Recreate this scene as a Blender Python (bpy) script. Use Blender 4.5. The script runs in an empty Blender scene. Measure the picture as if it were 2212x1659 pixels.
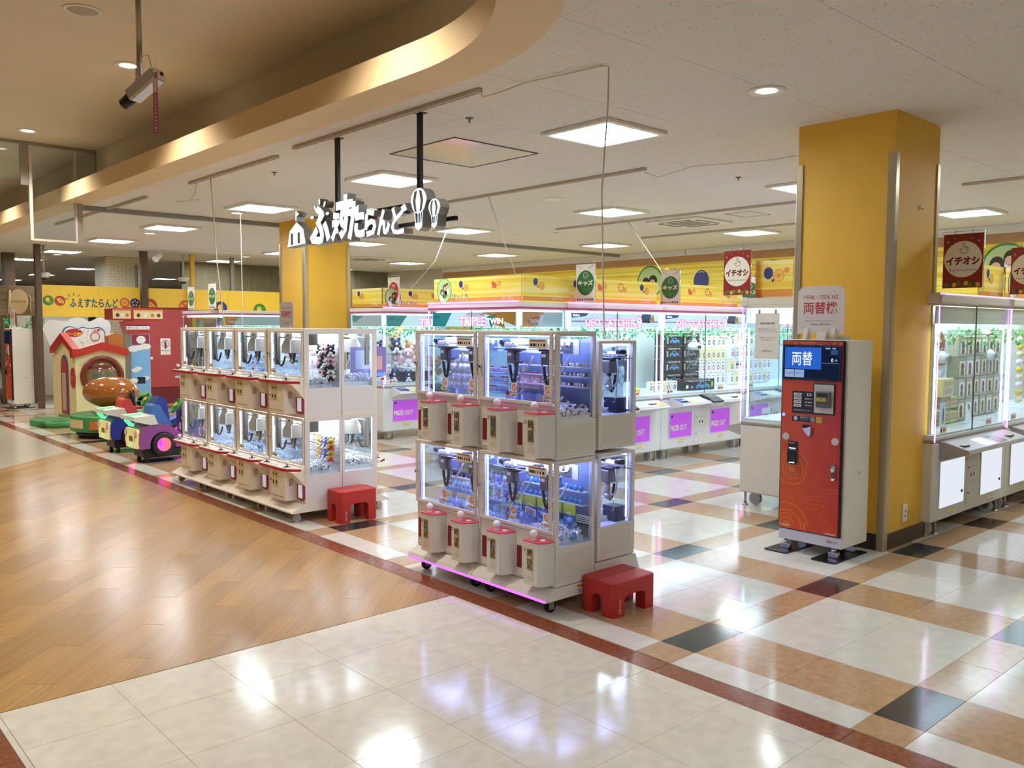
import bpy, bmesh, math, random
from mathutils import Matrix, Vector
random.seed(7)
D = bpy.data; SC = bpy.context.scene; COL = SC.collection; PI = math.pi

# ---------------------------------------------------------------- camera
YAW, PITCH, ROLL, FPX, CAMH = 0.835, -0.0665, 0.0048, 1856.6, 1.6
_F = Vector((math.cos(YAW)*math.cos(PITCH), math.sin(YAW)*math.cos(PITCH), math.sin(PITCH)))
_R = Vector((math.sin(YAW), -math.cos(YAW), 0)); _U = _R.cross(_F)
_c, _s = math.cos(ROLL), math.sin(ROLL)
_R, _U = _c*_R + _s*_U, -_s*_R + _c*_U
cam = D.objects.new('camera', D.cameras.new('camera')); COL.objects.link(cam)
cam.data.sensor_width = 36; cam.data.lens = 36*FPX/2212; cam.data.clip_start = .05; cam.data.clip_end = 200
cam.matrix_world = Matrix(((_R.x, _U.x, -_F.x, 0), (_R.y, _U.y, -_F.y, 0), (_R.z, _U.z, -_F.z, CAMH), (0, 0, 0, 1)))
SC.camera = cam
# ---------------------------------------------------------------- world, exposure
w = D.worlds.new('world'); SC.world = w; w.use_nodes = True
w.node_tree.nodes['Background'].inputs[0].default_value = (1, .98, .95, 1)
w.node_tree.nodes['Background'].inputs[1].default_value = .25
vs = SC.view_settings; vs.view_transform = 'Standard'; vs.look = 'None'; vs.gamma = 1; vs.use_curve_mapping = False
vs.exposure = 0.25
LAMP = 50.0       # strength of the square ceiling lamps tubes
SPOT = 230.0      # watts of an aisle downlight
cy = SC.cycles
cy.use_denoising = True; cy.max_bounces = 9; cy.diffuse_bounces = 4; cy.glossy_bounces = 4
cy.transmission_bounces = 6; cy.transparent_max_bounces = 24; cy.caustics_reflective = False; cy.caustics_refractive = False
cy.sample_clamp_indirect = 6

# ---------------------------------------------------------------- materials
def S(h):
    h = h.lstrip('#'); c = [int(h[i:i+2], 16)/255 for i in (0, 2, 4)]
    return tuple(x/12.92 if x <= .04045 else ((x+.055)/1.055)**2.4 for x in c) + (1,)
MATS = {}
def mat(name, hexc, rough=.5, metal=0, spec=.5, var=0, vs=20, bump=0, bs=60, emit=0, coat=0, rnd=0, stretch=None, coords='Object'):
    if name in MATS: return MATS[name]
    m = D.materials.new(name); m.use_nodes = True; nt = m.node_tree; N = nt.nodes; L = nt.links
    b = N['Principled BSDF']; col = S(hexc)
    b.inputs['Base Color'].default_value = col; b.inputs['Roughness'].default_value = rough
    b.inputs['Metallic'].default_value = metal; b.inputs['Specular IOR Level'].default_value = spec
    if coat: b.inputs['Coat Weight'].default_value = coat; b.inputs['Coat Roughness'].default_value = .05
    tc = None
    if var or bump:
        tc = N.new('ShaderNodeTexCoord'); mp = N.new('ShaderNodeMapping'); L.new(tc.outputs[coords], mp.inputs[0])
        if stretch: mp.inputs['Scale'].default_value = stretch
    src = None
    if var:
        nz = N.new('ShaderNodeTexNoise'); nz.inputs['Scale'].default_value = vs; nz.inputs['Detail'].default_value = 5
        L.new(mp.outputs[0], nz.inputs['Vector'])
        cr = N.new('ShaderNodeMapRange'); cr.inputs[1].default_value = .3; cr.inputs[2].default_value = .7
        cr.inputs[3].default_value = 1-var; cr.inputs[4].default_value = 1+var; L.new(nz.outputs['Fac'], cr.inputs[0]); src = cr.outputs[0]
    if rnd:
        oi = N.new('ShaderNodeObjectInfo'); rr = N.new('ShaderNodeMapRange')
        rr.inputs[3].default_value = 1-rnd; rr.inputs[4].default_value = 1+rnd; L.new(oi.outputs['Random'], rr.inputs[0])
        if src is None: src = rr.outputs[0]
        else:
            mu = N.new('ShaderNodeMath'); mu.operation = 'MULTIPLY'; L.new(src, mu.inputs[0]); L.new(rr.outputs[0], mu.inputs[1]); src = mu.outputs[0]
    if src is not None:
        vm = N.new('ShaderNodeVectorMath'); vm.operation = 'SCALE'; vm.inputs[0].default_value = col[:3]
        L.new(src, vm.inputs['Scale']); L.new(vm.outputs[0], b.inputs['Base Color'])
    if bump:
        n2 = N.new('ShaderNodeTexNoise'); n2.inputs['Scale'].default_value = bs; n2.inputs['Detail'].default_value = 3
        L.new(mp.outputs[0], n2.inputs['Vector'])
        bp = N.new('ShaderNodeBump'); bp.inputs['Strength'].default_value = bump; bp.inputs['Distance'].default_value = .01
        L.new(n2.outputs['Fac'], bp.inputs['Height']); L.new(bp.outputs[0], b.inputs['Normal'])
    if emit:
        b.inputs['Emission Color'].default_value = col; b.inputs['Emission Strength'].default_value = emit
    MATS[name] = m; return m
def glow(name, hexc, st):
    if name in MATS: return MATS[name]
    m = D.materials.new(name); m.use_nodes = True; nt = m.node_tree; nt.nodes.clear()
    o = nt.nodes.new('ShaderNodeOutputMaterial'); e = nt.nodes.new('ShaderNodeEmission')
    e.inputs[0].default_value = S(hexc); e.inputs[1].default_value = st; nt.links.new(e.outputs[0], o.inputs[0])
    MATS[name] = m; return m
def clear(name, hexc='#f4faff', base=.05, rough=.02, body=0):
    """thin clear sheet: transparent, with a mirror share growing at grazing angles; body = share of white scatter"""
    if name in MATS: return MATS[name]
    m = D.materials.new(name); m.use_nodes = True; nt = m.node_tree; N = nt.nodes; L = nt.links; N.clear()
    o = N.new('ShaderNodeOutputMaterial'); t = N.new('ShaderNodeBsdfTransparent'); g = N.new('ShaderNodeBsdfGlossy')
    t.inputs[0].default_value = S(hexc); g.inputs['Roughness'].default_value = rough
    lw = N.new('ShaderNodeLayerWeight'); lw.inputs[0].default_value = .5
    p = N.new('ShaderNodeMath'); p.operation = 'POWER'; p.inputs[1].default_value = 5; L.new(lw.outputs['Facing'], p.inputs[0])
    a = N.new('ShaderNodeMath'); a.operation = 'MULTIPLY_ADD'; a.inputs[1].default_value = 1-base; a.inputs[2].default_value = base; L.new(p.outputs[0], a.inputs[0])
    mx = N.new('ShaderNodeMixShader'); L.new(a.outputs[0], mx.inputs[0])
    if body:
        d = N.new('ShaderNodeBsdfDiffuse'); d.inputs[0].default_value = S('#f4f6ff'); m2 = N.new('ShaderNodeMixShader'); m2.inputs[0].default_value = body
        L.new(t.outputs[0], m2.inputs[1]); L.new(d.outputs[0], m2.inputs[2]); L.new(m2.outputs[0], mx.inputs[1])
    else: L.new(t.outputs[0], mx.inputs[1])
    L.new(g.outputs[0], mx.inputs[2]); L.new(mx.outputs[0], o.inputs[0]); MATS[name] = m; return m

# ---------------------------------------------------------------- mesh kit
_TX = {}
def glyphs(body, bold=0.0):
    k = (body, bold)
    if k not in _TX:
        cu = D.curves.new('t', 'FONT'); cu.body = body; cu.size = 1; cu.offset = bold; cu.resolution_u = 2; cu.align_x = 'LEFT'
        o = D.objects.new('t', cu); me = o.to_mesh()
        v = [(p.co.x, p.co.y) for p in me.vertices]; f = [tuple(p.vertices) for p in me.polygons]
        o.to_mesh_clear(); D.objects.remove(o); D.curves.remove(cu)
        if not v: v = [(0, 0), (1, 0), (1, 1)]; f = [(0, 1, 2)]
        x0 = min(a for a, _ in v); x1 = max(a for a, _ in v); y0 = min(a for _, a in v); y1 = max(a for _, a in v)
        _TX[k] = ([((a-x0)/(x1-x0 or 1), (b-y0)/(y1-y0 or 1)) for a, b in v], f, (x1-x0)/(y1-y0 or 1))
    return _TX[k]
class MB:
    def __init__(s, T=None): s.v = []; s.f = []; s.mi = []; s.sm = []; s.T = T
    def put(s, vs, fs, m=0, sm=False):
        b = len(s.v)
        s.v += [tuple(s.T @ Vector(p)) for p in vs] if s.T else [tuple(p) for p in vs]
        s.f += [tuple(i+b for i in f) for f in fs]; s.mi += [m]*len(fs); s.sm += [sm]*len(fs); return s
    def box(s, x0, x1, y0, y1, z0, z1, m=0, b=0):
        if not b:
            v = [(x, y, z) for x in (x0, x1) for y in (y0, y1) for z in (z0, z1)]
            return s.put(v, [(0, 1, 3, 2), (4, 6, 7, 5), (0, 4, 5, 1), (2, 3, 7, 6), (0, 2, 6, 4), (1, 5, 7, 3)], m)
        P = ((x0, x1), (y0, y1), (z0, z1)); idx = {}; v = []
        for i in (0, 1):
            for j in (0, 1):
                for k in (0, 1):
                    c = (i, j, k)
                    for a in range(3):
                        p = [P[t][c[t]] + (0 if t == a else (b if c[t] == 0 else -b)) for t in range(3)]
                        idx[c, a] = len(v); v.append(tuple(p))
        f = []
        for a in range(3):
            o = [t for t in range(3) if t != a]
            for sd in (0, 1):
                q = []
                for (p, r) in ((0, 0), (1, 0), (1, 1), (0, 1)):
                    c = [0, 0, 0]; c[a] = sd; c[o[0]] = p; c[o[1]] = r; q.append(idx[tuple(c), a])
                f.append(tuple(q))
            for p in (0, 1):
                for r in (0, 1):
                    c0 = [0, 0, 0]; c0[o[0]] = p; c0[o[1]] = r; c1 = list(c0); c1[a] = 1; c0, c1 = tuple(c0), tuple(c1)
                    f.append((idx[c0, o[0]], idx[c1, o[0]], idx[c1, o[1]], idx[c0, o[1]]))
        for c in {k[0] for k in idx}: f.append((idx[c, 0], idx[c, 1], idx[c, 2]))
        return s.put(v, f, m)
    def prism(s, poly, a0, a1, ax='z', m=0, sm=False):
        def P(p, a): return {'z': (p[0], p[1], a), 'y': (p[0], a, p[1]), 'x': (a, p[0], p[1])}[ax]
        n = len(poly); v = [P(p, a0) for p in poly] + [P(p, a1) for p in poly]
        s.put(v, [tuple(range(n)), tuple(range(n, 2*n))], m)
        b = len(s.v)-2*n
        for i in range(n):
            s.f.append((b+i, b+(i+1) % n, b+n+(i+1) % n, b+n+i)); s.mi.append(m); s.sm.append(sm)
        return s
    def cyl(s, p0, p1, r0, r1=None, n=12, m=0, caps=True, sm=True):
        r1 = r0 if r1 is None else r1; p0, p1 = Vector(p0), Vector(p1); d = (p1-p0).normalized()
        u = d.orthogonal().normalized(); w = d.cross(u)
        v = []
        for p, r in ((p0, r0), (p1, r1)):
            v += [p + r*(math.cos(2*PI*i/n)*u + math.sin(2*PI*i/n)*w) for i in range(n)]
        s.put(v, [(i, (i+1) % n, n+(i+1) % n, n+i) for i in range(n)], m, sm)
        if caps: s.put(v, [tuple(range(n)), tuple(range(n, 2*n))], m)
        return s
    def tube(s, pts, r, n=6, m=0):
        pts = [Vector(p) for p in pts]; v = []; u = None
        for i, p in enumerate(pts):
            d = (pts[min(i+1, len(pts)-1)] - pts[max(i-1, 0)]).normalized()
            u = d.orthogonal().normalized() if u is None else (u - d*u.dot(d)).normalized()
            w = d.cross(u); v += [p + r*(math.cos(2*PI*k/n)*u + math.sin(2*PI*k/n)*w) for k in range(n)]
        f = [(i*n+k, i*n+(k+1) % n, (i+1)*n+(k+1) % n, (i+1)*n+k) for i in range(len(pts)-1) for k in range(n)]
        f += [tuple(range(n)), tuple(range((len(pts)-1)*n, len(pts)*n))]
        return s.put(v, f, m, True)
    def lathe(s, prof, c=(0, 0, 0), n=16, ax='z', m=0, sm=True):
        v = []; k = len(prof)
        for i in range(n):
            a = 2*PI*i/n
            for r, h in prof:
                x, y = r*math.cos(a), r*math.sin(a)
                q = {'z': (x, y, h), 'y': (x, h, y), 'x': (h, x, y)}[ax]; v.append((c[0]+q[0], c[1]+q[1], c[2]+q[2]))
        f = [(i*k+j, ((i+1) % n)*k+j, ((i+1) % n)*k+j+1, i*k+j+1) for i in range(n) for j in range(k-1)]
        s.put(v, f, m, sm)
        for j in (0, k-1):
            if prof[j][0] > 1e-5: s.put([v[i*k+j] for i in range(n)], [tuple(range(n))], m)
        return s
    def sph(s, c, r, n=10, k=6, m=0, sc=(1, 1, 1)):
        v = [(c[0], c[1], c[2]+r*sc[2])]
        for j in range(1, k):
            a = PI*j/k
            v += [(c[0]+r*sc[0]*math.sin(a)*math.cos(2*PI*i/n), c[1]+r*sc[1]*math.sin(a)*math.sin(2*PI*i/n), c[2]+r*sc[2]*math.cos(a)) for i in range(n)]
        v.append((c[0], c[1], c[2]-r*sc[2])); f = [(0, 1+i, 1+(i+1) % n) for i in range(n)]
        for j in range(k-2):
            f += [(1+j*n+i, 1+(j+1)*n+i, 1+(j+1)*n+(i+1) % n, 1+j*n+(i+1) % n) for i in range(n)]
        e = len(v)-1; f += [(e, 1+(k-2)*n+(i+1) % n, 1+(k-2)*n+i) for i in range(n)]
        return s.put(v, f, m, True)
    def poly(s, pts, m=0): return s.put(pts, [tuple(range(len(pts)))], m)
    def face(s, pts2, y, m=0): return s.poly([(x, y, z) for x, z in pts2], m)      # flat print on a -y face
    def rect(s, x0, x1, z0, z1, y, m=0): return s.face([(x0, z0), (x1, z0), (x1, z1), (x0, z1)], y, m)
    def oval(s, x, z, rx, rz, y, m=0, n=28): return s.face([(x+rx*math.cos(2*PI*i/n), z+rz*math.sin(2*PI*i/n)) for i in range(n)], y, m)
    def ring(s, x, z, r0, r1, y, m=0, n=24, a0=0, a1=2*PI):
        full = abs(a1-a0-2*PI) < 1e-6; k = n if full else n+1
        v = []
        for i in range(k):
            a = a0+(a1-a0)*i/n; v += [(x+r0*math.cos(a), y, z+r0*math.sin(a)), (x+r1*math.cos(a), y, z+r1*math.sin(a))]
        return s.put(v, [(2*i, 2*i+1, 2*((i+1) % k)+1, 2*((i+1) % k)) for i in range(n)], m)
    def stroke(s, pts, wd, y, m=0):
        for (x0, z0), (x1, z1) in zip(pts, pts[1:]):
            d = math.hypot(x1-x0, z1-z0) or 1; nx, nz = -(z1-z0)/d*wd/2, (x1-x0)/d*wd/2
            s.face([(x0+nx, z0+nz), (x0-nx, z0-nz), (x1-nx, z1-nz), (x1+nx, z1+nz)], y, m)
        return s
    def text(s, body, x0, x1, z0, z1, y, m=0, bold=0.0, keep=False, thick=0):
        v, f, asp = glyphs(body, bold)
        if keep:
            wd = min(x1-x0, asp*(z1-z0)); cx = (x0+x1)/2; x0, x1 = cx-wd/2, cx+wd/2
            hh = wd/asp; cz = (z0+z1)/2; z0, z1 = cz-hh/2, cz+hh/2
        P = [(x0+(x1-x0)*a, y, z0+(z1-z0)*b) for a, b in v]
        s.put(P, f, m)
        if thick:
            n = len(P); ed = {}
            for q in f:
                for a, b in zip(q, q[1:]+q[:1]):
                    if (b, a) in ed: ed.pop((b, a))
                    else: ed[a, b] = 1
            Q = [(a, y+thick, c) for a, _, c in P]
            s.put(P+Q, [(a, b, b+n, a+n) for a, b in ed] + [tuple(i+n for i in q) for q in f], m)
        return s
    def mesh(s, name, mats):
        me = D.meshes.new(name); me.from_pydata(s.v, [], s.f)
        for mm in (mats if isinstance(mats, (list, tuple)) else [mats]): me.materials.append(mm)
        me.polygons.foreach_set('material_index', s.mi); me.polygons.foreach_set('use_smooth', s.sm)
        bm = bmesh.new(); bm.from_mesh(me); bmesh.ops.remove_doubles(bm, verts=bm.verts, dist=1e-5)
        bmesh.ops.recalc_face_normals(bm, faces=bm.faces); bm.to_mesh(me); bm.free()
        me.update(); return me
    def build(s, name, mats, parent=None, kind=None, label=None):
        return part(name, s.mesh(name, mats), parent, kind, label)
def part(name, me, parent=None, kind=None, label=None, loc=None, rz=0):
    o = D.objects.new(name, me); COL.objects.link(o)
    if parent: o.parent = parent
    if kind: o['kind'] = kind
    if label: o['label'] = label
    if loc: o.location = loc; o.rotation_euler = (0, 0, rz)
    return o
def tag(o, label, cat, group=None, kind=None):
    o['label'] = label; o['category'] = cat
    if group: o['group'] = group
    if kind: o['kind'] = kind
    return o
def thing(name, label, cat, loc=(0, 0, 0), rz=0, group=None):
    o = D.objects.new(name, None); COL.objects.link(o); o.empty_display_size = .1
    o.location = loc; o.rotation_euler = (0, 0, rz); return tag(o, label, cat, group)
KIDS = {}
def dup(root, loc, rz, label, group=None):
    r = root.copy(); COL.objects.link(r); r.location = loc; r.rotation_euler = (0, 0, rz); r['label'] = label
    if group: r['group'] = group
    kids = KIDS.get(root.name)
    if kids is None:
        kids = KIDS[root.name] = [(c, list(c.children)) for c in root.children]
    for ch, gs in kids:
        c = ch.copy(); COL.objects.link(c); c.parent = r
        for g in gs:
            e = g.copy(); COL.objects.link(e); e.parent = c
    return r
def item(name, me, label, cat, group, loc, rz=0, sc=1, rx=0, ry=0):
    o = D.objects.new(name, me); COL.objects.link(o); o.location = loc; o.rotation_euler = (rx, ry, rz)
    o.scale = sc if isinstance(sc, tuple) else (sc, sc, sc); return tag(o, label, cat, group)
def clip(poly, n, c):
    """keep the part of a convex polygon with n.p >= c"""
    out = []
    for i, p in enumerate(poly):
        q = poly[(i+1) % len(poly)]; a = n[0]*p[0]+n[1]*p[1]-c; b = n[0]*q[0]+n[1]*q[1]-c
        if a >= 0: out.append(p)
        if (a > 0 > b) or (a < 0 < b): t = a/(a-b); out.append((p[0]+t*(q[0]-p[0]), p[1]+t*(q[1]-p[1])))
    return out
U = lambda s: random.uniform(-s, s)

WHITE = mat('white plastic', '#e9e7e2', .35); CREAM = mat('cream painted metal', '#ece6da', .42); BEIGE = mat('warm grey painted metal', '#e0ddd7', .45)
PALE = mat('pale grey painted metal', '#e2e0e2', .42); GREY = mat('grey metal', '#8d8f92', .35, .6); DARK = mat('dark plastic', '#1b1c20', .35)
STEEL = mat('brushed steel', '#b9b6ae', .28, .9); CHROME = mat('chrome', '#dddddd', .08, 1); RED = mat('crimson edging', '#b8203c', .35)
PINK = mat('pink control sheet', '#e0506c', .3); GLASS = clear('clear glass'); ACRYL = clear('clear acrylic', '#eef4ff', .1)
BLACK = mat('black rubber', '#101012', .6); INK = mat('black print', '#1a1718', .6); PAPER = mat('white paper', '#f1ece2', .6)
# ================================================================ SETTING
CEIL, AISLE = 3.12, 3.80
def struct(o): o['kind'] = 'structure'; return o
M_TILE = mat('cream vinyl tile', '#e2ddd0', .12, spec=.55, var=.07, vs=14, bump=.035, bs=7, rnd=.025)
M_WTILE = mat('white vinyl tile', '#dfddd4', .1, spec=.55, var=.06, vs=12, bump=.035, bs=7, rnd=.02)
M_OTILE = mat('tan vinyl tile', '#be9c78', .12, spec=.55, var=.12, vs=25, bump=.035, bs=7, rnd=.07)
M_DTILE = mat('slate vinyl tile', '#2f3a40', .12, spec=.55, var=.3, vs=30, bump=.035, bs=7, rnd=.05)
M_BTILE = mat('brown vinyl tile', '#4f3a33', .12, spec=.55, var=.25, vs=30, bump=.035, bs=7, rnd=.05)
M_BAND = mat('red brown marbled tile', '#8a4f38', .14, spec=.5, var=.3, vs=38, bump=.03, bs=9)
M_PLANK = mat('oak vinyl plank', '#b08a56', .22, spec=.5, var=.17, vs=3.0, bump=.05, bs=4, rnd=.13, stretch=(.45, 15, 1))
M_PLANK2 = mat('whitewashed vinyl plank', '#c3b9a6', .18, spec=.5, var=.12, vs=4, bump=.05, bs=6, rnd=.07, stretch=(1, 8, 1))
M_JOINT = mat('dark tile joint', '#6d5f4b', .6)
mb = MB(); mb.poly([(-8, -8, -.006), (16, -8, -.006), (16, 42, -.006), (-8, 42, -.006)])
floor = struct(mb.build('floor', M_JOINT))

def slab(poly, t=.006, e=.0016):
    cx = sum(p[0] for p in poly)/len(poly); cy_ = sum(p[1] for p in poly)/len(poly)
    n = len(poly); top = []
    for x, y in poly:
        d = math.hypot(x-cx, y-cy_) or 1; k = 1-e/d*1.2; top.append((cx+(x-cx)*k, cy_+(y-cy_)*k))
    return [(x, y, -t) for x, y in poly]+[(x, y, 0) for x, y in top], [tuple(range(n, 2*n))]+[(i, (i+1) % n, n+(i+1) % n, n+i) for i in range(n)]
def visible(x, y):
    d = Vector((x, y, -CAMH)); z = d.dot(_F)
    if z < .6: return 0
    return abs(d.dot(_R)/z*FPX) < 1180 and -1000 < d.dot(_U)/z*FPX and 1/z
tiles = []      # (priority, name, polygon, material)
def rect4(x0, x1, y0, y1): return [(x0, y0), (x1, y0), (x1, y1), (x0, y1)]
# arcade checker: dark crossings, tan strips, white squares quartered
GX, GY, PX, PY, SX, SY = 3.4538, 2.46, 1.3172, 1.1061, .4211, .2113
for i in range(-1, 8):
    for j in range(-14, 9):
        x0 = GX+i*PX; y0 = GY-j*PY
        xs = [(x0, x0+SX, 'd'), (x0+SX, x0+(SX+PX)/2, 'w'), (x0+(SX+PX)/2, x0+PX, 'w')]
        ys = [(y0, y0+SY, 'd'), (y0+SY, y0+(SY+PY)/2, 'w'), (y0+(SY+PY)/2, y0+PY, 'w')]
        for xa, xb, tx in xs:
            for ya, yb, ty in ys:
                xa2 = max(xa, 3.255)
                if xb-xa2 < .02 or xb > 13.95: continue
                k = tx+ty
                m = M_WTILE if k == 'ww' else M_OTILE if k != 'dd' else (M_BTILE if (i, j) in ((1, 0), (3, 0), (3, -4), (2, -7), (5, -3)) else M_DTILE)
                tiles.append((visible((xa2+xb)/2, (ya+yb)/2), 'tile', rect4(xa2, xb, ya, yb), m))
# aisle crossing: cream squares
xs = [-3.72+.446*i for i in range(0, 16)]; xs = [x for x in xs if x < 3.0]+[3.115]
ys = [3.965, 3.553, 3.104, 2.658, 2.486, 2.04, 1.594, 1.148, .70, .25, -.2, -.65, -1.1, -1.55, -2]
for xa, xb in zip(xs, xs[1:]):
    for yb, ya in zip(ys, ys[1:]):
        if xb < .75 and xa < .70: continue
        tiles.append((visible((xa+xb)/2, (ya+yb)/2), 'tile', rect4(max(xa, .745), xb, ya, yb), M_TILE))
tiles.append((visible(.73, 3.6), 'tile', rect4(.722, .743, 2.5, 3.965), M_TILE))
for a in range(-2, 22):
    y0 = -1.2+a*.915; tiles.append((visible(3.19, y0+.45)*1.5, 'border_tile', rect4(3.117, 3.247, y0, y0+.915), M_BAND))
for a in range(0, 7): tiles.append((visible(.65, 3.9-a*.915), 'border_tile', rect4(.58, .72, 3.05-a*.915, 3.965-a*.915), M_BAND))
tiles.sort(key=lambda t: -t[0])
def lay(lst, limit, rest, mats):
    rm = MB()
    for k, (pr, nm, poly, m) in enumerate(lst):
        v, f = slab(poly)
        if k < limit and pr > 0:
            b = MB(); b.put(v, f); me = D.meshes.new(nm); me.from_pydata(v, [], f); me.materials.append(m)
            part(nm, me, floor)
        else: rm.put(v, f, mats.index(m))
    rm.build(rest, mats, floor, 'stuff')
lay(tiles, 300, 'far_tiles', [M_TILE, M_WTILE, M_OTILE, M_DTILE, M_BTILE, M_BAND])
# planks laid on the diagonal
WP, LP = .138, 1.24; q = math.sqrt(.5); planks = []
for r in range(-30, 105):
    off = (r*.37 % 1)*LP
    for c in range(-8, 26):
        a0 = c*LP+off; a1 = a0+LP; b0 = r*WP; b1 = b0+WP
        P0 = [(q*(a-b), q*(a+b)) for a, b in ((a0, b0), (a1, b0), (a1, b1), (a0, b1))]
        if max(p[0] for p in P0) < -1.6 or min(p[0] for p in P0) > 3.11 or max(p[1] for p in P0) < 3.97 or min(p[1] for p in P0) > 19: continue
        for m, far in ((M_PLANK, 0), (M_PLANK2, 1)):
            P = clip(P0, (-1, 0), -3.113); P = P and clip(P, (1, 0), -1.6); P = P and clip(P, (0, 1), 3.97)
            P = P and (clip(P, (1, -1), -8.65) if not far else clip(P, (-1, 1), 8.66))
            if not P or len(P) < 3: continue
            cx = sum(p[0] for p in P)/len(P); cy_ = sum(p[1] for p in P)/len(P)
            planks.append((visible(cx, cy_), P, m, cx, cy_))
planks.sort(key=lambda t: -t[0])
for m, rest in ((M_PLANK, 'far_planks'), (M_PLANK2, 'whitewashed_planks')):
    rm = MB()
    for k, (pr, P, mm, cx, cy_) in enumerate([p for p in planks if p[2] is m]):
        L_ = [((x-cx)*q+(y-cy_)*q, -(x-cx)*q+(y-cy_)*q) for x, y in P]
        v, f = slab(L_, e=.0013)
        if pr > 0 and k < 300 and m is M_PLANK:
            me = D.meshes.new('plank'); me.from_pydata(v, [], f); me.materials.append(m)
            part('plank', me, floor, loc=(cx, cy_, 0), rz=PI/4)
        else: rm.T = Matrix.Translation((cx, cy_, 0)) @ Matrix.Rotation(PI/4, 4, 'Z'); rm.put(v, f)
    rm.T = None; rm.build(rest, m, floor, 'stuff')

# ---------------------------------------------------------------- ceiling
def board_mat():
    m = mat('fissured ceiling board', '#e2ddd4', .9, spec=.1); nt = m.node_tree; N = nt.nodes; L = nt.links; b = N['Principled BSDF']
    g = N.new('ShaderNodeNewGeometry'); mp = N.new('ShaderNodeMapping'); mp.inputs['Scale'].default_value = (17, 48, 1); mp.inputs['Rotation'].default_value = (0, 0, .25)
    L.new(g.outputs['Position'], mp.inputs[0])
    v = N.new('ShaderNodeTexVoronoi'); v.inputs['Scale'].default_value = 1; L.new(mp.outputs[0], v.inputs['Vector'])
    n = N.new('ShaderNodeTexNoise'); n.inputs['Scale'].default_value = 9; L.new(g.outputs['Position'], n.inputs['Vector'])
    r = N.new('ShaderNodeMapRange'); r.inputs[1].default_value = .10; r.inputs[2].default_value = .17; L.new(v.outputs['Distance'], r.inputs[0])
    mx = N.new('ShaderNodeMix'); mx.data_type = 'RGBA'; mx.inputs['A'].default_value = S('#a08d70'); mx.inputs['B'].default_value = S('#e2ddd4')
    mm = N.new('ShaderNodeMath'); mm.operation = 'MAXIMUM'; r2 = N.new('ShaderNodeMapRange'); r2.inputs[1].default_value = .42; r2.inputs[2].default_value = .5
    r2.inputs[3].default_value = 1; r2.inputs[4].default_value = 0; L.new(n.outputs['Fac'], r2.inputs[0]); L.new(r.outputs[0], mm.inputs[0]); L.new(r2.outputs[0], mm.inputs[1])
    L.new(mm.outputs[0], mx.inputs['Factor']); L.new(mx.outputs['Result'], b.inputs['Base Color']); return m
M_BOARD = board_mat(); M_PLASTER = mat('tan plaster', '#e0d5be', .8, var=.02, vs=3); M_GREIGE = mat('greige plaster', '#cfc4ae', .8)
M_TAN = mat('ochre tan plaster', '#dcc296', .6, var=.03, vs=4)
RC, RX, RY = 2.2, 1.21, 4.25      # rounded corner of the raised aisle ceiling
def edge(d):
    """plan curve of the bulkhead, offset d outward from its arcade-side edge"""
    r = RC+d; pts = [(RX+r, 40), (RX+r, 20), (RX+r, 10)]
    pts += [(RX+r*math.cos(a), RY+r*math.sin(a)) for a in [-PI/2*i/28 for i in range(29)]]
    return pts+[(-7.9, RY-r)]
ceiling = MB()
ceiling.poly([(3.2, -8, 3.16), (16, -8, 3.16), (16, 42, 3.16), (3.2, 42, 3.16)])
ceiling.poly([(-8, -8, 3.16), (3.2, -8, 3.16), (3.2, 2.3, 3.16), (-8, 2.3, 3.16)])
ceiling.poly([(2.0, 2.3, 3.16), (3.2, 2.3, 3.16), (3.2, 3.6, 3.16)])
ceiling = struct(ceiling.build('ceiling', mat('ceiling void', '#b5aa96', .9)))
cp = []
for i in range(-14, 23):
    for j in range(-7, 40):
        x0 = 3.07+i*.4735; y0 = 3.055+j*.9575; x1 = x0+.4735; y1 = y0+.9575
        if x0 > 13.9: continue
        P = rect4(x0, min(x1, 13.92), y0, y1); cx, cy_ = (x0+x1)/2, (y0+y1)/2
        # signed distance to the bulkhead centre line
        r = RC-.16
        if cx > RX and cy_ < RY:
            n = Vector((cx-RX, cy_-RY)).normalized(); c = n.x*RX+n.y*RY+r; P = clip(P, n, c)
        elif cy_ >= RY or cx > RX: P = clip(P, (1, 0), RX+r)
        else: P = clip(P, (0, -1), -(RY-r))
        if len(P) < 3: continue
        d = Vector((cx, cy_, CEIL-CAMH)); z = d.dot(_F)
        pr = 0 if z < .5 or abs(d.dot(_R)/z*FPX) > 1250 or d.dot(_U)/z*FPX > 1000 else 1/z
        cp.append((pr, P))
cp.sort(key=lambda t: -t[0]); rm = MB()
for k, (pr, P) in enumerate(cp):
    n = len(P); cx = sum(p[0] for p in P)/n; cy_ = sum(p[1] for p in P)/n
    low = []
    for x, y in P: d = math.hypot(x-cx, y-cy_) or 1; low.append((cx+(x-cx)*(1-.002/d), cy_+(y-cy_)*(1-.002/d)))
    v = [(x, y, CEIL) for x, y in low]+[(x, y, CEIL+.012) for x, y in P]
    f = [tuple(range(n))]+[(i, (i+1) % n, n+(i+1) % n, n+i) for i in range(n)]
    if k < 300 and pr > 0:
        me = D.meshes.new('ceiling_panel'); me.from_pydata(v, [], f); me.materials.append(M_BOARD); part('ceiling_panel', me, ceiling)
    else: rm.put(v, f)
rm.build('far_ceiling_panels', M_BOARD, ceiling, 'stuff')
def sweep(name, d0, z0, d1, z1, m):
    A, B = edge(d0), edge(d1); k = len(A)
    v = [(x, y, z0) for x, y in A]+[(x, y, z1) for x, y in B]
    me = D.meshes.new(name); me.from_pydata(v, [], [(i, i+1, k+i+1, k+i) for i in range(k-1)]); me.materials.append(m)
    me.polygons.foreach_set('use_smooth', [True]*(k-1)); return struct(part(name, me))
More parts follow.
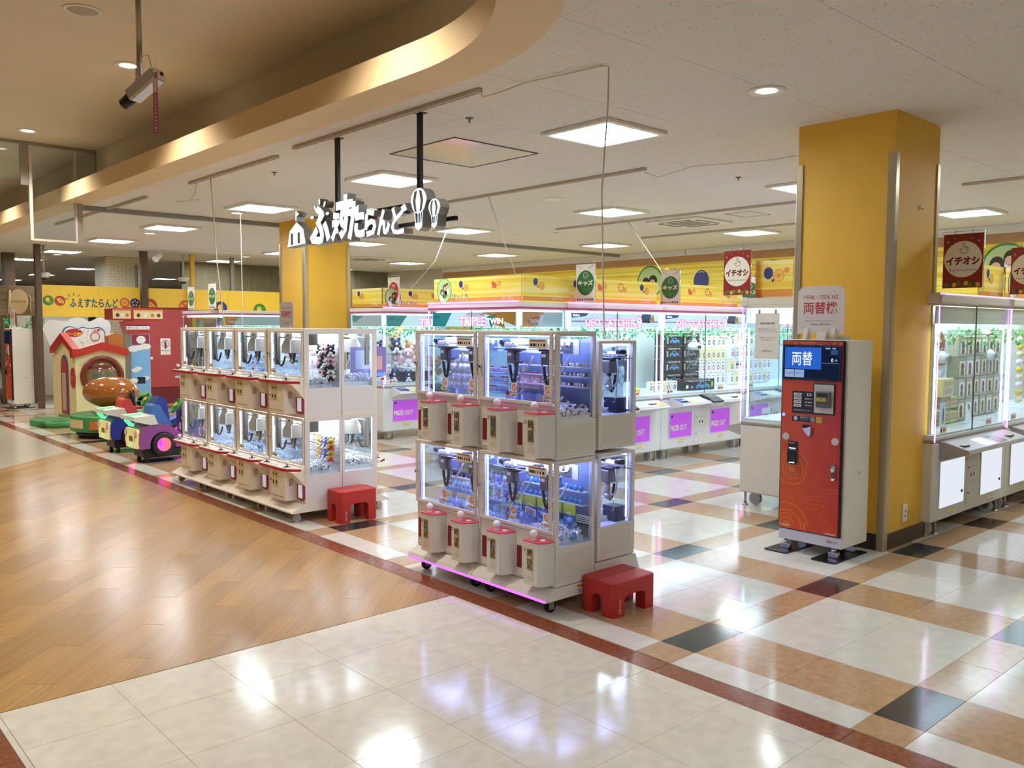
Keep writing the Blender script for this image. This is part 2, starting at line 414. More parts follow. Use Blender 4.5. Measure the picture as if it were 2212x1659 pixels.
sweep('trim_1', 0, CEIL-.006, -.32, CEIL-.006, M_TAN); sweep('trim_2', -.32, CEIL-.006, -.32, 3.30, M_TAN)
sweep('trim_3', -.32, 3.30, .09, 3.30, M_GREIGE); sweep('trim_4', .09, 3.30, .09, AISLE, M_GREIGE); sweep('trim_5', 0, CEIL-.006, 0, CEIL+.03, M_TAN)
a = MB(); a.poly([(-8, 1.8, AISLE), (3.6, 1.8, AISLE), (3.6, 42, AISLE), (-8, 42, AISLE)]); struct(a.build('ceiling', M_PLASTER))
# walls
M_WALL = mat('ivory wall', '#d8cdb8', .7, var=.03, vs=2); M_FARW = mat('olive grey wall', '#b5b09a', .8)
for nm, pts, m in (('wall_right', [(13.92, -8), (13.92, 42)], M_WALL), ('wall_back', [(16, 41.9), (-8, 41.9)], M_FARW),
                   ('wall_left', [(-7.9, 42), (-7.9, -8)], M_WALL), ('wall_front', [(-8, -7.9), (16, -7.9)], M_WALL)):
    b = MB(); (x0, y0), (x1, y1) = pts; b.poly([(x0, y0, 0), (x1, y1, 0), (x1, y1, 4), (x0, y0, 4)]); struct(b.build(nm, m))

# ---------------------------------------------------------------- columns
M_YEL = mat('golden yellow paint', '#e8b53c', .55, var=.03, vs=2.5, bump=.04, bs=120)
def column(x0, y0, w_, top):
    b = MB(); b.box(x0, x0+w_, y0, y0+w_, 0, CEIL+.02); c = struct(b.build('column', M_YEL))
    b = MB()
    b.box(x0-.006, x0+w_+.006, y0-.006, y0+w_+.006, 0, .118); b.build('baseboard', mat('dark brown skirting', '#3a2c24', .4), c)
    for px, py, sx, sy in ((x0, y0, 1, 1), (x0+w_, y0, -1, 1), (x0, y0+w_, 1, -1), (x0+w_, y0+w_, -1, -1)):
        b = MB(); e = .011; k = .045
        b.prism([(px-sx*e, py-sy*e*.2), (px-sx*e*.2, py-sy*e), (px+sx*k, py-sy*e), (px+sx*k, py+sy*.001), (px+sx*.001, py+sy*.001), (px+sx*.001, py+sy*k), (px-sx*e, py+sy*k)], 0, top)
        b.build('corner_guard', mat('champagne corner guard', '#b9ab90', .3, .6), c)
    return c
c1 = column(6.057, 2.718, .74, 2.83); c2 = column(6.06, 11.1, .74, 2.8)
b = MB(); b.box(6.36, 6.43, 2.708, 2.718, .17, .30, 0, .003); b.rect(6.385, 6.405, .24, .26, 2.7075, 1); b.rect(6.385, 6.405, .205, .225, 2.7075, 1); b.build('outlet', [PAPER, GREY], c1)
b = MB(); b.sph((6.479, 2.712, 2.486), .014); b.sph((6.49, 2.70, 2.475), .008); b.build('hook', PAPER, c1)
# ---------------------------------------------------------------- right wall dressing
def stripes(name, c0, c1_, c2_, sc, wave=.35):
    if name in MATS: return MATS[name]
    m = mat(name, c0, .45); nt = m.node_tree; N = nt.nodes; L = nt.links; b = N['Principled BSDF']
    tc = N.new('ShaderNodeTexCoord'); mp = N.new('ShaderNodeMapping'); mp.inputs['Scale'].default_value = (wave, wave, sc); L.new(tc.outputs['Object'], mp.inputs[0])
    n = N.new('ShaderNodeTexNoise'); n.inputs['Scale'].default_value = 1; n.inputs['Detail'].default_value = 1.5; L.new(mp.outputs[0], n.inputs['Vector'])
    r = N.new('ShaderNodeValToRGB'); e = r.color_ramp.elements; e[0].position = .36; e[0].color = S(c1_); e[1].position = .62; e[1].color = S(c2_)
    k = e.new(.48); k.color = S(c0); L.new(n.outputs['Fac'], r.inputs[0]); L.new(r.outputs[0], b.inputs['Base Color']); MATS[name] = m; return m
M_STR = stripes('yellow striped print', '#f2da5a', '#ecca44', '#f2e8a4', 20)
M_STRW = stripes('bold yellow striped print', '#f6de3c', '#eabd2c', '#faec74', 22)
M_ORG = mat('orange print', '#dd9440', .5); M_ORG2 = mat('deep orange print', '#cf6f2c', .5); M_NAVY = mat('navy print', '#2b3577', .5); M_GRN = mat('green print', '#3f8a3a', .5)
wl = thing('wall_mural', 'yellow striped fairground mural along the far right wall under the wooden strip', 'mural', (13.9, 4, 0))
b = MB(); b.box(-.03, 0, -6, 14, 1.4, 2.86); b.build('striped_sheet', M_STRW, wl)
b = MB(); b.box(-.04, 0, -6, 14, 2.86, 3.0); b.build('wooden_strip', mat('light wood veneer', '#b5895a', .5, var=.12, vs=5, stretch=(1, 1, 12)), wl)
b = MB(); b.box(-.14, 0, -6, 6.2, 3.0, 3.12, 0, .008); b.box(-.10, 0, 6.25, 14, 3.0, 3.12, 0, .008); b.build('cornice', mat('white cornice', '#e6e2d8', .5), wl)
def TY(x, y, z, rz=-PI/2): return Matrix.Translation((x, y, z)) @ Matrix.Rotation(rz, 4, 'Z')
M_SKIN = mat('photo skin', '#d9b594', .6); M_HAIR = mat('photo dark hair', '#33261f', .6); M_PGRN = mat('photo pale green', '#b8cf8e', .6)
def medal(y, z, r, ring, fill, who, x=-.034):
    b = MB(TY(x, y, z)); b.oval(0, 0, r, r, -.002, 0); b.oval(0, 0, r*.9, r*.9, -.005, 1)
    for px, pz, s in who:
        b.oval(px*r, pz*r-.34*r*s, .4*r*s, .42*r*s, -.007, 3, 14); b.oval(px*r, pz*r+.05*r, .3*r*s, .34*r*s, -.009, 2, 14); b.oval(px*r-.04*r, pz*r-.06*r, .2*r*s, .2*r*s, -.011, 4, 12)
    b.build('photo_medallion', [ring, fill, M_HAIR, PAPER, M_SKIN], wl)
medal(7.15, 2.52, .33, M_GRN, M_PGRN, [(-.3, -.1, 1), (.25, 0, 1.1)])
medal(4.35, 2.42, .40, M_ORG2, PAPER, [(.05, .15, 1.5)])
medal(.55, 2.52, .34, M_GRN, M_PGRN, [(-.35, .05, 1), (.2, .3, 1)])
def balloon(b, x, z, s, y, m, lit):
    b.oval(x, z, .42*s, .5*s, y, m, 18)
    for k in (-.5, 0, .5): b.ring(x+k*.3*s, z, .40*s, .43*s, y-.001, lit, 8, 1.2-k, 1.9-k)
    b.face([(x+.28*s, z-.55*s), (x+.5*s, z-.42*s), (x+.56*s, z-.66*s), (x+.38*s, z-.78*s)], y, m)
b = MB(TY(-.034, 5.9, 2.5)); balloon(b, 0, 0, .42, -.002, 0, 1); b.build('balloon_print', [M_NAVY, PAPER], wl)
b = MB(TY(-.034, 9.05, 2.55)); b.text('いらっしゃいませ', -.3, .3, -.02, .04, -.002, 0); b.build('lettering', mat('brown print', '#9b6a3a', .6), wl)
b = MB(); b.box(-.13, -.04, 3.45, 3.55, 2.1, 3.0); b.build('grey_pipe', mat('grey painted pipe', '#8d9188', .5), wl)

# ---------------------------------------------------------------- ceiling lamps
M_TUBE = glow('lamp tube', '#eef9ff', LAMP); M_LAMPW = mat('lamp enamel', '#eeeae0', .5); M_DIM = glow('down light lens', '#fff2d8', 6)
def lamp_light():
    t = thing('ceiling_light', '', 'ceiling light')
    b = MB(); w_ = .35; z = -.03
    for x0, x1, y0, y1 in ((-w_, w_, -w_, -w_+.05), (-w_, w_, w_-.05, w_), (-w_, -w_+.05, -w_+.05, w_-.05), (w_-.05, w_, -w_+.05, w_-.05)):
        b.box(x0, x1, y0, y1, z, -.001, 0, .004)
    b.build('frame', M_LAMPW, t)
    b = MB(); b.box(-.31, .31, -.31, .31, -.004, -.001)
    for k in (-1, 0, 1): b.prism([(k*.15-.022, -.004), (k*.15+.022, -.004), (k*.15, -.026)], -.3, .3, 'y')
    b.build('reflector', M_LAMPW, t)
    for k in range(4):
        b = MB(); b.box(-.225+.15*k-.045, -.225+.15*k+.045, -.29, .29, -.016, -.007, 0, .003); b.build('tube', M_TUBE, t)
    return t
lamp = None
ORD = ('nearest', 'second', 'third', 'fourth', 'fifth', 'sixth', 'farthest')
for x, rown, ys_ in ((5.1, 'nearest the aisle', (4.58, 7.5, 10.45, 13.55, 16.35, 19.5, 22.4)), (8.6, 'in the middle of the arcade', (4.75, 7.58, 10.65, 13.6, 16.6, 19.6)), (12.0, 'along the right wall', (1.3, 4.4, 7.65, 10.7, 13.75, 17, 20.2)),
                     (5.1, 'behind the camera side', (-1.4,)), (8.6, 'right of the near column', (1.6,)), (1.4, 'over the near crossing', (-.9,)), (-1.6, 'left of the near crossing', (-.9,)), (3.2, 'added far beyond the fascia', (24, 28, 32)), (7.0, 'added far behind the fascia', (25, 29, 33)), (10.5, 'added far right behind the fascia', (24, 28.5, 33))):  # rows around the fascia are added to light the dark far end
    for k, y in enumerate(ys_):
        l_ = ('%s square ceiling lamp of the row %s' % (ORD[k] if k < len(ys_)-1 or len(ys_) == 1 else 'farthest', rown)) if len(ys_) > 1 else 'single square ceiling lamp %s' % rown
        if lamp is None: lamp = lamp_light(); lamp.location = (x, y, CEIL); lamp['label'] = l_; lamp['group'] = 'square ceiling lamps'
        else: dup(lamp, (x, y, CEIL), 0, l_)
def spot(x, y, z, watts, hexc='#fff5e6', size=.16, ang=2.3):
    l = D.lights.new('downlight_lamp', 'SPOT'); l.energy = watts; l.color = S(hexc)[:3]; l.spot_size = ang; l.spot_blend = .8; l.shadow_soft_size = size
    o = D.objects.new('downlight_lamp', l); COL.objects.link(o); o.location = (0, 0, -.02); return o
def downlight(x, y, z, label, watts):
    t = thing('downlight', label, 'downlight', (x, y, z), 0, 'recessed downlights')
    b = MB(); b.lathe([(.075, -.001), (.085, -.008), (.115, -.008), (.12, -.001)], n=24); b.build('rim', M_LAMPW, t)
    b = MB(); b.lathe([(.001, -.003), (.07, -.004)], n=20); b.build('lens', M_DIM, t)
    o = spot(x, y, z, watts); o.parent = t; return t
for k, (x, y) in enumerate(((4.98, 3.08), (5.13, 11.23), (5.2, 14.72), (5.24, 17.55), (5.3, 20.6), (8.5, 18.2))):
    downlight(x, y, CEIL, ['round downlight in the white ceiling in front of the near yellow column', 'round downlight between the square lamps above the cream crane stack', 'round downlight over the coin-ride cars', 'round downlight over the drum ride', 'round downlight beyond the play house', 'small round downlight far behind the yellow fascia'][k], 8)
for x in (2.58, -.6, -4.2):
    for k, y in enumerate((4.4, 7.73, 11.08, 14.4, 17.7, 21, 25, 29)):
        if x != 2.58 and k > 5: continue
        downlight(x, y, AISLE, 'warm downlight in the tan aisle ceiling %s, %s' % ('along the bulkhead' if x > 2 else 'further left' if x > -2 else 'farthest left', ('nearest the camera', 'behind the security camera', 'above the glass smoke screen', 'beyond the smoke screen', 'fifth from the camera', 'sixth from the camera', 'second farthest', 'farthest')[k]), SPOT)
b = MB(); b.lathe([(.001, -.006), (.085, -.006), (.1, -.001)], n=24); b.lathe([(.1, -.001), (.105, -.009), (.125, -.007), (.13, -.001)], n=24, m=1)
o = b.build('ceiling_speaker', [mat('speaker mesh', '#b3aa98', .7), M_LAMPW]); o.location = (1.91, 6.615, AISLE); tag(o, 'round ceiling speaker with grey mesh in the tan aisle ceiling', 'speaker')
# sockets tracks
def track(x, y0, y1, label):
    b = MB(); b.box(x-.02, x+.02, y0, y1, CEIL-.028, CEIL-.001, 0, .003); b.box(x-.006, x+.006, y0+.02, y1-.02, CEIL-.0285, CEIL-.027, 1)
    t = b.build('power_track', [mat('track beige', '#b9ad98', .5), mat('track slot', '#6d6353', .6)]); return tag(t, label, 'power track', 'ceiling power tracks')
track(3.60, 4.29, 6.75, 'beige power track on the ceiling behind the hanging sign rods'); track(3.67, 7.19, 9.17, 'beige power track with plugs between bulkhead and far lamps'); track(6.51, 5.31, 9.3, 'long power track crossing the ceiling behind the hanging sign')
track(9.5, 5.0, 9.49, 'power track above the pink-roofed cabinets'); track(11.45, 5.6, 9.4, 'farthest power track near the right wall'); track(3.68, 10.5, 14.3, 'power track beside the bulkhead beyond the smoke screen')
track(9.6, .6, 3.6, 'power track right of the near yellow column')
b = MB(); b.box(3.3, 13.8, 11.9, 11.98, CEIL-.06, CEIL, 0, .005); tag(b.build('smoke_curtain_rail', mat('mauve grey rail', '#8f8a86', .5, .3)), 'grey smoke curtain rail crossing the whole ceiling behind the sign', 'rail')
# cables
def cable(pts, label, r=.006, m=None):
    b = MB(); b.tube(pts, r); return tag(b.build('power_cable', m or mat('ivory cable', '#d9d0bd', .5)), label, 'cable', 'hanging power cables')
def sag(p, q_, s, n=8): return [(p[0]+(q_[0]-p[0])*i/n, p[1]+(q_[1]-p[1])*i/n, p[2]+(q_[2]-p[2])*i/n - s*4*(i/n)*(1-i/n)) for i in range(n+1)]
cable([(3.607, 4.29, 3.085), (3.607, 4.27, 3.06), (3.64, 4.16, 3.07), (3.68, 3.95, 3.10), (3.75, 3.65, 3.105), (3.80, 3.43, 3.112), (3.814, 3.393, 3.10), (3.82, 3.40, 2.9), (3.83, 3.45, 2.4), (3.86, 3.46, 1.9), (3.88, 3.46, 1.53)], 'ivory cable from track end dropping to the blue-lit stack', .005)
cable([(3.67, 8.64, 3.09), (3.685, 8.63, 2.8), (3.70, 8.58, 2.2), (3.73, 8.50, 1.58)], 'thick ivory cable dropping to the cream crane stack', .006)
cable([(3.67, 9.0, 3.09), (3.67, 9.05, 2.98), (3.7, 9.3, 2.93), (3.8, 9.9, 3.0), (4.2, 10.2, 3.1)], 'ivory cable looped below the track near the bulkhead', .005)
cable([(5.16, 11.19, 3.1), (5.155, 11.17, 2.4), (5.15, 11.15, 1.2), (5.15, 11.15, 0)], 'thin cable dropping behind the cream crane stack', .005)
cable([(6.51, 7.61, 3.1), (6.55, 7.4, 2.6), (6.6, 7.2, 2.13)], 'cable from the long track to the pink-roofed cabinet', .006)
cable([(6.52, 5.33, 3.08), (6.56, 5.2, 3.02), (6.7, 4.9, 3.1), (7.0, 4.3, 3.11), (7.0, 3.47, 3.112)], 'thin cable along the ceiling to the near yellow column', .004)
cable([(9.5, 8.05, 3.1), (9.3, 7.4, 2.5), (9.0, 6.9, 2.13)], 'cable dropping behind the green poster', .005); cable([(8.45, 10.9, 3.1), (8.0, 10.6, 2.6), (7.4, 10.4, 2.14)], 'cable dropping to the white cabinet behind the far column', .006)
# air conditioner cassettes and access hatch
def cassette(x, y, s, label):
    t = thing('air_conditioner', label, 'air conditioner', (x, y, CEIL), 0, 'ceiling air conditioners')
    b = MB(); b.box(-s, s, -s, s, -.03, -.001, 0, .008); b.build('panel', M_LAMPW, t)
    b = MB(); b.box(-s*.5, s*.5, -s*.5, s*.5, -.036, -.03); b.build('grille', mat('grille grey', '#8b877c', .7), t)
    for x0, x1, y0, y1 in ((-s*.6, s*.6, s*.7, s*.8), (-s*.6, s*.6, -s*.8, -s*.7), (s*.7, s*.8, -s*.6, s*.6), (-s*.8, -s*.7, -s*.6, s*.6)):
        b = MB(); b.box(x0, x1, y0, y1, -.034, -.03); b.build('louver', mat('louver dark', '#4a463f', .6), t)
cassette(10.25, 7.55, .44, 'square ceiling air conditioner above the pink-roofed cabinets'); cassette(10.6, 16.6, .44, 'square ceiling air conditioner far behind the yellow column')
t = thing('ceiling_hatch', 'flat square mirror-like access hatch in the ceiling by the lamps', 'hatch', (4.83, 5.98, CEIL))
b = MB(); b.box(-.46, .46, -.45, .45, -.004, -.001); b.build('panel', mat('glossy hatch sheet', '#cfc8bd', .08, spec=.8), t)
b = MB()
for x0, x1, y0, y1 in ((-.47, .47, -.46, -.45), (-.47, .47, .45, .46), (-.47, -.46, -.45, .45), (.46, .47, -.45, .45)): b.box(x0, x1, y0, y1, -.008, -.001)
b.build('frame', mat('hatch frame', '#5d5646', .5), t)
b = MB()
for x0, x1, y0, y1 in ((-.25, .25, -.2, -.19), (-.25, .25, .19, .2), (-.25, -.24, -.19, .19), (.24, .25, -.19, .19)): b.box(x0+10.15, x1+10.15, y0+6.52, y1+6.52, CEIL-.004, CEIL-.0005)
tag(b.build('inspection_frame', mat('inspection frame', '#8f8a80', .5)), 'thin square inspection frame on the ceiling left of the near column', 'frame')
def detector(x, y, z, label):
    b = MB(); b.lathe([(.001, -.035), (.02, -.035), (.03, -.02), (.05, -.015), (.055, -.001)], (x, y, z), 16); tag(b.build('smoke_detector', M_LAMPW), label, 'detector', 'ceiling detectors')
def sprinkler(x, y, z, label):
    b = MB(); b.lathe([(.03, -.001), (.03, -.006), (.008, -.008), (.006, -.03)], (x, y, z), 10); b.lathe([(.001, -.032), (.016, -.034)], (x, y, z), 10); tag(b.build('sprinkler', mat('sprinkler dull metal', '#77705f', .4, .7)), label, 'sprinkler', 'ceiling sprinklers')
sprinkler(4.05, 4.95, CEIL, 'sprinkler on the ceiling right of the sign rods'); sprinkler(4.05, 8.0, CEIL, 'sprinkler under the ceiling right of the plug track'); sprinkler(7.6, 5.0, CEIL, 'sprinkler beside the lamp left of the near column')
detector(9.7, 10.6, CEIL, 'round white detector on the ceiling right of the sign'); detector(9.95, 9.95, CEIL, 'small white detector in front of the far lamps')
b = MB(); b.lathe([(.001, -.01), (.12, -.008), (.13, -.001)], (7.3, 7.35, CEIL), 24); tag(b.build('ceiling_speaker', M_LAMPW), 'flat round white speaker in the arcade ceiling right of the balloons', 'speaker')
# ================================================================ SMALL CRANE STACKS
M_BLUE = glow('violet blue light strip', '#b0b4ff', 8)
M_BLUEP = glow('violet blue fill panel', '#b4b8ff', 11); M_LEDP = glow('white fill panel', '#fbfcff', 8); M_LED = glow('white light strip', '#f6faff', 6); M_PUR = glow('violet under light', '#c060ff', 1.8)  # the panels are broad emitters added to brighten the cabinet insides
M_INB = mat('pale interior panel', '#eceefa', .35); M_COIN = mat('coin plate steel', '#a09a8c', .25, .85); M_DRED = mat('dark red slot', '#7e1420', .35)
M_CHIP = mat('crystal chips', '#f6f7fb', .08, spec=.9); M_CHIP.node_tree.nodes['Principled BSDF'].inputs['Transmission Weight'].default_value = .15
M_HOSE = mat('grey hose', '#cfd0da', .35); M_CABLE = mat('black coil cable', '#15161d', .45)
def caster(b, x, y, r=.03, m=0, mw=1):
    """swivel wheel standing on z=0 below (x, y)"""
    b.cyl((x-.013, y+.012, r), (x+.013, y+.012, r), r, n=14, m=mw); b.cyl((x-.015, y+.012, r), (x+.015, y+.012, r), r*.45, n=10, m=m)
    for s in (-1, 1): b.box(x+s*.018-.002, x+s*.018+.002, y-.012, y+.026, r*.6, r*2+.006, m)
    b.box(x-.022, x+.022, y-.02, y+.03, r*2+.004, r*2+.012, m)
def nosmoke(b, x, z, r, y, m):       # red ring with a bar
    b.ring(x, z, r*.75, r, y, m, 16); b.stroke([(x-r*.62, z+r*.62), (x+r*.62, z-r*.62)], r*.22, y, m)
def arm_pts(x, y, z, s, h=.085, sp=.045):
    return [(x, y, z), (x+s*sp*.75, y, z-h*.2), (x+s*sp, y, z-h*.55), (x+s*sp*.75, y, z-h*.9), (x+s*sp*.35, y, z-h)]
def hose(x0, y0, z0, x1, y1, z1, drop, n=10): return [(x0+(x1-x0)*i/n, y0+(y1-y0)*i/n, z0+(z1-z0)*i/n-drop*4*(i/n)*(1-i/n)) for i in range(n+1)]

def crane_a(t, cx, zt, W_):
    cy_ = .13
    b = MB(); b.box(cx-.13, cx+.13, cy_-.012, cy_+.012, zt-.07, zt-.06); b.cyl((cx-.14, cy_-.05, zt-.085), (cx+.14, cy_-.05, zt-.085), .004, n=6); b.build('rail', STEEL, t)
    b = MB()
    b.box(cx-.085, cx-.045, cy_-.05, cy_-.005, zt-.075, zt-.035, 1, .006); b.cyl((cx-.06, cy_-.07, zt-.05), (cx-.06, cy_-.0, zt-.05), .014, n=10, m=1)
    for dx in (-.03, .0, .035): b.cyl((cx+dx, cy_-.06, zt-.062), (cx+dx, cy_-.03, zt-.062), .014, n=10, m=0)
    b.box(cx-.05, cx+.06, cy_-.05, cy_+.03, zt-.098, zt-.082, 1, .003); car = b.build('carriage', [WHITE, DARK], t)
    b = MB(); b.box(cx-.035, cx+.02, cy_-.045, cy_+.04, zt-.175, zt-.10, 0, .004); b.box(cx+.022, cx+.062, cy_-.03, cy_+.04, zt-.165, zt-.105, 1, .004)
    b.rect(cx-.026, cx+.008, zt-.13, zt-.112, cy_-.0465, 2); b.build('motor_box', [mat('taupe motor box', '#77706a', .4, .5), mat('blue grey motor box', '#7f87a8', .35, .4), PAPER], t)
    b = MB(); b.tube(hose(cx-.032, cy_-.02, zt-.185, cx+.03, cy_-.02, zt-.185, .10), .0085, 8); b.build('coil_cable', M_CABLE, t)
    b = MB(); b.tube([(cx-.06, cy_, zt-.09), (cx-.07, cy_, zt-.16), (cx-.062, cy_, zt-.225), (cx-.04, cy_, zt-.25), (cx-.01, cy_, zt-.245)], .006); b.tube(hose(cx+.02, cy_, zt-.24, cx+.125, cy_+.02, zt-.13, .03), .006); b.build('hose', M_HOSE, t)
    b = MB(); b.cyl((cx, cy_, zt-.175), (cx, cy_, zt-.265), .014, n=10); b.lathe([(.014, 0), (.026, -.012), (.02, -.03), (.008, -.036)], (cx, cy_, zt-.245), 10); b.build('claw_hub', STEEL, t)
    for s in (-1, 1):
        b = MB(); b.tube(arm_pts(cx+s*.01, cy_, zt-.265, s), .0032, 5); b.build('claw_arm', CHROME, t)
def control_a(t, x0, x1, zt, slot):
    b = MB(); d = .102; e = .03
    b.prism([(x0, 0), (x0, -d+.012), (x0+.012, -d), (x1-e, -d), (x1-.008, -d+.028), (x1, -d+.05), (x1, 0)], zt-.245, zt-.006)
    bx = b.build('control_box', BEIGE, t)
    b = MB(); b.prism([(x0-.004, 0), (x0-.004, -d+.01), (x0+.01, -d-.003), (x1-e, -d-.003), (x1-.006, -d+.028), (x1+.003, -d+.05), (x1+.003, 0)], zt-.006, zt)
    b.box(x0-.03, x0, -.004, -.0005, zt-.028, zt-.004); b.rect(x0+.05, x0+.09, zt-.0, zt, 0); b.build('control_sheet', PINK, bx)
    xc = (x0+x1)/2-.012
    b = MB(); b.box(xc-.022, xc+.022, -d-.005, -d, zt-.16, zt-.04, 0, .002)
    b.cyl((xc, -d-.012, zt-.058), (xc, -d-.004, zt-.058), .010, n=10, m=0); b.rect(xc-.016, xc+.016, zt-.095, zt-.083, -d-.0056, 2); b.cyl((xc+.002, -d-.012, zt-.118), (xc+.002, -d-.004, zt-.118), .011, n=10, m=0)
    b.rect(xc-.004, xc+.004, zt-.148, zt-.13, -d-.0056, 1); b.rect(xc-.003, xc+.003, zt-.07, zt-.05, -d-.0126, 1); b.build('coin_mech', [M_COIN, INK, slot], bx)
    b = MB()
    for i in range(6):
        for j in range(4): b.rect(xc-.026+i*.01, xc-.023+i*.01, zt-.222+j*.008, zt-.219+j*.008, -d-.0006)
    for z in (zt-.048, zt-.06): b.rect(x0+.012, x0+.03, z, z+.004, -d-.0006)
    b.rect(x1-.0015, x1-.001, 0, 0, 0); b.build('speaker_holes', INK, bx)
    b = MB(); b.sph((xc-.012, -d*.62, zt+.034), .0235, 12, 8, 0); b.lathe([(.02, 0), (.016, .006), (.007, .010), (.006, .02)], (xc-.012, -d*.62, zt), 12); b.build('joystick', mat('frosted white knob', '#f3f0f4', .25), bx)
    b = MB(); b.lathe([(.018, 0), (.017, .006), (.001, .008)], (x1-.045, -d*.42, zt), 12); b.build('button', WHITE, bx)
    b = MB(); b.box(x0-.15, x0-.11, -.006, 0, zt-.205, zt-.075, 0, .002); b.build('return_slot', M_DRED, t)
def unit_a(name, label, light=M_BLUE, W_=.645, Dp=.315, H=.71, front=True, group='blue-lit crane cabinets'):
    """stackable two-player crane cabinet; front faces -y, x = 0..W_"""
    t = thing(name, label, 'crane cabinet', group=group); zg = .30
    b = MB()
    b.box(0, W_, 0, Dp, 0, .02, 0, .003); b.box(.0, W_, 0.004, .02, .02, zg-.005)
    b.box(0, .016, .02, Dp, .02, .215, 0); b.box(W_-.016, W_, .02, Dp, .02, .215, 0); b.box(.016, W_-.016, Dp-.014, Dp, .02, .215)
    b.box(.016, W_-.016, .02, Dp-.014, .205, .217, 1)
    b.box(0, W_, 0, Dp, H-.018, H, 0, .003); b.build('cabinet', [BEIGE, M_INB], t)
    b = MB(); e = .026
    for x0, y0 in ((0, 0), (W_-e, 0), (0, Dp-e), (W_-e, Dp-e)): MB().box(x0, x0+e, y0, y0+e, .218, H-.018, 0, .003).build('frame_post', BEIGE, t)
    for x0 in (0, W_-e): b.box(x0, x0+e, e, Dp-e, .205, .222); b.box(x0, x0+e, e, Dp-e, H-.03, H-.018)
    b.box(e, W_-e, Dp-e, Dp, .205, .222); b.box(e, W_-e, Dp-e, Dp, H-.03, H-.018); b.build('frame', BEIGE, t)
    b = MB()
    b.box(W_-.0005, W_+.0008, .02, Dp-.02, .03, .19)
    b.build('side_panel', mat('beige side sheet', '#d8d3c9', .5), t)
    for nm, q_ in (('side_glass', (W_-.012, W_-.008, e, Dp-e, .222, H-.03)), ('side_glass', (.008, .012, e, Dp-e, .222, H-.03)), ('back_glass', (e, W_-e, Dp-.012, Dp-.008, .222, H-.03))):
        b = MB(); b.box(*q_); b.build(nm, GLASS, t)
    # light
    b = MB(); b.box(.04, W_-.04, .03, .045, H-.034, H-.022); b.box(.04, W_-.04, Dp-.045, Dp-.03, H-.034, H-.022)
    for x0 in (.028, W_-.034): b.box(x0, x0+.006, .028, .034, .24, H-.04)
    b.build('light_strip', light, t)
    b = MB(); b.box(.05, W_-.05, .06, Dp-.06, H-.026, H-.0185); b.build('fill_light_panel', M_BLUEP, t)  # broad emitter added under the roof to brighten the inside
    # door
    b = MB(); x0, x1, z0, z1 = .001, W_-.026, zg-.004, H-.004
    b.box(x0, x1, -.016, .0, z0, z0+.02, 0, .003); b.box(x0, x1, -.016, .0, z1-.022, z1, 0, .003); b.box(x0, x0+.042, -.016, .0, z0+.02, z1-.022, 0, .003); b.box(x1-.024, x1, -.016, .0, z0+.02, z1-.022, 0, .003)
    for k in range(4):
        b.cyl((x0+.036, -.018, z0+.05+k*.1), (x0+.036, -.016, z0+.05+k*.1), .003, n=6, m=1); b.cyl((x1-.012, -.018, z0+.05+k*.1), (x1-.012, -.016, z0+.05+k*.1), .003, n=6, m=1)
    dr = b.build('door', [BEIGE, DARK], t)
    b = MB(); b.box(x0+.042, x1-.024, -.011, -.007, z0+.02, z1-.022); b.build('glass_pane', GLASS, dr)
    b = MB(); b.cyl((x0+.018, -.03, z0+.2), (x0+.018, -.016, z0+.2), .010, n=10); b.box(x0+.014, x0+.022, -.036, -.03, z0+.193, z0+.207); b.build('lock', CHROME, dr)
    b = MB(); y = -.0115; 
    for xr in (W_*.48, W_*.90):
        b.rect(xr-.026, xr+.024, .36, .412, y, 0); nosmoke(b, xr, .386, .019, y-.0006, 1); b.rect(xr-.04, xr+.024, .332, .354, y, 0); b.rect(xr-.04, xr-.031, .336, .352, y-.0006, 3)
        for k in range(2): b.rect(xr-.022, xr+.018, .338+k*.007, .341+k*.007, y-.0006, 2)
    b.rect(W_-.215, W_-.065, H-.098, H-.045, y, 0); b.rect(W_-.205, W_-.08, H-.058, H-.052, y-.0006, 1)
    for k, s in enumerate((.016, .016, .008, .008, .008, .014)): b.rect(W_-.203+k*.021, W_-.203+k*.021+s, H-.086, H-.07, y-.0006, 2)
    b.build('sticker', [PAPER, mat('notice red', '#c0453a', .5), INK, mat('notice yellow', '#d8b62c', .5)], dr)
    # front
    b = MB(); b.box(.012, W_-.012, -.003, .003, .03, zg-.02, 0, .001); b.box(.02, W_-.02, -.006, -.003, .02, .032, 0, .001); b.build('front_panel', BEIGE, t)
    control_a(t, .17, .318, .262, mat('blue coin label', '#3d5fa8', .4)); control_a(t, .482, .633, .262, mat('cream coin label', '#d8cdae', .4))
    crane_a(t, .17, H-.02, W_); crane_a(t, .46, H-.02, W_)
    b = MB(); b.box(.0+.03, W_-.03, .205, .213, H-.135, H-.05, 0, .002); b.box(W_-.16, W_-.08, .19, .205, H-.12, H-.06, 1, .003)
    for x in (W_-.15, W_-.10): b.cyl((x, .182, H-.075), (x, .19, H-.075), .016, n=10, m=2)
    b.build('gantry_beam', [mat('pale gantry', '#e8eaf8', .35), GREY, WHITE], t)
    # prize chute
    b = MB(); b.box(.30, .304, .03, .17, .217, .36); b.box(.05, .30, .168, .172, .217, .33); b.build('chute_wall', ACRYL, t)
    return t
ua = unit_a('crane_cabinet', 'beige crane cabinet with globe balls, lower right of the blue-lit stack')
AX, A0, A1 = 3.32, 4.595, 3.945
ua.location = (AX, A1, .155); ua.rotation_euler = (0, 0, -PI/2)
ua2 = dup(ua, (AX, A1, .868), -PI/2, 'beige crane cabinet with badge packs, upper right of the blue-lit stack')
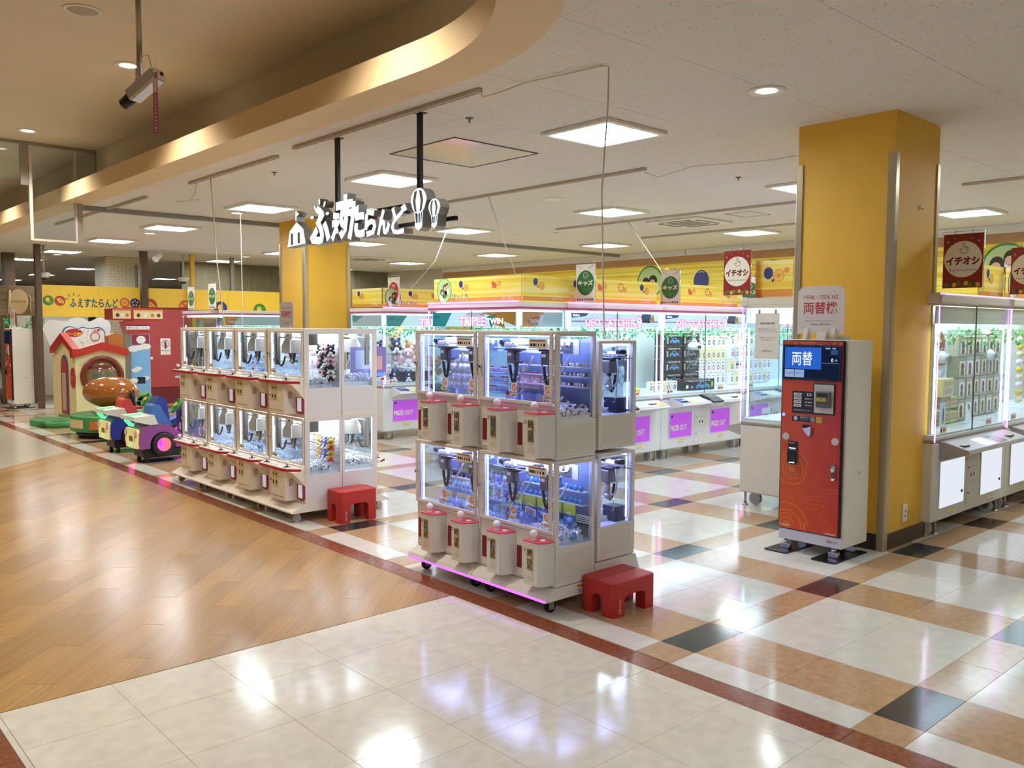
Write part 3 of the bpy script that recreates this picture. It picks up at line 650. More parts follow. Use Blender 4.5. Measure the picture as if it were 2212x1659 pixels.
ua3 = dup(ua, (AX, A0, .155), -PI/2, 'beige crane cabinet with pale blue dolls, lower left of the blue-lit stack')
ua4 = dup(ua, (AX, A0, .868), -PI/2, 'beige crane cabinet with white round plush, upper left of the blue-lit stack')
# cart under a column: sloped front lip with violet strip, four casters
def cart_a(label, y_left):
    t = thing('wheeled_platform', label, 'platform', (3.24, y_left, 0), -PI/2, 'wheeled platforms of the blue-lit stack')
    b = MB(); b.prism([(.0, .098), (.012, .118), (.07, .152), (.40, .152), (.40, .235), (.76, .235), (.815, .10), (.815, .085), (.0, .085)], .002, .648, 'x'); b.build('deck', BEIGE, t)
    b = MB(); b.box(.004, .646, -.004, .0, .086, .099); b.build('light_strip', M_PUR, t)
    b = MB(); b.box(.52, .57, .02, .0205, .0, .0); b.rect(.50, .54, .104, .112, -.0, 0)
    for x in (.07, .58):
        for y in (.09, .72):
            b = MB(); caster(b, x, y, .034, 0, 1); b.build('caster', [STEEL, BLACK], t)
    return t
ct = cart_a('pale platform on casters with violet edge light under the right front column', A1); dup(ct, (3.24, A0, 0), -PI/2, 'pale platform on casters with violet edge light under the left front column')
b = MB(TY(3.5, 3.296, .115, 0)); b.rect(-.01, .035, -.026, .026, -.001, 0); b.rect(-.01, .035, .012, .026, -.0016, 1)
for k in range(3): b.rect(-.005, .028, -.02+k*.009, -.016+k*.009, -.0016, 2)
b.build('caution_label', [PAPER, M_ORG2, INK], None); 
o = D.objects['caution_label']; o.parent = ct; o.matrix_parent_inverse = (Matrix.Translation(ct.location) @ Matrix.Rotation(-PI/2, 4, 'Z')).inverted()
# rear pair (faces the arcade): one column of two
def unit_r(label):
    t = thing('crane_cabinet', label, 'crane cabinet', group='blue-lit crane cabinets'); W_, Dp, H = .65, .33, .63
    b = MB(); b.box(0, W_, 0, Dp, 0, .02, 0, .004); b.box(0, .014, .0, Dp, .02, .2); b.box(W_-.014, W_, 0, Dp, .02, .2); b.box(0.014, W_-.014, 0, .014, .02, .2); b.box(.014, W_-.014, .014, Dp, .19, .2, 1); b.box(0, W_, 0, Dp, H-.018, H, 0, .004)
    b.box(.014, W_-.014, Dp-.012, Dp, .02, .2); b.build('cabinet', [BEIGE, M_INB], t)
    e = .03
    for x0, y0 in ((0, 0), (W_-e, 0), (0, Dp-e), (W_-e, Dp-e)): MB().box(x0, x0+e, y0, y0+e, .2, H-.018, 0, .004).build('frame_post', BEIGE, t)
    for x0 in (.006, W_-.010):
        b = MB(); b.box(x0, x0+.004, e, Dp-e, .2, H-.018); b.build('side_glass', GLASS, t)
    b = MB(); b.box(e, W_-e, .006, .010, .2, H-.018); b.build('glass_pane', GLASS, t)
    b = MB(); b.box(e, W_-e, Dp-.016, Dp-.004, .2, H-.018); b.build('back_panel', mat('smoky back sheet', '#a9adbb', .3), t)
    b = MB(); b.box(.04, W_-.04, .03, .045, H-.034, H-.022); b.box(.034, .04, .034, .04, .22, H-.04); b.box(W_-.04, W_-.034, .034, .04, .22, H-.04); b.build('light_strip', M_BLUE, t)
    b = MB(); b.box(.05, W_-.05, .06, Dp-.06, H-.026, H-.0185); b.build('fill_light_panel', M_BLUEP, t)  # same added emitter, brightens the rear compartment
    b = MB(); b.box(.04, .14, .04, .13, .2, .29); b.build('chute_box', mat('navy chute', '#1a2148', .4), t)
    b = MB(); b.box(-.0006, .0, .03, Dp-.03, .03, .19); b.build('side_panel', mat('beige side sheet', '#cfc4b0', .5), t)
    crane_a(t, .10, H-.02, W_); crane_a(t, .42, H-.02, W_)
    return t
ur = unit_r('small beige crane cabinet behind the blue-lit stack, upper one, chips beside a navy box'); ur.location = (3.99, 3.30, .893); ur.rotation_euler = (0, 0, PI/2)
ur2 = dup(ur, (3.99, 3.30, .24), PI/2, 'small beige crane cabinet behind the blue-lit stack, lower one')

# ---------------------------------------------------------------- white-lit stack with crimson shelves
M_FLAP = mat('prize flap', '#dfe3ea', .2); M_FLAP.node_tree.nodes['Principled BSDF'].inputs['Emission Color'].default_value = S('#dfe8ff'); M_FLAP.node_tree.nodes['Principled BSDF'].inputs['Emission Strength'].default_value = .3  # faint glow put into the flap colour to lighten it
M_RASP = mat('raspberry frame', '#a02c55', .35)
def unit_b(label):
    t = thing('crane_cabinet', label, 'crane cabinet', group='white-lit crane cabinets'); W_, Dp, H = .642, .342, .712; zg = .30
    b = MB(); b.box(0, W_, 0, Dp, 0, .015, 0, .002); b.box(0, W_, 0, .016, .015, zg, 0); b.box(0, W_, 0, Dp, H-.016, H, 0, .002)
    b.box(0, .012, .016, Dp, .015, .225, 1); b.box(W_-.012, W_, .016, Dp, .015, .225, 1); b.box(.012, W_-.012, .016, Dp, .213, .225, 2)
    b.build('cabinet', [CREAM, PALE, M_INB], t)
    b = MB()
    for x0 in (0, W_-.012):
        for y0, y1 in ((0, .045), (Dp-.02, Dp)): b.box(x0, x0+.012, y0, y1, .225, H-.016, 1)
        b.box(x0, x0+.012, .045, Dp-.02, H-.045, H-.016, 1)
    b.box(0, .03, -.0, .012, zg, H-.016); b.box(W_-.012, W_, 0, .012, zg, H-.016); b.build('frame', [CREAM, PALE], t)
    for x0 in (.004, W_-.008):
        b = MB(); b.box(x0, x0+.004, .045, Dp-.02, .225, H-.045); b.build('side_glass', GLASS, t)
    b = MB(); b.box(.03, W_-.012, Dp-.01, Dp-.002, .225, H-.016); b.build('back_panel', mat('slatted white back', '#dfe1e4', .45), t)
    b = MB()
    for z in (.3, .36, .42, .48, .54, .6): b.box(.03, W_-.012, Dp-.0135, Dp-.0101, z, z+.045)
    b.build('back_slat', mat('white back slat', '#eceef0', .4), t)
    b = MB(); b.box(.03, W_-.03, .03, .05, H-.03, H-.017); b.box(.03, W_-.03, Dp-.06, Dp-.04, H-.03, H-.017); b.box(.034, .046, .022, .03, .3, H-.03); b.build('light_strip', M_LED, t)
    b = MB(); b.box(.06, W_-.04, .065, Dp-.07, H-.024, H-.0165); b.build('fill_light_panel', M_LEDP, t)  # added emitter, fills the compartment with light beyond the strips
    # door
    b = MB(); x0, x1, z0, z1 = .045, W_-.006, .311, H-.016
    b.box(x0, x1, -.012, 0, z0, z0+.02, 0, .003); b.box(x0, x1, -.012, 0, z1-.022, z1, 0, .003); b.box(x0, x0+.038, -.012, 0, z0+.02, z1-.022, 0, .003); b.box(x1-.022, x1, -.012, 0, z0+.02, z1-.022, 0, .003); dr = b.build('door', CREAM, t)
    b = MB(); b.box(x0+.038, x1-.022, -.008, -.004, z0+.02, z1-.022); b.build('glass_pane', GLASS, dr)
    b = MB(); b.cyl((x0+.016, -.028, z0+.19), (x0+.016, -.012, z0+.19), .012, n=10); b.box(x0+.012, x0+.02, -.034, -.028, z0+.18, z0+.2); b.build('lock', CHROME, dr)
    b = MB(); b.rect(x0+.046, x0+.13, z0+.024, z0+.062, -.0086, 0); b.rect(x0+.052, x0+.124, z0+.056, z0+.06, -.0092, 1)
    for k, s in enumerate((.006, .014, .012, .01, .012)): b.rect(x0+.056+k*.014, x0+.056+k*.014+s*.7, z0+.03, z0+.046, -.0092, 2)
    b.build('sticker', [PAPER, M_ORG, INK], dr)
    # shelf
    def sh(z0, z1, o): return [(0.004, .0), (.004, -.04), (.07-o, -.118-o), (.10, -.128-o), (W_-.14, -.128-o), (W_-.085, -.112-o), (W_-.004, -.035), (W_-.004, 0)]
    b = MB(); b.prism(sh(0, 0, 0), .264, .289); sf = b.build('control_shelf', CREAM, t)
    b = MB(); b.prism(sh(0, 0, .004)[1:-1], .266, .285); b.build('edge_strip', RED, sf)
    b = MB(); b.prism([(.02, 0), (.09, -.118), (W_-.14, -.118), (W_-.09, -.10), (W_-.02, -.02), (W_-.02, 0)], .2885, .2905); b.build('control_sheet', mat('pale control sheet', '#e6ddcf', .3), sf)
    for x in (.115, W_-.165):
        b = MB(); b.sph((x, -.075, .325), .0185, 12, 8); b.lathe([(.028, 0), (.027, .003), (.006, .004), (.006, .02)], (x, -.075, .2905), 12, m=1); b.build('joystick', [WHITE, DARK], sf)
    b = MB()
    for x in (.17, .23, .29): b.lathe([(.014, 0), (.013, .004), (.001, .005)], (x, -.08, .2905), 10)
    b.lathe([(.018, 0), (.017, .005), (.001, .006)], (W_-.11, -.07, .2905), 10); b.build('button', WHITE, sf)
    b = MB(); b.prism([(0, .14), (-.0, .264), (-.11, .264), (-.05, .20)], .30, W_-.006, 'x'); b.build('shelf_bracket', CREAM, t)
    # coin box and flap
    b = MB(); b.box(.255, .51, -.115, 0, .012, .262, 0, .006); bx = b.build('coin_box', CREAM, t)
    b = MB(); b.box(.30, .40, -.119, -.115, .13, .25, 0, .002); b.box(.275, .49, -.1165, -.115, .045, .049, 1)
    for x in (.325, .375):
        b.rect(x-.012, x+.008, .142, .172, -.1196, 2); b.rect(x-.01, x+.01, .215, .222, -.1196, 2); b.oval(x, .228, .009, .009, -.1196, 2, 10); b.rect(x-.002, x+.002, .195, .215, -.1196, 1)
    b.build('coin_plate', [mat('yellowed coin plate', '#d6c79b', .4), mat('groove', '#9d8f72', .5), INK], bx)
    b = MB(); b.cyl((.278, -.13, .17), (.278, -.115, .17), .009, n=8); b.build('lock', STEEL, bx)
    b = MB(); b.box(.511, .513, -.075, -.04, .14, .2, 0, .001); b.ring(0, 0, 0, 0, 0); b.build('side_pad', mat('taupe pad', '#b7aa98', .5), bx)
    b = MB(); x0, x1, z0, z1 = .528, .634, .02, .17; k = .018
    pr = [(x0+k, z0), (x1-k, z0), (x1, z0+k), (x1, z1-k), (x1-k, z1), (x0+k, z1), (x0, z1-k), (x0, z0+k)]
    b.prism(pr, -.012, 0, 'y'); fl = b.build('prize_door', M_RASP, t)
    b = MB(); b.box(x0+.02, x1-.02, -.016, -.012, z0+.02, z1-.02, 0, .002); b.build('flap', M_FLAP, fl)
    b = MB(); b.box(.232, .246, -.006, 0, .06, .2, 0, .002); b.build('return_slot', mat('crimson slot', '#a3243a', .4), t)
    # crane
    cx, cy_, zt = .30, .085, H-.016
    b = MB(); b.box(.085, .13, .02, .06, .40, zt, 0, .006); b.build('cable_column', mat('taupe column', '#6f675e', .4, .3), t)
    b = MB(); b.cyl((.09, cy_-.03, zt-.06), (W_-.05, cy_-.03, zt-.06), .006, n=8); b.cyl((.09, cy_+.03, zt-.05), (W_-.05, cy_+.03, zt-.05), .005, n=8); b.box(W_-.07, W_-.03, cy_-.04, cy_+.06, zt-.12, zt-.02, 0, .004); b.build('rail', STEEL, t)
    b = MB(); b.prism([(cx-.03, zt-.02), (cx+.10, zt-.02), (cx+.10, zt-.055), (cx+.06, zt-.08), (cx+.06, zt-.19), (cx-.09, zt-.19), (cx-.085, zt-.13), (cx-.03, zt-.075)], cy_-.06, cy_-.05, 'y'); b.prism([(cx-.08, zt-.19), (cx+.055, zt-.19), (cx+.055, zt-.08), (cx-.03, zt-.075)], cy_-.05, cy_+.05, 'y', 1)
    b.ring(cx+.03, zt-.052, .0, .018, cy_-.0606, 2, 12, 0, PI); b.build('crane_cover', [WHITE, mat('grey crane side', '#9a948c', .4), DARK], t)
    b = MB(); b.tube(hose(cx-.055, cy_, zt-.19, cx+.035, cy_, zt-.19, .085), .0085, 8); b.tube(hose(.12, cy_-.05, zt-.24, cx-.08, cy_-.03, zt-.22, .07), .008, 8); b.build('coil_cable', M_CABLE, t)
    b = MB(); b.cyl((cx-.01, cy_, zt-.19), (cx-.01, cy_, zt-.27), .016, n=10); b.build('claw_hub', STEEL, t)
    for s in (-1, 1):
        b = MB(); b.tube(arm_pts(cx-.01+s*.01, cy_, zt-.265, s, .10, .055), .0032, 5); b.build('claw_arm', CHROME, t)
    b = MB(); b.box(.36, .364, .03, .16, .225, .33); b.box(.364, W_-.014, .158, .162, .225, .31); b.build('chute_wall', ACRYL, t)
    return t
BX, BXR = 3.40, 4.09
ub = unit_b('cream crane cabinet, lower row, fourth from the left, cartoon badges and plush pouches inside')
NAMES = ('first', 'second', 'third', 'fourth'); BY = [6.25+.6435*(4-k) for k in range(4)]
UB = {}
for k in range(4):
    for lv, z in ((0, .153), (1, .866)):
        for row in (0, 1):
            x, rz = (BX, -PI/2) if row == 0 else (BXR, PI/2); y = BY[k] if row == 0 else BY[k]-.6435
            lb = '%s crane cabinet with crimson shelf, %s row, %s from the left%s' % ('cream' if row == 0 else 'pale', ('lower', 'upper')[lv], NAMES[k], '' if row == 0 else ', rear side')
            if (k, lv, row) == (3, 0, 0): ub.location = (x, y, z); ub.rotation_euler = (0, 0, rz); ub['label'] = lb; UB[k, lv, row] = ub
            else: UB[k, lv, row] = dup(ub, (x, y, z), rz, lb)
def cart_b(label, y):
    t = thing('wheeled_platform', label, 'platform', (3.275, y, 0), -PI/2, 'wheeled platforms of the cream stack')
    b = MB(); b.prism([(0, .083), (.0, .094), (.125, .152), (.81, .152), (.935, .098), (.935, .083)], .002, .6415, 'x'); b.build('deck', CREAM, t)
    for x in (.07, .57):
        for yy in (.07, .86):
            b = MB(); caster(b, x, yy, .032, 0, 1); b.build('caster', [STEEL, mat('ivory wheel', '#cfc8b6', .5)], t)
    return t
cb = cart_b('cream platform on ivory casters under the fourth crane column', BY[3])
for k in range(3): dup(cb, (3.275, BY[k], 0), -PI/2, 'cream platform on ivory casters under the %s crane column' % NAMES[k])
# ================================================================ LARGE CLAW CABINETS
M_MAG = mat('magenta stripe', '#b8457f', .4); M_PINKL = glow('pink light strip', '#ff7cf0', 4.0); M_IN = glow('cool tube light', '#eafcff', 7); M_INP = glow('cool fill panel', '#eefcff', 5); M_PURP = mat('purple prize door', '#b04fd0', .3); M_PURP.node_tree.nodes['Principled BSDF'].inputs['Emission Color'].default_value = S('#b54fe0'); M_PURP.node_tree.nodes['Principled BSDF'].inputs['Emission Strength'].default_value = .35
M_LITP = glow('lit white prize door', '#eef4ff', .78); M_CAB = mat('glossy white cabinet', '#e6e8ea', .25); M_BANN = mat('banner edge', '#e9e2c8', .5); M_CABB = mat('bone white cabinet', '#d9d5ca', .4)
M_LEAF = mat('plastic ivy leaf', '#3fae6a', .4, var=.3, vs=30); M_TEAL = mat('teal print', '#3aa6a0', .4); M_AMBER = mat('amber print', '#e39a3a', .4)
M_SGLOW = glow('pink sign light', '#ff5fa8', 1.6); M_WGLOW = glow('white sign light', '#fff4fb', 1.8)
M_ROLL = mat('bone roll header', '#cfc7b8', .45); M_TRAY = mat('white play field', '#e9f1f4', .25); M_ICON = mat('tan icon print', '#e0a54c', .5); M_RICON = mat('red icon print', '#d2643c', .5)
_r = random.Random(3)
def leaves(b, x0, x1, y, z, n, m=0):
    for k in range(n):
        x = x0+(x1-x0)*_r.random(); yy = y+_r.uniform(-.04, .04); zz = z+_r.uniform(-.06, .05); a = _r.random()*6.28; s = _r.uniform(.022, .04); t = _r.uniform(-.5, .5)
        dx, dz = math.cos(a)*s, math.sin(a)*s
        b.put([(x, yy, zz), (x+dx*.5-dz*.5, yy+t*s, zz+dz*.5+dx*.5), (x+dx*1.2, yy, zz+dz*1.2), (x+dx*.5+dz*.5, yy-t*s, zz+dz*.5-dx*.5)], [(0, 1, 2, 3)], m)
GARL = {}
def icons(b, x0, x1, z0, z1, y, navy, tan, red, txt, word=None, wordm=None):
    """row of little fair pictures as on the cabinet banners"""
    h = z1-z0; n = max(1, int((x1-x0)/(h*1.55)))
    for k in range(n):
        x = x0+h*.55+k*(x1-x0)/n; z = z0+h*.62; kind = k % 3
        if kind == 0: balloon(b, x, z+.02, h*.34, y, navy, txt); b.ring(x+h*.38, z-.02, h*.02, h*.19, y, tan, 14)
        elif kind == 1:
            b.face([(x-h*.1, z+h*.1), (x-h*.02, z-h*.15), (x+h*.25, z-h*.17), (x+h*.3, z-.0), (x+h*.05, z+h*.16)], y, red); st = [(x+h*.45+h*(.2 if i % 2 == 0 else .09)*math.sin(i*PI/5), z+h*.05+h*(.2 if i % 2 == 0 else .09)*math.cos(i*PI/5)) for i in range(10)]; b.face(st, y-.0006, tan)
        else:
            b.ring(x, z+h*.03, h*.15, h*.19, y, red, 16); b.ring(x, z+h*.03, h*.02, h*.04, y, red, 8)
            for i in range(8): a = i*PI/4; b.oval(x+h*.2*math.cos(a), z+h*.03+h*.2*math.sin(a), h*.03, h*.03, y-.0006, red, 6)
            b.face([(x+h*.2, z-h*.22), (x+h*.42, z-h*.17), (x+h*.42, z+h*.06), (x+h*.2, z+h*.04)], y-.0006, tan)
def banner(t, x0, x1, z0, z1, y, word=None, photo=False, side=None, wm=None, face=True):
    """yellow striped board standing on the roof; front faces -y at depth y, side=(end, depth) adds a return"""
    b = MB(); b.box(x0, x1, y, y+.012, z0, z1); bo = b.build('banner_board', M_STR, t)
    b = MB(); b.rect(x0, x1, z0, z0+(z1-z0)*.17, y-.0008, 0); b.build('orange_band', M_ORG, bo)
    b = MB(); xa = x0+(.36 if photo else .05)
    icons(b, xa, x1-.04, z0+.03, z1, y-.0015, 0, 1, 2, 3)
    b.text('ふぇすたらんど', x1-.30, x1-.12, z0+.015, z0+.065, y-.0022, 3, .01)
    b.build('fair_print', [M_NAVY, M_ICON, M_RICON, PAPER], bo)
    if word:
        b = MB(); b.text(word, xa-.04, xa+.26, z0+.022, z0+.10, y-.0024, 0, .045); b.text(word, xa-.036, xa+.256, z0+.026, z0+.096, y-.003, 1, .012); b.build('lettering', [PAPER, wm], bo)
    if photo:
        b = MB(); px, pz = x0+.19, (z0+z1)/2; r = (z1-z0)*.52
        b.oval(px, pz, .135, r, y-.002, 0); b.oval(px, pz, .125, r*.94, y-.0027, 1)
        for dx, dz, s, c in ((-.04, -.02, 1, 2), (.01, .03, 1.1, 2), (.05, .05, .95, 2)):
            b.oval(px+dx, pz+dz-.06*s, .04*s, .05*s, y-.003, 5 if dx == .01 else 3, 12); b.oval(px+dx, pz+dz, .03*s, .036*s, y-.0034, 2, 12); b.oval(px+dx+.006, pz+dz-.008, .02*s, .026*s, y-.0038, 4, 10)
        b.build('photo_oval', [wm or M_GRN, M_PGRN, M_HAIR, PAPER, M_SKIN, M_GRN], bo)
    if side:
        xs_, dep = side; b = MB(TY(xs_, y+dep if xs_ < .5 else y, 0, -PI/2 if xs_ < .5 else PI/2)); yy = 0
        b.box(0, dep, 0, .012, z0, z1); so = b.build('banner_board', M_STR, t)
        b = MB(b.T); b.rect(0, dep, z0, z0+(z1-z0)*.17, -.0008); b.build('orange_band', M_ORG, so)
        b = MB(b.T); icons(b, .05, dep-.05, z0+.03, z1, -.0015, 0, 1, 2, 3); b.text('ふぇすたらんど', dep-.26, dep-.08, z0+.015, z0+.065, -.002, 3, .01); b.build('fair_print', [M_NAVY, M_ICON, M_RICON, PAPER], so)
def big_claw(t, x, y, zt, name='claw'):
    b = MB(); b.cyl((x, y, zt), (x, y, zt-.16), .028, n=12); b.cyl((x, y, zt-.16), (x, y, zt-.18), .04, n=12); b.build('claw_shaft', mat('pale shaft', '#c9d0d2', .25, .5), t)
    b = MB(); b.lathe([(.001, .07), (.05, .06), (.085, .025), (.09, -.01), (.075, -.04), (.001, -.05)], (x, y, zt-.25), 16); b.rect(x-.035, x+.035, zt-.275, zt-.235, y-.091, 1)
    c = b.build(name, [mat('white claw dome', '#eef1f2', .2), mat('claw counter', '#4a3238', .3)], t)
    for s in (-1, 1):
        b = MB(); p = [(x+s*.07, y, zt-.27), (x+s*.125, y, zt-.31), (x+s*.12, y, zt-.38), (x+s*.03, y, zt-.50)]; b.tube(p, .014, 6); b.box(x+s*.03-.03, x+s*.03+.03, y-.02, y+.02, zt-.525, zt-.495, 1, .004); b.build('claw_arm', [ACRYL, DARK], c)
    b = MB(); b.tube([(x+.02, y+.05, zt), (x+.08, y+.06, zt-.06), (x+.12, y+.06, zt-.15), (x+.10, y+.05, zt-.22)], .006); b.build('hose', WHITE, t)
def marquee(t, kind, w_, y):
    if kind == 'none': return
    b = MB(); b.box(.06, w_-.06, y, y+.008, 1.60, 1.755)
    bo = b.build('marquee_board', mat('lit pale marquee', '#d3eaea', .3, emit=.45), t); b = MB(); yy = y-.001
    if kind == 'triple':
        b.face([(.07, 1.60), (.30, 1.60), (.42, 1.755), (.07, 1.755)], yy, 2); b.face([(w_-.62, 1.755), (w_-.07, 1.755), (w_-.07, 1.61)], yy, 3)
        b.text('UFO CATCHER', w_*.44, w_*.64, 1.715, 1.745, yy-.001, 4, .02)
        b.text('TRIPLE', w_*.36-.006, w_*.64+.006, 1.603, 1.711, yy-.001, 0, .10); b.text('TRIPLE', w_*.36, w_*.64, 1.609, 1.705, yy-.002, 1, .02)
        b.face([(w_*.66, 1.705), (w_*.76, 1.73), (w_*.71, 1.58)], yy-.001, 2); b.face([(w_*.70, 1.64), (w_*.82, 1.735), (w_*.85, 1.585)], yy-.0015, 3); b.text('TWIN', w_*.66, w_*.83, 1.63, 1.69, yy-.003, 1, .03)
        b.text('SEGA', .10, .2, 1.69, 1.72, yy-.002, 5, .02)
    else:
        b.face([(.07, 1.70), (.30, 1.72), (.34, 1.755), (.07, 1.755)], yy, 5); b.text('SEGA', .09, .2, 1.715, 1.74, yy-.001, 1, .02); b.face([(w_-.42, 1.66), (w_-.22, 1.65), (w_-.2, 1.755), (w_-.36, 1.755)], yy, 5); b.face([(w_-.24, 1.68), (w_-.14, 1.67), (w_-.16, 1.75)], yy-.0006, 3)
        b.face([(.07, 1.655), (w_-.07, 1.655), (w_-.07, 1.67), (.07, 1.67)], yy, 6)
        b.text('UFO CATCHER', .28, w_*.70, 1.60, 1.70, yy-.001, 0, .085); b.text('UFO CATCHER', .288, w_*.70-.008, 1.61, 1.69, yy-.002, 1, .015); b.text('9', w_*.705, w_*.775, 1.575, 1.735, yy-.001, 0, .09); b.text('9', w_*.712, w_*.768, 1.59, 1.72, yy-.002, 1, .02)
    b.build('lettering', [M_SGLOW, M_WGLOW, M_TEAL, M_AMBER, mat('rose print', '#c85a86', .4), mat('deep blue print', '#2c4a8e', .4), mat('lilac stripe', '#b7a3d6', .4)], bo)
def wheel(b, x, y, r=.055, m=0):
    b.cyl((x-.02, y, r), (x+.02, y, r), r, n=18, m=m); b.cyl((x-.023, y, r), (x+.023, y, r), r*.55, n=12, m=1); b.box(x-.03, x+.03, y-.03, y+.03, r*2-.01, r*2+.012, 1)
def cabinet(label, loc, rz, w_, dep, style='nine', mq='nine', sides='', claws=(), panels=None, word=None, photo=True, wm=None, side=None, ban=None, garland=True, sheet_l=None, pink=True):
    t = thing('claw_cabinet', label, 'claw machine', loc, rz, 'large claw cabinets'); roll = style == 'roll'; body = M_CABB if roll else M_CAB
    b = MB(); b.box(.0, w_, 0, dep, .12, .735, 0, .012); b.box(0, w_, .0, dep, .735, .755, 1); b.box(.005, w_-.005, 0.005, dep-.005, .755, .775, 0)
    base = b.build('base', [body, mat('grey ledge', '#9a9893', .4, .3)], t)
    for x in (.12, w_-.12):
        for y in (.10, dep-.1):
            b = MB(); wheel(b, x, y); b.build('caster', [mat('grey wheel', '#b4b4b2', .5), STEEL], t)
    for x in (.2, w_-.03):
        b = MB(); b.cyl((x, .05, .012), (x, .05, .125), .012, n=8); b.lathe([(.03, 0), (.03, .006), (.012, .02)], (x, .05, 0), 12); b.build('leveling_foot', STEEL, t)
    pn = panels or ((.16, .60), (1.01, 1.43)); zc0, zc1 = (.22, .58) if roll else (.258, .557)
    for x0, x1 in pn:
        b = MB(); b.box(x0-.012, x1+.012, -.006, 0, zc0-.012, zc1+.012, 0, .002); b.box(x0, x1, -.009, -.006, zc0, zc1, 1); pd = b.build('prize_door', [body, M_LITP if roll else M_PURP], t)
        b = MB()
        if roll: b.cyl((x1-.05, -.016, zc0+.09), (x1-.05, -.009, zc0+.09), .012, n=10, m=1)
        else: b.text('PRIZE OUT', x0+.01, x1-.10, zc0+.08, zc0+.15, -.0105, 0, .045); b.cyl((x0+.04, -.014, zc1-.04), (x0+.04, -.009, zc1-.04), .018, n=12, m=2)
        b.build('lettering' if not roll else 'latch', [PAPER, DARK, mat('dark purple knob', '#6a2a7e', .4)], pd)
        b = MB(); b.rect((x0+x1)/2-.06, (x0+x1)/2+.10, zc0-.085, zc0-.035, -.001, 0); b.rect((x0+x1)/2-.06, (x0+x1)/2+.10, zc0-.047, zc0-.035, -.0016, 1)
        for k in range(2): b.rect((x0+x1)/2-.05, (x0+x1)/2+.08, zc0-.076+k*.013, zc0-.071+k*.013, -.0016, 2)
        b.build('caution_label', [PAPER, mat('caution yellow', '#e3d04a', .5), mat('pale ink', '#8d8878', .6)], base)
    if len(pn) > 1:
        xa, xb = pn[0][1]+.07, pn[1][0]-.07
        b = MB(); b.box(xa, xb, -.004, 0, .16, .36, 0, .001); b.box(xa, xb, -.004, 0, .37, .565, 0, .001)
        for k in (-1, 1): b.rect((xa+xb)/2+k*.03-.012, (xa+xb)/2+k*.03+.012, .40, .43, -.0046, 1)
        for k in (0, 1): b.rect((xa+xb)/2+k*.06-.0, (xa+xb)/2+k*.06+.02, .475, .482, -.0046, 1)
        b.cyl((xa+.03, -.01, .48), (xa+.03, -.004, .48), .007, n=8, m=1); b.cyl((xa+.03, -.01, .27), (xa+.03, -.004, .27), .007, n=8, m=1); b.build('coin_door', [body, mat('dark grey fitting', '#4c4d50', .4, .3)], t)
    # control shelf
    x0, x1 = pn[0][0]-.02, pn[-1][1]+.14; x1 = min(x1, w_-.1)
    b = MB(); b.prism([(0, .60), (0, .74), (-.03, .735), (-.21, .685), (-.22, .665), (-.20, .655), (-.03, .61)], x0, x1, 'x'); sh_ = b.build('control_shelf', mat('grey control panel', '#a7a4a0', .4, .2) if roll else M_CAB, t)
    b = MB(TY(0, 0, 0, 0)); v = [(x0+.01, -.035, .7365), (x1-.01, -.035, .7365), (x1-.01, -.205, .6895), (x0+.01, -.205, .6895)]; b.poly(v, 0)
    def on(xa, xb, f0, f1, m, lift=.0012): b.poly([(xa, -.035-.17*f0, .7365-.047*f0+lift), (xb, -.035-.17*f0, .7365-.047*f0+lift), (xb, -.035-.17*f1, .7365-.047*f1+lift), (xa, -.035-.17*f1, .7365-.047*f1+lift)], m)
    if not roll: on(x0+.02, x0+.2, .05, .9, 1); on(x0+.22, x0+.30, .5, .95, 2); on(x1-.16, x1-.03, .4, .95, 2)
    else: on(x0+.42, x0+.62, .2, .9, 3); on(x0+.72, x0+.90, .2, .9, 4)
    b.build('control_sheet', [mat('panel silver', '#b9b8bb', .35, .3) if roll else mat('panel pale', '#dce3e6', .3), mat('panel blue', '#4a63a8', .35), mat('panel yellow', '#e2cf4e', .35), glow('small screen white', '#ffffff', 1.5), mat('small screen dark', '#5a5560', .2)], sh_)
    for xx in (x0+.10, x0+.16, x1-.26, x1-.20):
        b = MB(); b.lathe([(.03, 0), (.03, .008), (.024, .008)], (xx, -.13, .708), 16, m=1); b.lathe([(.024, .008), (.022, .013), (.001, .015)], (xx, -.13, .708), 16); b.build('button', [WHITE, DARK], sh_)
    if not roll:
        xm = (x0+x1)/2; b = MB(); b.prism([(-.03, .74), (-.03, .765), (-.15, .735), (-.235, .69), (-.235, .672)], xm-.12, xm+.10, 'x'); b.poly([(xm-.06, -.06, .7592), (xm+.05, -.06, .7592), (xm+.05, -.13, .7417), (xm-.06, -.13, .7417)], 1); b.build('card_reader', [DARK, mat('reader screen', '#77848a', .1)], sh_)
        b = MB(); b.prism([(-.05, .66), (-.22, .672), (-.2, .63), (-.05, .60)], xm-.14, xm+.14, 'x'); b.build('reader_tray', WHITE, sh_)
    # upper part
    zt = 1.775; e = .016
    for px, py in ((0, 0), (w_-e, 0), (0, dep-e), (w_-e, dep-e)):
        b = MB(); b.box(px, px+e, py, py+e, .775, zt); b.build('corner_post', ACRYL, t)
    for px in ((.004, w_-.010)):
        b = MB(); b.box(px, px+.006, -.006, .0, .74, zt+.0); b.build('light_strip', M_PINKL if pink else ACRYL, t)
    for xa, xb in ((.02, w_/2-.004), (w_/2+.004, w_-.02)):
        b = MB(); b.box(xa, xb, .004, .008, .778, zt); b.build('glass_pane', GLASS, t)
    b = MB(); b.box(w_/2-.004, w_/2+.004, .002, .010, .778, zt); b.build('glass_joint', mat('dark glass edge', '#5e7476', .2), t)
    for s in sides:
        xx = .004 if s == 'l' else w_-.008
        b = MB(); b.box(xx, xx+.004, e, dep-e, .778, zt); b.build('side_glass', GLASS, t)
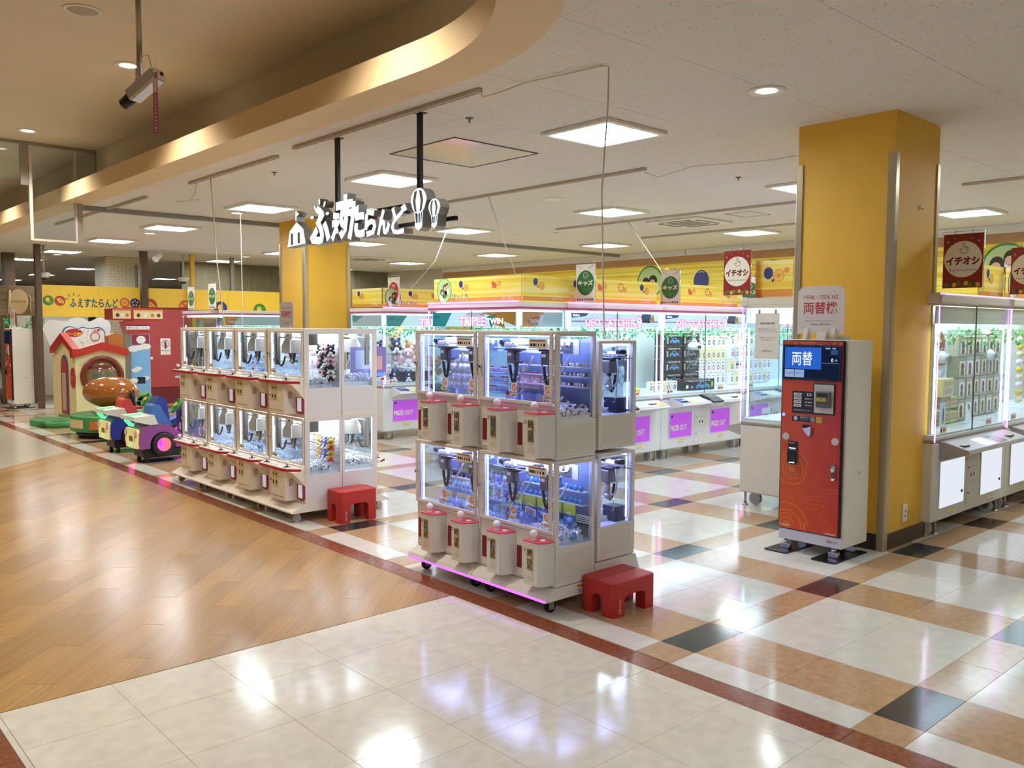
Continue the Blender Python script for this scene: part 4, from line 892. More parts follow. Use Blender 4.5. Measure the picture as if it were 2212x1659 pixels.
    b = MB(); b.box(.01, w_-.01, dep-.02, dep-.006, .775, zt); b.build('back_panel', mat('pale back panel', '#cfd8d6', .4), t)
    b = MB(); b.box(.02, w_-.02, .02, dep-.02, .775, .79); b.build('play_field', M_TRAY, t)
    b = MB()
    for y in (.05, dep-.07): b.box(.08, w_-.08, y, y+.02, zt-.03, zt-.012)
    b.box(.05, .062, .03, .04, .80, 1.6); b.box(w_-.062, w_-.05, .03, .04, .80, 1.6); b.build('light_tube', M_IN, t)
    b = MB(); b.box(.10, w_-.10, .12, dep-.14, zt-.02, zt-.008); b.build('fill_light_panel', M_INP, t)  # added emitter above the play field, lifts the interior brightness
    if roll:
        b = MB(); b.box(0, w_, 0, dep, zt+.0, 1.80, 0, .004); b.prism([(-.012, 1.79), (-.022, 1.80), (-.022, 1.852), (-.006, 1.872), (.04, 1.872), (.04, 1.79)], 0, w_, 'x'); b.box(0, w_, .04, dep, 1.80, 1.865, 0, .004)
        if 'l' in sides: b.prism([(.0, 1.79), (-.012, 1.80), (-.012, 1.852), (.0, 1.872), (.03, 1.872), (.03, 1.79)], .0, dep, 'y')
        b.build('roof', M_ROLL, t)
        b = MB(); b.box(.01, w_-.01, .02, .03, 1.64, 1.77); b.build('marquee_board', mat('white valance', '#eef3f4', .3), t)  # valance board is plain white, without emission
    else:
        b = MB(); b.box(0, w_, -.006, dep, 1.775, 1.855, 0, .004); b.box(-.0015, w_+.0015, -.008, dep+.002, 1.784, 1.806, 1); b.build('roof', [mat('white roof', '#e2e0db', .35), M_MAG], t)
        marquee(t, mq, w_, .012)
        if 'l' in sides:
            b = MB(TY(.012, dep-.05, 0)); b.rect(0, dep-.1, 1.60, 1.755, 0, 0); b.face([(.0, 1.755), (.3, 1.755), (.1, 1.66), (0, 1.66)], -.001, 1); b.build('side_marquee', [mat('pale marquee', '#cfe3e4', .3), M_TEAL], t)
        if 'r' in sides:
            b = MB(TY(w_-.012, .05, 0, PI/2)); b.rect(0, dep-.1, 1.60, 1.755, 0, 0); b.face([(.0, 1.755), (.32, 1.755), (.16, 1.60), (0, 1.60)], -.001, 2); b.face([(.06, 1.68), (.25, 1.72), (.22, 1.61), (.1, 1.61)], -.0016, 3); b.text('TWIN', .09, .23, 1.635, 1.68, -.0022, 4, .03); b.build('side_marquee', [mat('pale marquee', '#cfe3e4', .3), M_TEAL, M_AMBER, M_ORG2, PAPER], t)
    b = MB(); b.box(0, w_, -.016, -.008, 1.855, 1.868); b.build('roof_light', M_PINKL if pink else ACRYL, t)
    if garland:
        b = MB(); leaves(b, .05, w_-.05, .25, 1.52, 90); leaves(b, .05, w_-.05, dep-.12, 1.55, 130); b.build('ivy_garland', M_LEAF, t, 'stuff')
        b = MB(); b.box(.02, w_-.02, .24, .25, 1.545, 1.555); b.box(.02, w_-.02, dep-.12, dep-.11, 1.575, 1.585); b.build('garland_rail', STEEL, t)
    for x, y in claws: big_claw(t, x, y, 1.60)
    for k, xx in enumerate((.10, w_/2+.28)):
        b = MB(); b.box(xx, xx+.13, -.0, .003, .80, .855, 0); b.rect(xx+.02, xx+.04, .81, .84, -.0005, 1); b.rect(xx+.06, xx+.11, .815, .835, -.0005, 2); b.build('price_card', [PAPER, INK, M_ORG2], t)
    if ban: banner(t, ban[0], ban[1], 1.869, 2.135, .06, word, photo, side, wm)
    return t
CY = 6.42
cabinet('white pink-roofed claw cabinet full of clear chips behind the blue-lit stack', (6.61, CY, 0), 0, 1.62, .95, claws=((1.12, .42), (1.3, .55)), word='びっくり', photo=False, wm=M_GRN, ban=(.0, 1.58), panels=((.16, .60), (.98, 1.40)))
cabinet('white pink-roofed claw cabinet with black model car boxes', (8.235, CY, 0), 0, 1.755, .95, claws=((1.18, .40), (1.42, .58)), word='どきどき', photo=False, wm=M_ORG, ban=(.02, 1.66))
cabinet('white pink-roofed claw cabinet half hidden behind the notice sheet', (9.995, CY, 0), 0, 1.755, .95, claws=((.5, .4),), ban=(.3, 1.6), word='どきどき', photo=False, wm=M_ORG)
cabinet('last white pink-roofed claw cabinet by the right wall', (11.755, CY, 0), 0, 1.755, .95, ban=(.3, 1.6), photo=False)
cabinet('white pink-roofed claw cabinet with green oval photo banner behind the blue-lit stack', (5.915, 7.965, 0), -PI/2, 1.54, .68, mq='triple', sides='r', word='びっくり', photo=True, wm=M_GRN, side=(1.52, .68), ban=(.03, 1.50), panels=((.16, .56), (.92, 1.32)))
cabinet('white claw cabinet full of large plush with a navy oval photo banner', (6.70, 10.08, 0), 0, 1.755, .86, mq='triple', sides='l', word='わくわく', photo=True, wm=M_NAVY, side=(.03, .78), ban=(.02, 1.6), claws=((.9, .4),))
cabinet('bone white claw cabinet with lit white prize doors right of the near yellow column', (6.69, 2.64, 0), 0, 1.53, .84, 'roll', sides='l', claws=((.92, .36), (1.16, .44)), panels=((.13, .60), (.97, 1.43)), photo=False, ban=(.95, 1.5))
cabinet('second bone white claw cabinet with lit prize doors, cut by the right edge of the photo', (8.225, 2.64, 0), 0, 1.53, .84, 'roll', claws=((.6, .4),), panels=((.13, .60), (.97, 1.43)), photo=True, wm=M_NAVY, ban=(.02, 1.45))
cabinet('third bone white claw cabinet further along the right-hand row', (9.76, 2.64, 0), 0, 1.53, .84, 'roll', panels=((.13, .60), (.97, 1.43)), photo=False, ban=(.02, 1.45))
cabinet('bone white claw cabinet with a hanging notice sheet left of the change machine', (8.25, 4.345, 0), PI, 1.53, .84, 'roll', sides='r', claws=((1.2, .4),), panels=((.13, .60), (.97, 1.43)), photo=False)
cabinet('bone white claw cabinet hidden behind the notice-sheet cabinet', (9.79, 4.345, 0), PI, 1.53, .84, 'roll', panels=((.13, .60), (.97, 1.43)), photo=False)
cabinet('pale claw cabinet with pink stripe seen over the left of the cream stack', (6.06, 15.6, 0), -PI/2, 1.6, 1.3, mq='none', pink=False, sides='r', panels=((.16, .56), (.92, 1.32)), photo=False)
cabinet('farther claw cabinet with pink light strip over the cream stack', (7.35, 16.3, 0), 0, 1.9, .9, mq='none', sides='l', photo=False)
# end board of the near banner over the notice-sheet cabinet
b = MB(TY(6.9, 4.335, 0)); b.box(0, .37, 0, .012, 1.88, 2.2); nb = tag(b.build('banner_board', M_STR), 'yellow striped banner board with a navy balloon above the notice-sheet cabinet', 'banner')
b = MB(TY(6.9, 4.335, 0)); b.rect(0, .37, 1.88, 1.945, -.0008, 2); balloon(b, .13, 2.09, .11, -.002, 0, 3); b.ring(.235, 2.065, .03, .035, -.002, 1, 20); b.ring(.235, 2.065, .045, .055, -.002, 1, 20); b.oval(.235, 2.065, .022, .022, -.002, 1); b.oval(.31, 2.11, .026, .026, -.002, 1); b.build('fair_print', [M_NAVY, M_ORG, M_ORG, PAPER], nb)
b = MB(TY(6.9, 4.335, 0)); b.box(-.02, .39, -.0, .03, 1.8725, 1.88); b.build('foot', M_ROLL, nb)
# notice sheet in wire frame
nt_ = thing('notice_sheet', 'white notice sheet clipped to a wire frame on the end glass of the bone cabinet', 'notice', (6.702, 4.2, 1.2), -PI/2)
b = MB(); b.box(.0, .235, -.003, -.001, .13, .53); sh = b.build('sheet', mat('greyish white paper', '#d6d2cc', .6), nt_)
b = MB(); b.text('遊技機ご利用のお客様', .05, .19, .43, .45, -.004, 0, .01)
for k, (a, c, z) in enumerate(((.03, .205, .385), (.02, .215, .365), (.04, .2, .31), (.06, .18, .29))): b.text(('機械の故障や不具合がございましたら', 'お近くのスタッフまでお声がけくださいませ', 'ご迷惑をおかけいたしますが', 'よろしくお願いします')[k], a, c, z, z+.011, -.004, 0, .005)
b.text('ふぇすたらんど', .07, .17, .19, .21, -.004, 1, .02); b.build('lettering', [INK, M_NAVY], sh)
b = MB(); b.tube([(-.05, -.004, .5), (-.05, -.004, .555), (.36, -.004, .555), (.36, -.004, .25)], .003); b.build('wire', STEEL, nt_)
for x in (.03, .19):
    b = MB(); b.box(x, x+.02, -.008, 0, .525, .56, 0, .002); b.build('clip', STEEL, nt_)

# ---------------------------------------------------------------- hanging posters
M_MAROON = mat('maroon poster', '#8e2a20', .35); M_PGREEN = mat('poster green', '#2f6b3c', .35); M_PRED = mat('poster red', '#b83a3e', .35); M_CREAMP = mat('cream poster', '#ece6d4', .35); M_BROWN = mat('brown lettering', '#7a221a', .4)
def poster(label, kind, x, y0, z0, w_=.28, h=.40):
    t = thing('hanging_poster', label, 'poster', (x, y0, z0), -PI/2, 'posters hanging over the cabinets')
    b = MB(); b.box(0, w_, 0, .002, 0, h); sh = b.build('sheet', {'best': M_MAROON}.get(kind, M_CREAMP), t); cx, y = w_/2, -.001
    b = MB()
    if kind == 'best':
        b.oval(cx, h*.53, w_*.475, h*.335, y, 0); b.text('イチオシ', cx-w_*.42, cx+w_*.42, h*.42, h*.58, y-.001, 1, .05); b.text('Best Recommend', cx-w_*.33, cx+w_*.33, h*.315, h*.355, y-.001, 2)
        for k in range(9): b.oval(.03+k*(w_-.06)/8, .022+.012*(k % 2), .016, .018, y-.0006, 3+(k*7) % 3, 10)
        hx, hz = cx, h*.73   # pointing hand drawn in line
        b.stroke([(hx-.004, hz-.005), (hx-.004, hz+.04), (hx+.006, hz+.04), (hx+.006, hz+.012), (hx+.034, hz+.008), (hx+.034, hz-.018), (hx+.02, hz-.038), (hx-.006, hz-.038), (hx-.026, hz-.008), (hx-.016, hz-.001), (hx-.004, hz-.014)], .0035, y-.001, 1)
        b.stroke([(hx+.016, hz+.01), (hx+.016, hz-.006)], .003, y-.001, 1); b.stroke([(hx+.025, hz+.009), (hx+.025, hz-.006)], .003, y-.001, 1)
        for s in (-1, 1):
            for k in range(3): b.face([(cx+s*(.06+k*.025)-.008, h*.93-k*.012), (cx+s*(.06+k*.025)+.008, h*.93-k*.012), (cx+s*(.06+k*.025), h*.895-k*.012)], y, (2, 6, 7)[k])
        ms = [M_CREAMP, M_BROWN, mat('grey brown print', '#8d6f60', .5), mat('olive print', '#6d7038', .5), mat('moss print', '#4c5a2c', .5), mat('gold print', '#d5b23e', .5), M_NAVY, mat('cream flag', '#e8d59a', .5)]
    else:
        col = M_PGREEN if kind == 'kids' else M_PRED
        b.oval(cx, h*.5, w_*.45, h*.335, y, 0); b.text('キッズ' if kind == 'kids' else 'ファンシー', cx-w_*.40, cx+w_*.40, h*.43, h*.57, y-.001, 1, .05); b.text('Kids' if kind == 'kids' else 'Fancy', cx-.025, cx+.025, h*.285, h*.315, y-.001, 2)
        if kind == 'kids': b.ring(cx, h*.7, .03, .034, y-.001, 1, 18); b.ring(cx, h*.7, .012, .015, y-.001, 1, 10, PI*1.15, PI*1.85); b.oval(cx-.01, h*.71, .003, .003, y-.001, 1, 8); b.oval(cx+.01, h*.71, .003, .003, y-.001, 1, 8)
        else:
            for s in (-1, 1): b.face([(cx, h*.70), (cx+s*.035, h*.745), (cx+s*.035, h*.67)], y-.001, 1); b.face([(cx, h*.695), (cx+s*.02, h*.62), (cx+s*.006, h*.63)], y-.001, 1)
        for k in range(10): b.prism([(.02+k*.0245, .012), (.038+k*.0245, .012), (.034+k*.0245, .036), (.024+k*.0245, .036)], y, y-.0004, 'y', 3+(k*5) % 3)
        for s in (-1, 1):
            for k in range(3): b.face([(cx+s*(.055+k*.024)-.007, h*.90+k*.012), (cx+s*(.055+k*.024)+.007, h*.90+k*.012), (cx+s*(.055+k*.024), h*.87+k*.012)], y, 6)
        ms = [col, M_CREAMP, mat('pale green print', '#86a886', .5), mat('dark green print', '#27482b', .5), mat('moss print', '#4c5a2c', .5), mat('brick print', '#a24432', .5), INK]
    b.build('poster_print', ms, sh)
    b = MB(); b.tube([(-.012, .004, h-.01), (-.012, .004, h+.018), (w_+.004, .004, h+.018)], .003, 5); b.tube([(w_+.004, .004, h+.018), (w_+.004, .004, -.045)], .003, 5); b.build('hanger', CHROME, t)
    for k in (.28, .72):
        b = MB(); b.box(w_*k-.008, w_*k+.008, -.005, .009, h-.006, h+.03, 0, .002); b.build('clip', ACRYL, t)
    return t
poster('green and white kids poster over the chip cabinet, hanging cable in front of it', 'kids', 6.79, 6.475, 1.872); poster('green and white kids poster between the two middle pink-roofed cabinets', 'kids', 8.29, 6.50, 1.875)
poster('maroon recommendation poster left of the near yellow column', 'best', 6.76, 4.58, 1.897); poster('maroon recommendation poster right of the near yellow column', 'best', 6.80, 2.665, 1.905); poster('maroon recommendation poster cut by the right photo edge', 'best', 8.23, 2.66, 1.90)
poster('red and white fancy poster above the plush cabinet behind the cream stack', 'fancy', 6.95, 10.32, 1.89); poster('small far kids poster at the thin yellow post', 'kids', 6.3, 15.95, 1.88, .3, .42); poster('far kids poster above the left end of the pale striped cabinet', 'kids', 6.0, 14.3, 1.88, .3, .42)
poster('kids poster half hidden behind the maroon poster left of the column', 'kids', 10.0, 6.5, 1.87)
# ================================================================ CHANGE MACHINES, STOOLS, SIGN, CAMERA
def swirl_mat():
    m = mat('orange circuit sheet', '#c9441f', .35); nt = m.node_tree; N = nt.nodes; L = nt.links; b = N['Principled BSDF']
    tc = N.new('ShaderNodeTexCoord'); sp = N.new('ShaderNodeSeparateXYZ'); L.new(tc.outputs['Object'], sp.inputs[0])
    r = N.new('ShaderNodeMapRange'); r.inputs[1].default_value = .1; r.inputs[2].default_value = .5; L.new(sp.outputs['X'], r.inputs[0])
    mx = N.new('ShaderNodeMix'); mx.data_type = 'RGBA'; mx.inputs['A'].default_value = S('#cf4e20'); mx.inputs['B'].default_value = S('#bf2c22'); L.new(r.outputs[0], mx.inputs['Factor']); L.new(mx.outputs['Result'], b.inputs['Base Color']); return m
M_SWIRL = swirl_mat(); M_SW2 = mat('amber swirl print', '#d96a22', .35); M_SCR = glow('blue screen', '#2c62c8', .85); M_SCRD = glow('dark blue screen', '#1c2a48', .5); M_SCRW = glow('pale screen text', '#dfeaff', .95); M_SCRB = glow('pale screen key', '#9fbadf', .7)
def change_machine(label):
    t = thing('change_machine', label, 'change machine', group='change machines'); w_, d, z0, z1 = .485, .37, .085, 1.52
    b = MB(); b.box(0, w_, .022, d, z0, z1, 0, .006); b.box(.004, w_-.004, .004, .022, z0, z0+.075, 1, .003); b.build('body', [mat('ivory white metal', '#e8e3d6', .35), mat('lilac white kick', '#d8d8e2', .3)], t)
    b = MB(); b.box(.0, .468, -.004, .022, z0+.078, z1-.004, 0, .006); dr = b.build('door', mat('black door edge', '#17141a', .3), t)
    b = MB(); b.box(.012, .455, -.007, -.004, z0+.085, z1-.012); b.build('front_sheet', M_SWIRL, dr)
    b = MB(); y = -.0078
    for cx, cz, R in ((.10, .60, .135), (.07, .19, .17), (.2, 1.52, .3)):
        for k, (f0, f1, a0, a1) in enumerate(((.93, 1, .2, 4.2), (.78, .87, 2, 6.6), (.62, .70, -.6, 3.6), (.48, .55, 1, 5.6), (.30, .38, .4, 6), (0.0, .2, 0, 6.28))):
            n = 26; pts = []
            for i in range(n):
                a = a0+(a1-a0)*i/n; b_ = a0+(a1-a0)*(i+1)/n
                q_ = [(cx+R*f*math.cos(t_), cz+R*f*math.sin(t_)) for f, t_ in ((f0, a), (f1, a), (f1, b_), (f0, b_))]
                for nn, c in (((1, 0), .013), ((-1, 0), -.454), ((0, 1), z0+.087), ((0, -1), -(z1-.014))):
                    q_ = clip(q_, nn, c) if q_ else q_
                if q_ and len(q_) > 2: b.face(q_, y)
    for p in ([(.2, .42), (.3, .42), (.36, .49), (.44, .49)], [(.22, .40), (.32, .40), (.38, .46), (.44, .47)], [(.2, .37), (.35, .37)], [(.28, .34), (.36, .26), (.4, .2)], [(.30, .345), (.39, .25), (.44, .2)], [(.36, .82), (.36, .72), (.40, .68), (.40, .58)], [(.34, .9), (.34, .75)], [(.42, .88), (.42, .56)]):
        b.stroke(p, .0035, y-.0004)
        for q_ in (p[0], p[-1]): b.oval(q_[0], q_[1], .006, .006, y-.0004, 0, 8)
    b.text('commutio', .36, .44, .175, .19, y-.0008, 1, .01); b.text('Communitio', .02, .09, .185, .20, y-.0008, 1, .01); b.build('swirl_print', [M_SW2, PAPER], dr)
    b = MB(); b.box(.012, .45, -.014, -.007, 1.236, 1.485, 0, .003); b.rect(.022, .436, 1.25, 1.472, -.0146, 1); scr = b.build('screen', [mat('glossy black bezel', '#0c0d12', .15), M_SCRD], dr)
    b = MB(); y = -.0152; b.rect(.03, .305, 1.315, 1.467, y, 0); b.text('両替', .085, .24, 1.34, 1.438, y-.0006, 1, .01); b.rect(.032, .105, 1.256, 1.31, y, 2); b.rect(.109, .18, 1.256, 1.31, y, 2)
    b.text('100円', .04, .098, 1.275, 1.292, y-.0006, 0); b.text('500円×1', .114, .176, 1.275, 1.292, y-.0006, 0); b.text('0', .378, .394, 1.37, 1.394, y, 1, .02); b.text('円', .406, .42, 1.373, 1.387, y, 1); b.rect(.31, .43, 1.36, 1.3615, y, 2); b.rect(.335, .37, 1.457, 1.466, y, 2); b.rect(.385, .41, 1.457, 1.466, y, 2); b.rect(.374, .426, 1.42, 1.452, y, 3)
    b.build('screen_image', [M_SCR, M_SCRW, M_SCRB, glow('mid blue screen', '#3c5a90', .6)], scr)
    b = MB(); b.box(.252, .414, -.016, -.007, 1.004, 1.222, 0, .004); b.box(.262, .404, -.0165, -.016, 1.014, 1.212, 1); bz = b.build('bill_bezel', [INK, mat('light grey bezel', '#d3cfc6', .35)], dr)
    b = MB(); b.box(.285, .392, -.045, -.0165, 1.055, 1.168, 0, .006); b.box(.30, .375, -.046, -.045, 1.13, 1.152, 1); b.rect(.295, .36, 1.10, 1.122, -.0457, 2); b.rect(.29, .387, 1.083, 1.087, -.0457, 1); b.text('両替', .31, .345, 1.104, 1.118, -.0463, 1); b.build('bill_slot', [mat('grey bill slot', '#5f5c58', .4), INK, mat('bright yellow sticker', '#dcc93a', .5)], bz)
    b = MB(); b.box(.092, .252, -.0095, -.007, 1.003, 1.16, 0, .001)
    for k, s in enumerate(('10,000', '5,000', '2,000', '1,000')): b.rect(.105, .163, 1.125-k*.026, 1.145-k*.026, -.0101, 1); b.text(s, .112, .156, 1.129-k*.026, 1.141-k*.026, -.0107, 0, .02)
    b.rect(.205, .237, 1.128, 1.145, -.0101, 1); b.rect(.211, .231, 1.132, 1.141, -.0107, 0)
    for k, s in enumerate(('紙幣挿入口', '▶▶▶▶▶', '紙幣返却口')): b.text(s, .19, .244, 1.10-k*.023, 1.112-k*.023, -.0101, 1)
    b.text('紙幣は1枚ずつ入れてください', .105, .24, 1.02, 1.03, -.0101, 1); b.build('notice_plate', [mat('navy black plate', '#14131c', .3), PAPER], dr)
    b = MB(); b.box(.092, .27, -.0095, -.007, .945, .985, 0, .001); b.oval(.122, .965, .015, .015, -.0101, 1, 14); b.text('500', .112, .132, .961, .969, -.0107, 0); b.oval(.25, .964, .02, .02, -.0101, 2, 16); b.text('硬貨投入口', .155, .22, .967, .979, -.0101, 1); b.text('COIN SLOT', .155, .215, .952, .961, -.0101, 2); b.rect(.277, .32, .944, .985, -.0085, 3); b.rect(.283, .314, .953, .977, -.0091, 4); b.build('coin_plate', [mat('navy black plate', '#14131c', .3), PAPER, mat('mid grey print', '#8d8d90', .5), mat('bright yellow sticker', '#dcc93a', .5), mat('amber sticker', '#c9a52c', .5)], dr)
    b = MB(); b.box(.175, .235, -.010, -.007, .90, .925, 0, .001); b.prism([(.18, .895), (.243, .915), (.24, .85), (.225, .845)], -.02, -.007, 'y', 1); b.ring(.22, .885, .035, .045, -.0085, 2, 8, -1.4, .5); b.build('coin_return', [INK, mat('polished lever', '#d8d6d2', .2, .5), mat('dark red print', '#7a1c18', .4)], dr)
    for x, z in ((.05, .829), (.42, .826)):
        b = MB(); b.cyl((x, -.011, z), (x, -.007, z), .026, n=24); b.build('round_sticker', mat('pale grey sticker', '#d7d2ca', .5), dr)
    b = MB(); b.box(.07, .145, -.0095, -.007, .76, .80, 0, .001); b.box(.07, .145, -.022, -.007, .635, .76, 1, .012); b.box(.078, .137, -.0225, -.02, .645, .735, 2, .008); b.text('硬貨払出口', .078, .12, .78, .79, -.0101, 3); b.build('coin_tray', [INK, mat('grey tray frame', '#6e6c70', .25, .6), mat('smoked tray', '#12130f', .1), PAPER], dr)
    b = MB(); b.box(.395, .435, -.012, -.007, .56, .665, 0, .008); b.cyl((.415, -.03, .63), (.415, -.012, .63), .014, n=12, m=1); b.box(.405, .425, -.02, -.012, .575, .615, 2, .004); b.build('handle_lock', [STEEL, CHROME, mat('red lock tab', '#9c2a34', .4)], dr)
    b = MB(); b.cyl((.03, -.013, .985), (.03, -.007, .985), .013, n=12); b.build('lock', CHROME, dr)
    b = MB(); b.rect(.37, .455, .115, .135, .0035, 0)
    for k in range(2): b.rect(.375, .41, .118+k*.007, .121+k*.007, .003, 1)
    b.build('rating_label', [mat('label grey', '#b9b9c4', .5), mat('label ink', '#55556a', .5)], t)
    b = MB(); b.rect(.10, .16, .7, .72, 0, 0); b.T = None
    b = MB(TY(w_+.0005, .2, 0, PI/2)); b.rect(.0, .05, .58, .605, 0, 0); b.build('side_grip', mat('grip shade', '#c9c2b2', .5), t)
    # feet on floor plates
    for x in (.0, .365):
        b = MB(); b.prism([(x-.06, -.08), (x-.04, -.09), (x+.10, -.09), (x+.12, -.08), (x+.12, .38), (x-.06, .38)], 0, .008); ft = b.build('floor_plate', mat('black iron plate', '#1c1b20', .3, .3), t)
        b = MB()
        for yy in (.05, .3):
            b.cyl((x+.04, yy, .008), (x+.04, yy, .086), .018, n=10); b.box(x+.005, x+.075, yy-.02, yy+.02, .008, .05, 0, .004)
        b.build('foot_bracket', CHROME, ft)
    # sign board on top
    b = MB(); k = .06; W2, H2 = .35, .335; x0 = .06; pl = [(x0, 1.56), (x0+W2, 1.56)]
    pl += [(x0+W2-k+k*math.cos(a), 1.56+H2-k+k*math.sin(a)) for a in (0, PI/8, PI/4, 3*PI/8, PI/2)]+[(x0+k+k*math.cos(a), 1.56+H2-k+k*math.sin(a)) for a in (PI/2, 5*PI/8, 3*PI/4, 7*PI/8, PI)]
    b.prism(pl, .09, .094, 'y'); sg = b.build('sign_board', mat('sign board white', '#e4ddd6', .4), t)
    b = MB(); y = .0892; b.text('5千円札・1万円札 対応', x0+.045, x0+W2-.045, 1.80, 1.832, y, 0, .006); b.text('両替機', x0+.045, x0+W2-.05, 1.70, 1.785, y, 0, .014); b.rect(x0+.01, x0+W2-.01, 1.672, 1.6726, y, 1); b.text('5,000-yen and 10,000-yen bills supported', x0+.055, x0+W2-.06, 1.645, 1.655, y, 1, .01); b.text('Change Machine', x0+.1, x0+W2-.1, 1.618, 1.636, y, 1, .01); b.build('lettering', [mat('sign red', '#c2383c', .5), mat('sign grey', '#8a7f76', .5)], sg)
    b = MB()
    for xx in (x0+.055, x0+.26): b.prism([(.06, 1.52), (.13, 1.52), (.105, 1.6), (.085, 1.6)], xx, xx+.03, 'x')
    b.box(x0+.20, x0+.345, .11, .2, 1.52, 1.548, 0, .003); b.build('sign_stand', mat('stand white', '#e6dfcf', .4), t)
    b = MB(); b.prism([(.03, 1.52), (.075, 1.52), (.075, 1.578), (.045, 1.578)], x0+.175, x0+.245, 'x'); b.poly([(x0+.18, .0345, 1.53), (x0+.24, .0345, 1.53), (x0+.24, .0435, 1.572), (x0+.18, .0435, 1.572)], 1)
    for k in (-1, 0, 1): b.poly([(x0+.21+k*.018-.005, .0352, 1.538), (x0+.21+k*.018+.005, .0352, 1.538), (x0+.21+k*.018+.005, .038, 1.55), (x0+.21+k*.018-.005, .038, 1.55)], 2)
    b.build('warning_box', [mat('stand white', '#e6dfcf', .4), mat('pale yellow notice', '#e6d87a', .5), INK], t)
    return t
cm = change_machine('orange-red change machine with white side and sign board, in front of the near yellow column'); cm.location = (5.562, 3.262, 0); cm.rotation_euler = (0, 0, -PI/2)
dup(cm, (5.0, 10.02, 0), -PI/2, 'change machine whose white sign board rises behind the cream stack'); dup(cm, (3.88, 18.85, 0), -PI/2, 'far white-sided change machine at the left edge of the photo')
# ---------------------------------------------------------------- red stools
def stool(label, W_, Dp, h):
    t = thing('step_stool', label, 'stool', group='red step stools'); M_ST = mat('red foam stool', '#b82a24', .5, var=.05, vs=60); r = .03
    def rr(i): 
        x0, x1, y0, y1 = i, W_-i, i, Dp-i; q_ = r-i; P = []
        for cx, cy_, a0 in ((x1-q_, y1-q_, 0), (x0+q_, y1-q_, PI/2), (x0+q_, y0+q_, PI), (x1-q_, y0+q_, 3*PI/2)): P += [(cx+q_*math.cos(a0+PI/2*k/5), cy_+q_*math.sin(a0+PI/2*k/5)) for k in range(6)]
        return P
    ht = .075*h/.195
    b = MB(); o0, o1 = rr(0), rr(.006); n = len(o0); v = [(x, y, h-ht) for x, y in o0]+[(x, y, h-.006) for x, y in o0]+[(x, y, h) for x, y in o1]
    b.put(v, [tuple(range(n)), tuple(range(2*n, 3*n))]+[(k*n+i, k*n+(i+1) % n, (k+1)*n+(i+1) % n, (k+1)*n+i) for k in (0, 1) for i in range(n)])
    # arched skirts under the top
    def arch(L, leg, H_, rad):
        P = [(0, H_), (0, 0), (leg, 0), (leg, H_-rad-.03)]
        P += [(leg+rad-rad*math.cos(a), H_-.03-rad+rad*math.sin(a)) for a in [PI/2*k/5 for k in range(1, 6)]]
        P += [(L-leg-rad+rad*math.sin(a), H_-.03-rad+rad*math.cos(a)) for a in [PI/2*k/5 for k in range(0, 5)]]
        return P+[(L-leg, H_-rad-.03), (L-leg, 0), (L, 0), (L, H_)]
    H_ = h-ht+.002; b.build('top', M_ST, t)
    lw, ld = W_*.25, Dp*.34
    for (x0, y0, sx, sy) in ((0, 0, 1, 1), (W_, 0, -1, 1), (0, Dp, 1, -1), (W_, Dp, -1, -1)):
        P = [(x0+sx*r*(1-math.cos(a)), y0+sy*r*(1-math.sin(a))) for a in [PI/2*k/5 for k in range(6)]]
        P += [(x0+sx*lw, y0), (x0+sx*lw, y0+sy*.07), (x0+sx*.075, y0+sy*ld), (x0, y0+sy*ld)]
        b = MB(); b.prism(P, 0, h-ht); b.build('leg', M_ST, t)
    for y0, y1 in ((.0, .05), (Dp-.05, Dp)):
        b = MB(); x0, x1 = lw, W_-lw; z = h-ht; rad = .04; P = [(x0, z)]+[(x0+rad*(1-math.cos(a)), z-rad+rad*math.sin(a)-.0) for a in [PI/2*k/5 for k in range(0, 6)]]
        b.prism([(x0, z+.001), (x0, z-rad)]+[(x0+rad-rad*math.cos(a), z-rad+rad*math.sin(a)*.85) for a in [PI/2*k/5 for k in range(1, 6)]]+[(x1-rad+rad*math.sin(a), z-rad+rad*math.cos(a)*.85) for a in [PI/2*k/5 for k in range(5)]]+[(x1, z-rad), (x1, z+.001)], y0, y1, 'y'); b.build('rail', M_ST, t)
    for x0, x1 in ((0, .045), (W_-.045, W_)):
        b = MB(); y0, y1 = ld, Dp-ld; z = h-ht; rad = (y1-y0)*.48
        b.prism([(y0, z+.001), (y0, z-rad)]+[(y0+rad-rad*math.cos(a), z-rad+rad*math.sin(a)*.85) for a in [PI/2*k/5 for k in range(1, 6)]]+[(y1-rad+rad*math.sin(a), z-rad+rad*math.cos(a)*.85) for a in [PI/2*k/5 for k in range(5)]]+[(y1, z-rad), (y1, z+.001)], x0, x1, 'x'); b.build('rail', M_ST, t)
    b = MB()
    for f in ((.55,) if W_ < .37 else (.5, .75)): b.box(W_*0+.004, W_-.004, Dp*f-.004, Dp*f+.004, h-.001, h+.0006)
    b.build('groove', mat('dark red groove', '#7c1a1c', .6), t)
    b = MB(); v, f, _ = glyphs('STEP STOOL'); b.put([(lw*.68-.014*q_, -.0006, .02+.08*p) for p, q_ in v], f); b.build('lettering', PAPER, t)
    return t
s1 = stool('red step stool beside the blue-lit stack', .365, .25, .195); s1.location = (3.515, 3.045, 0)
s2 = stool('red step stool with two top grooves at the cream stack', .352, .228, .26); s2.location = (3.575, 6.0, 0)

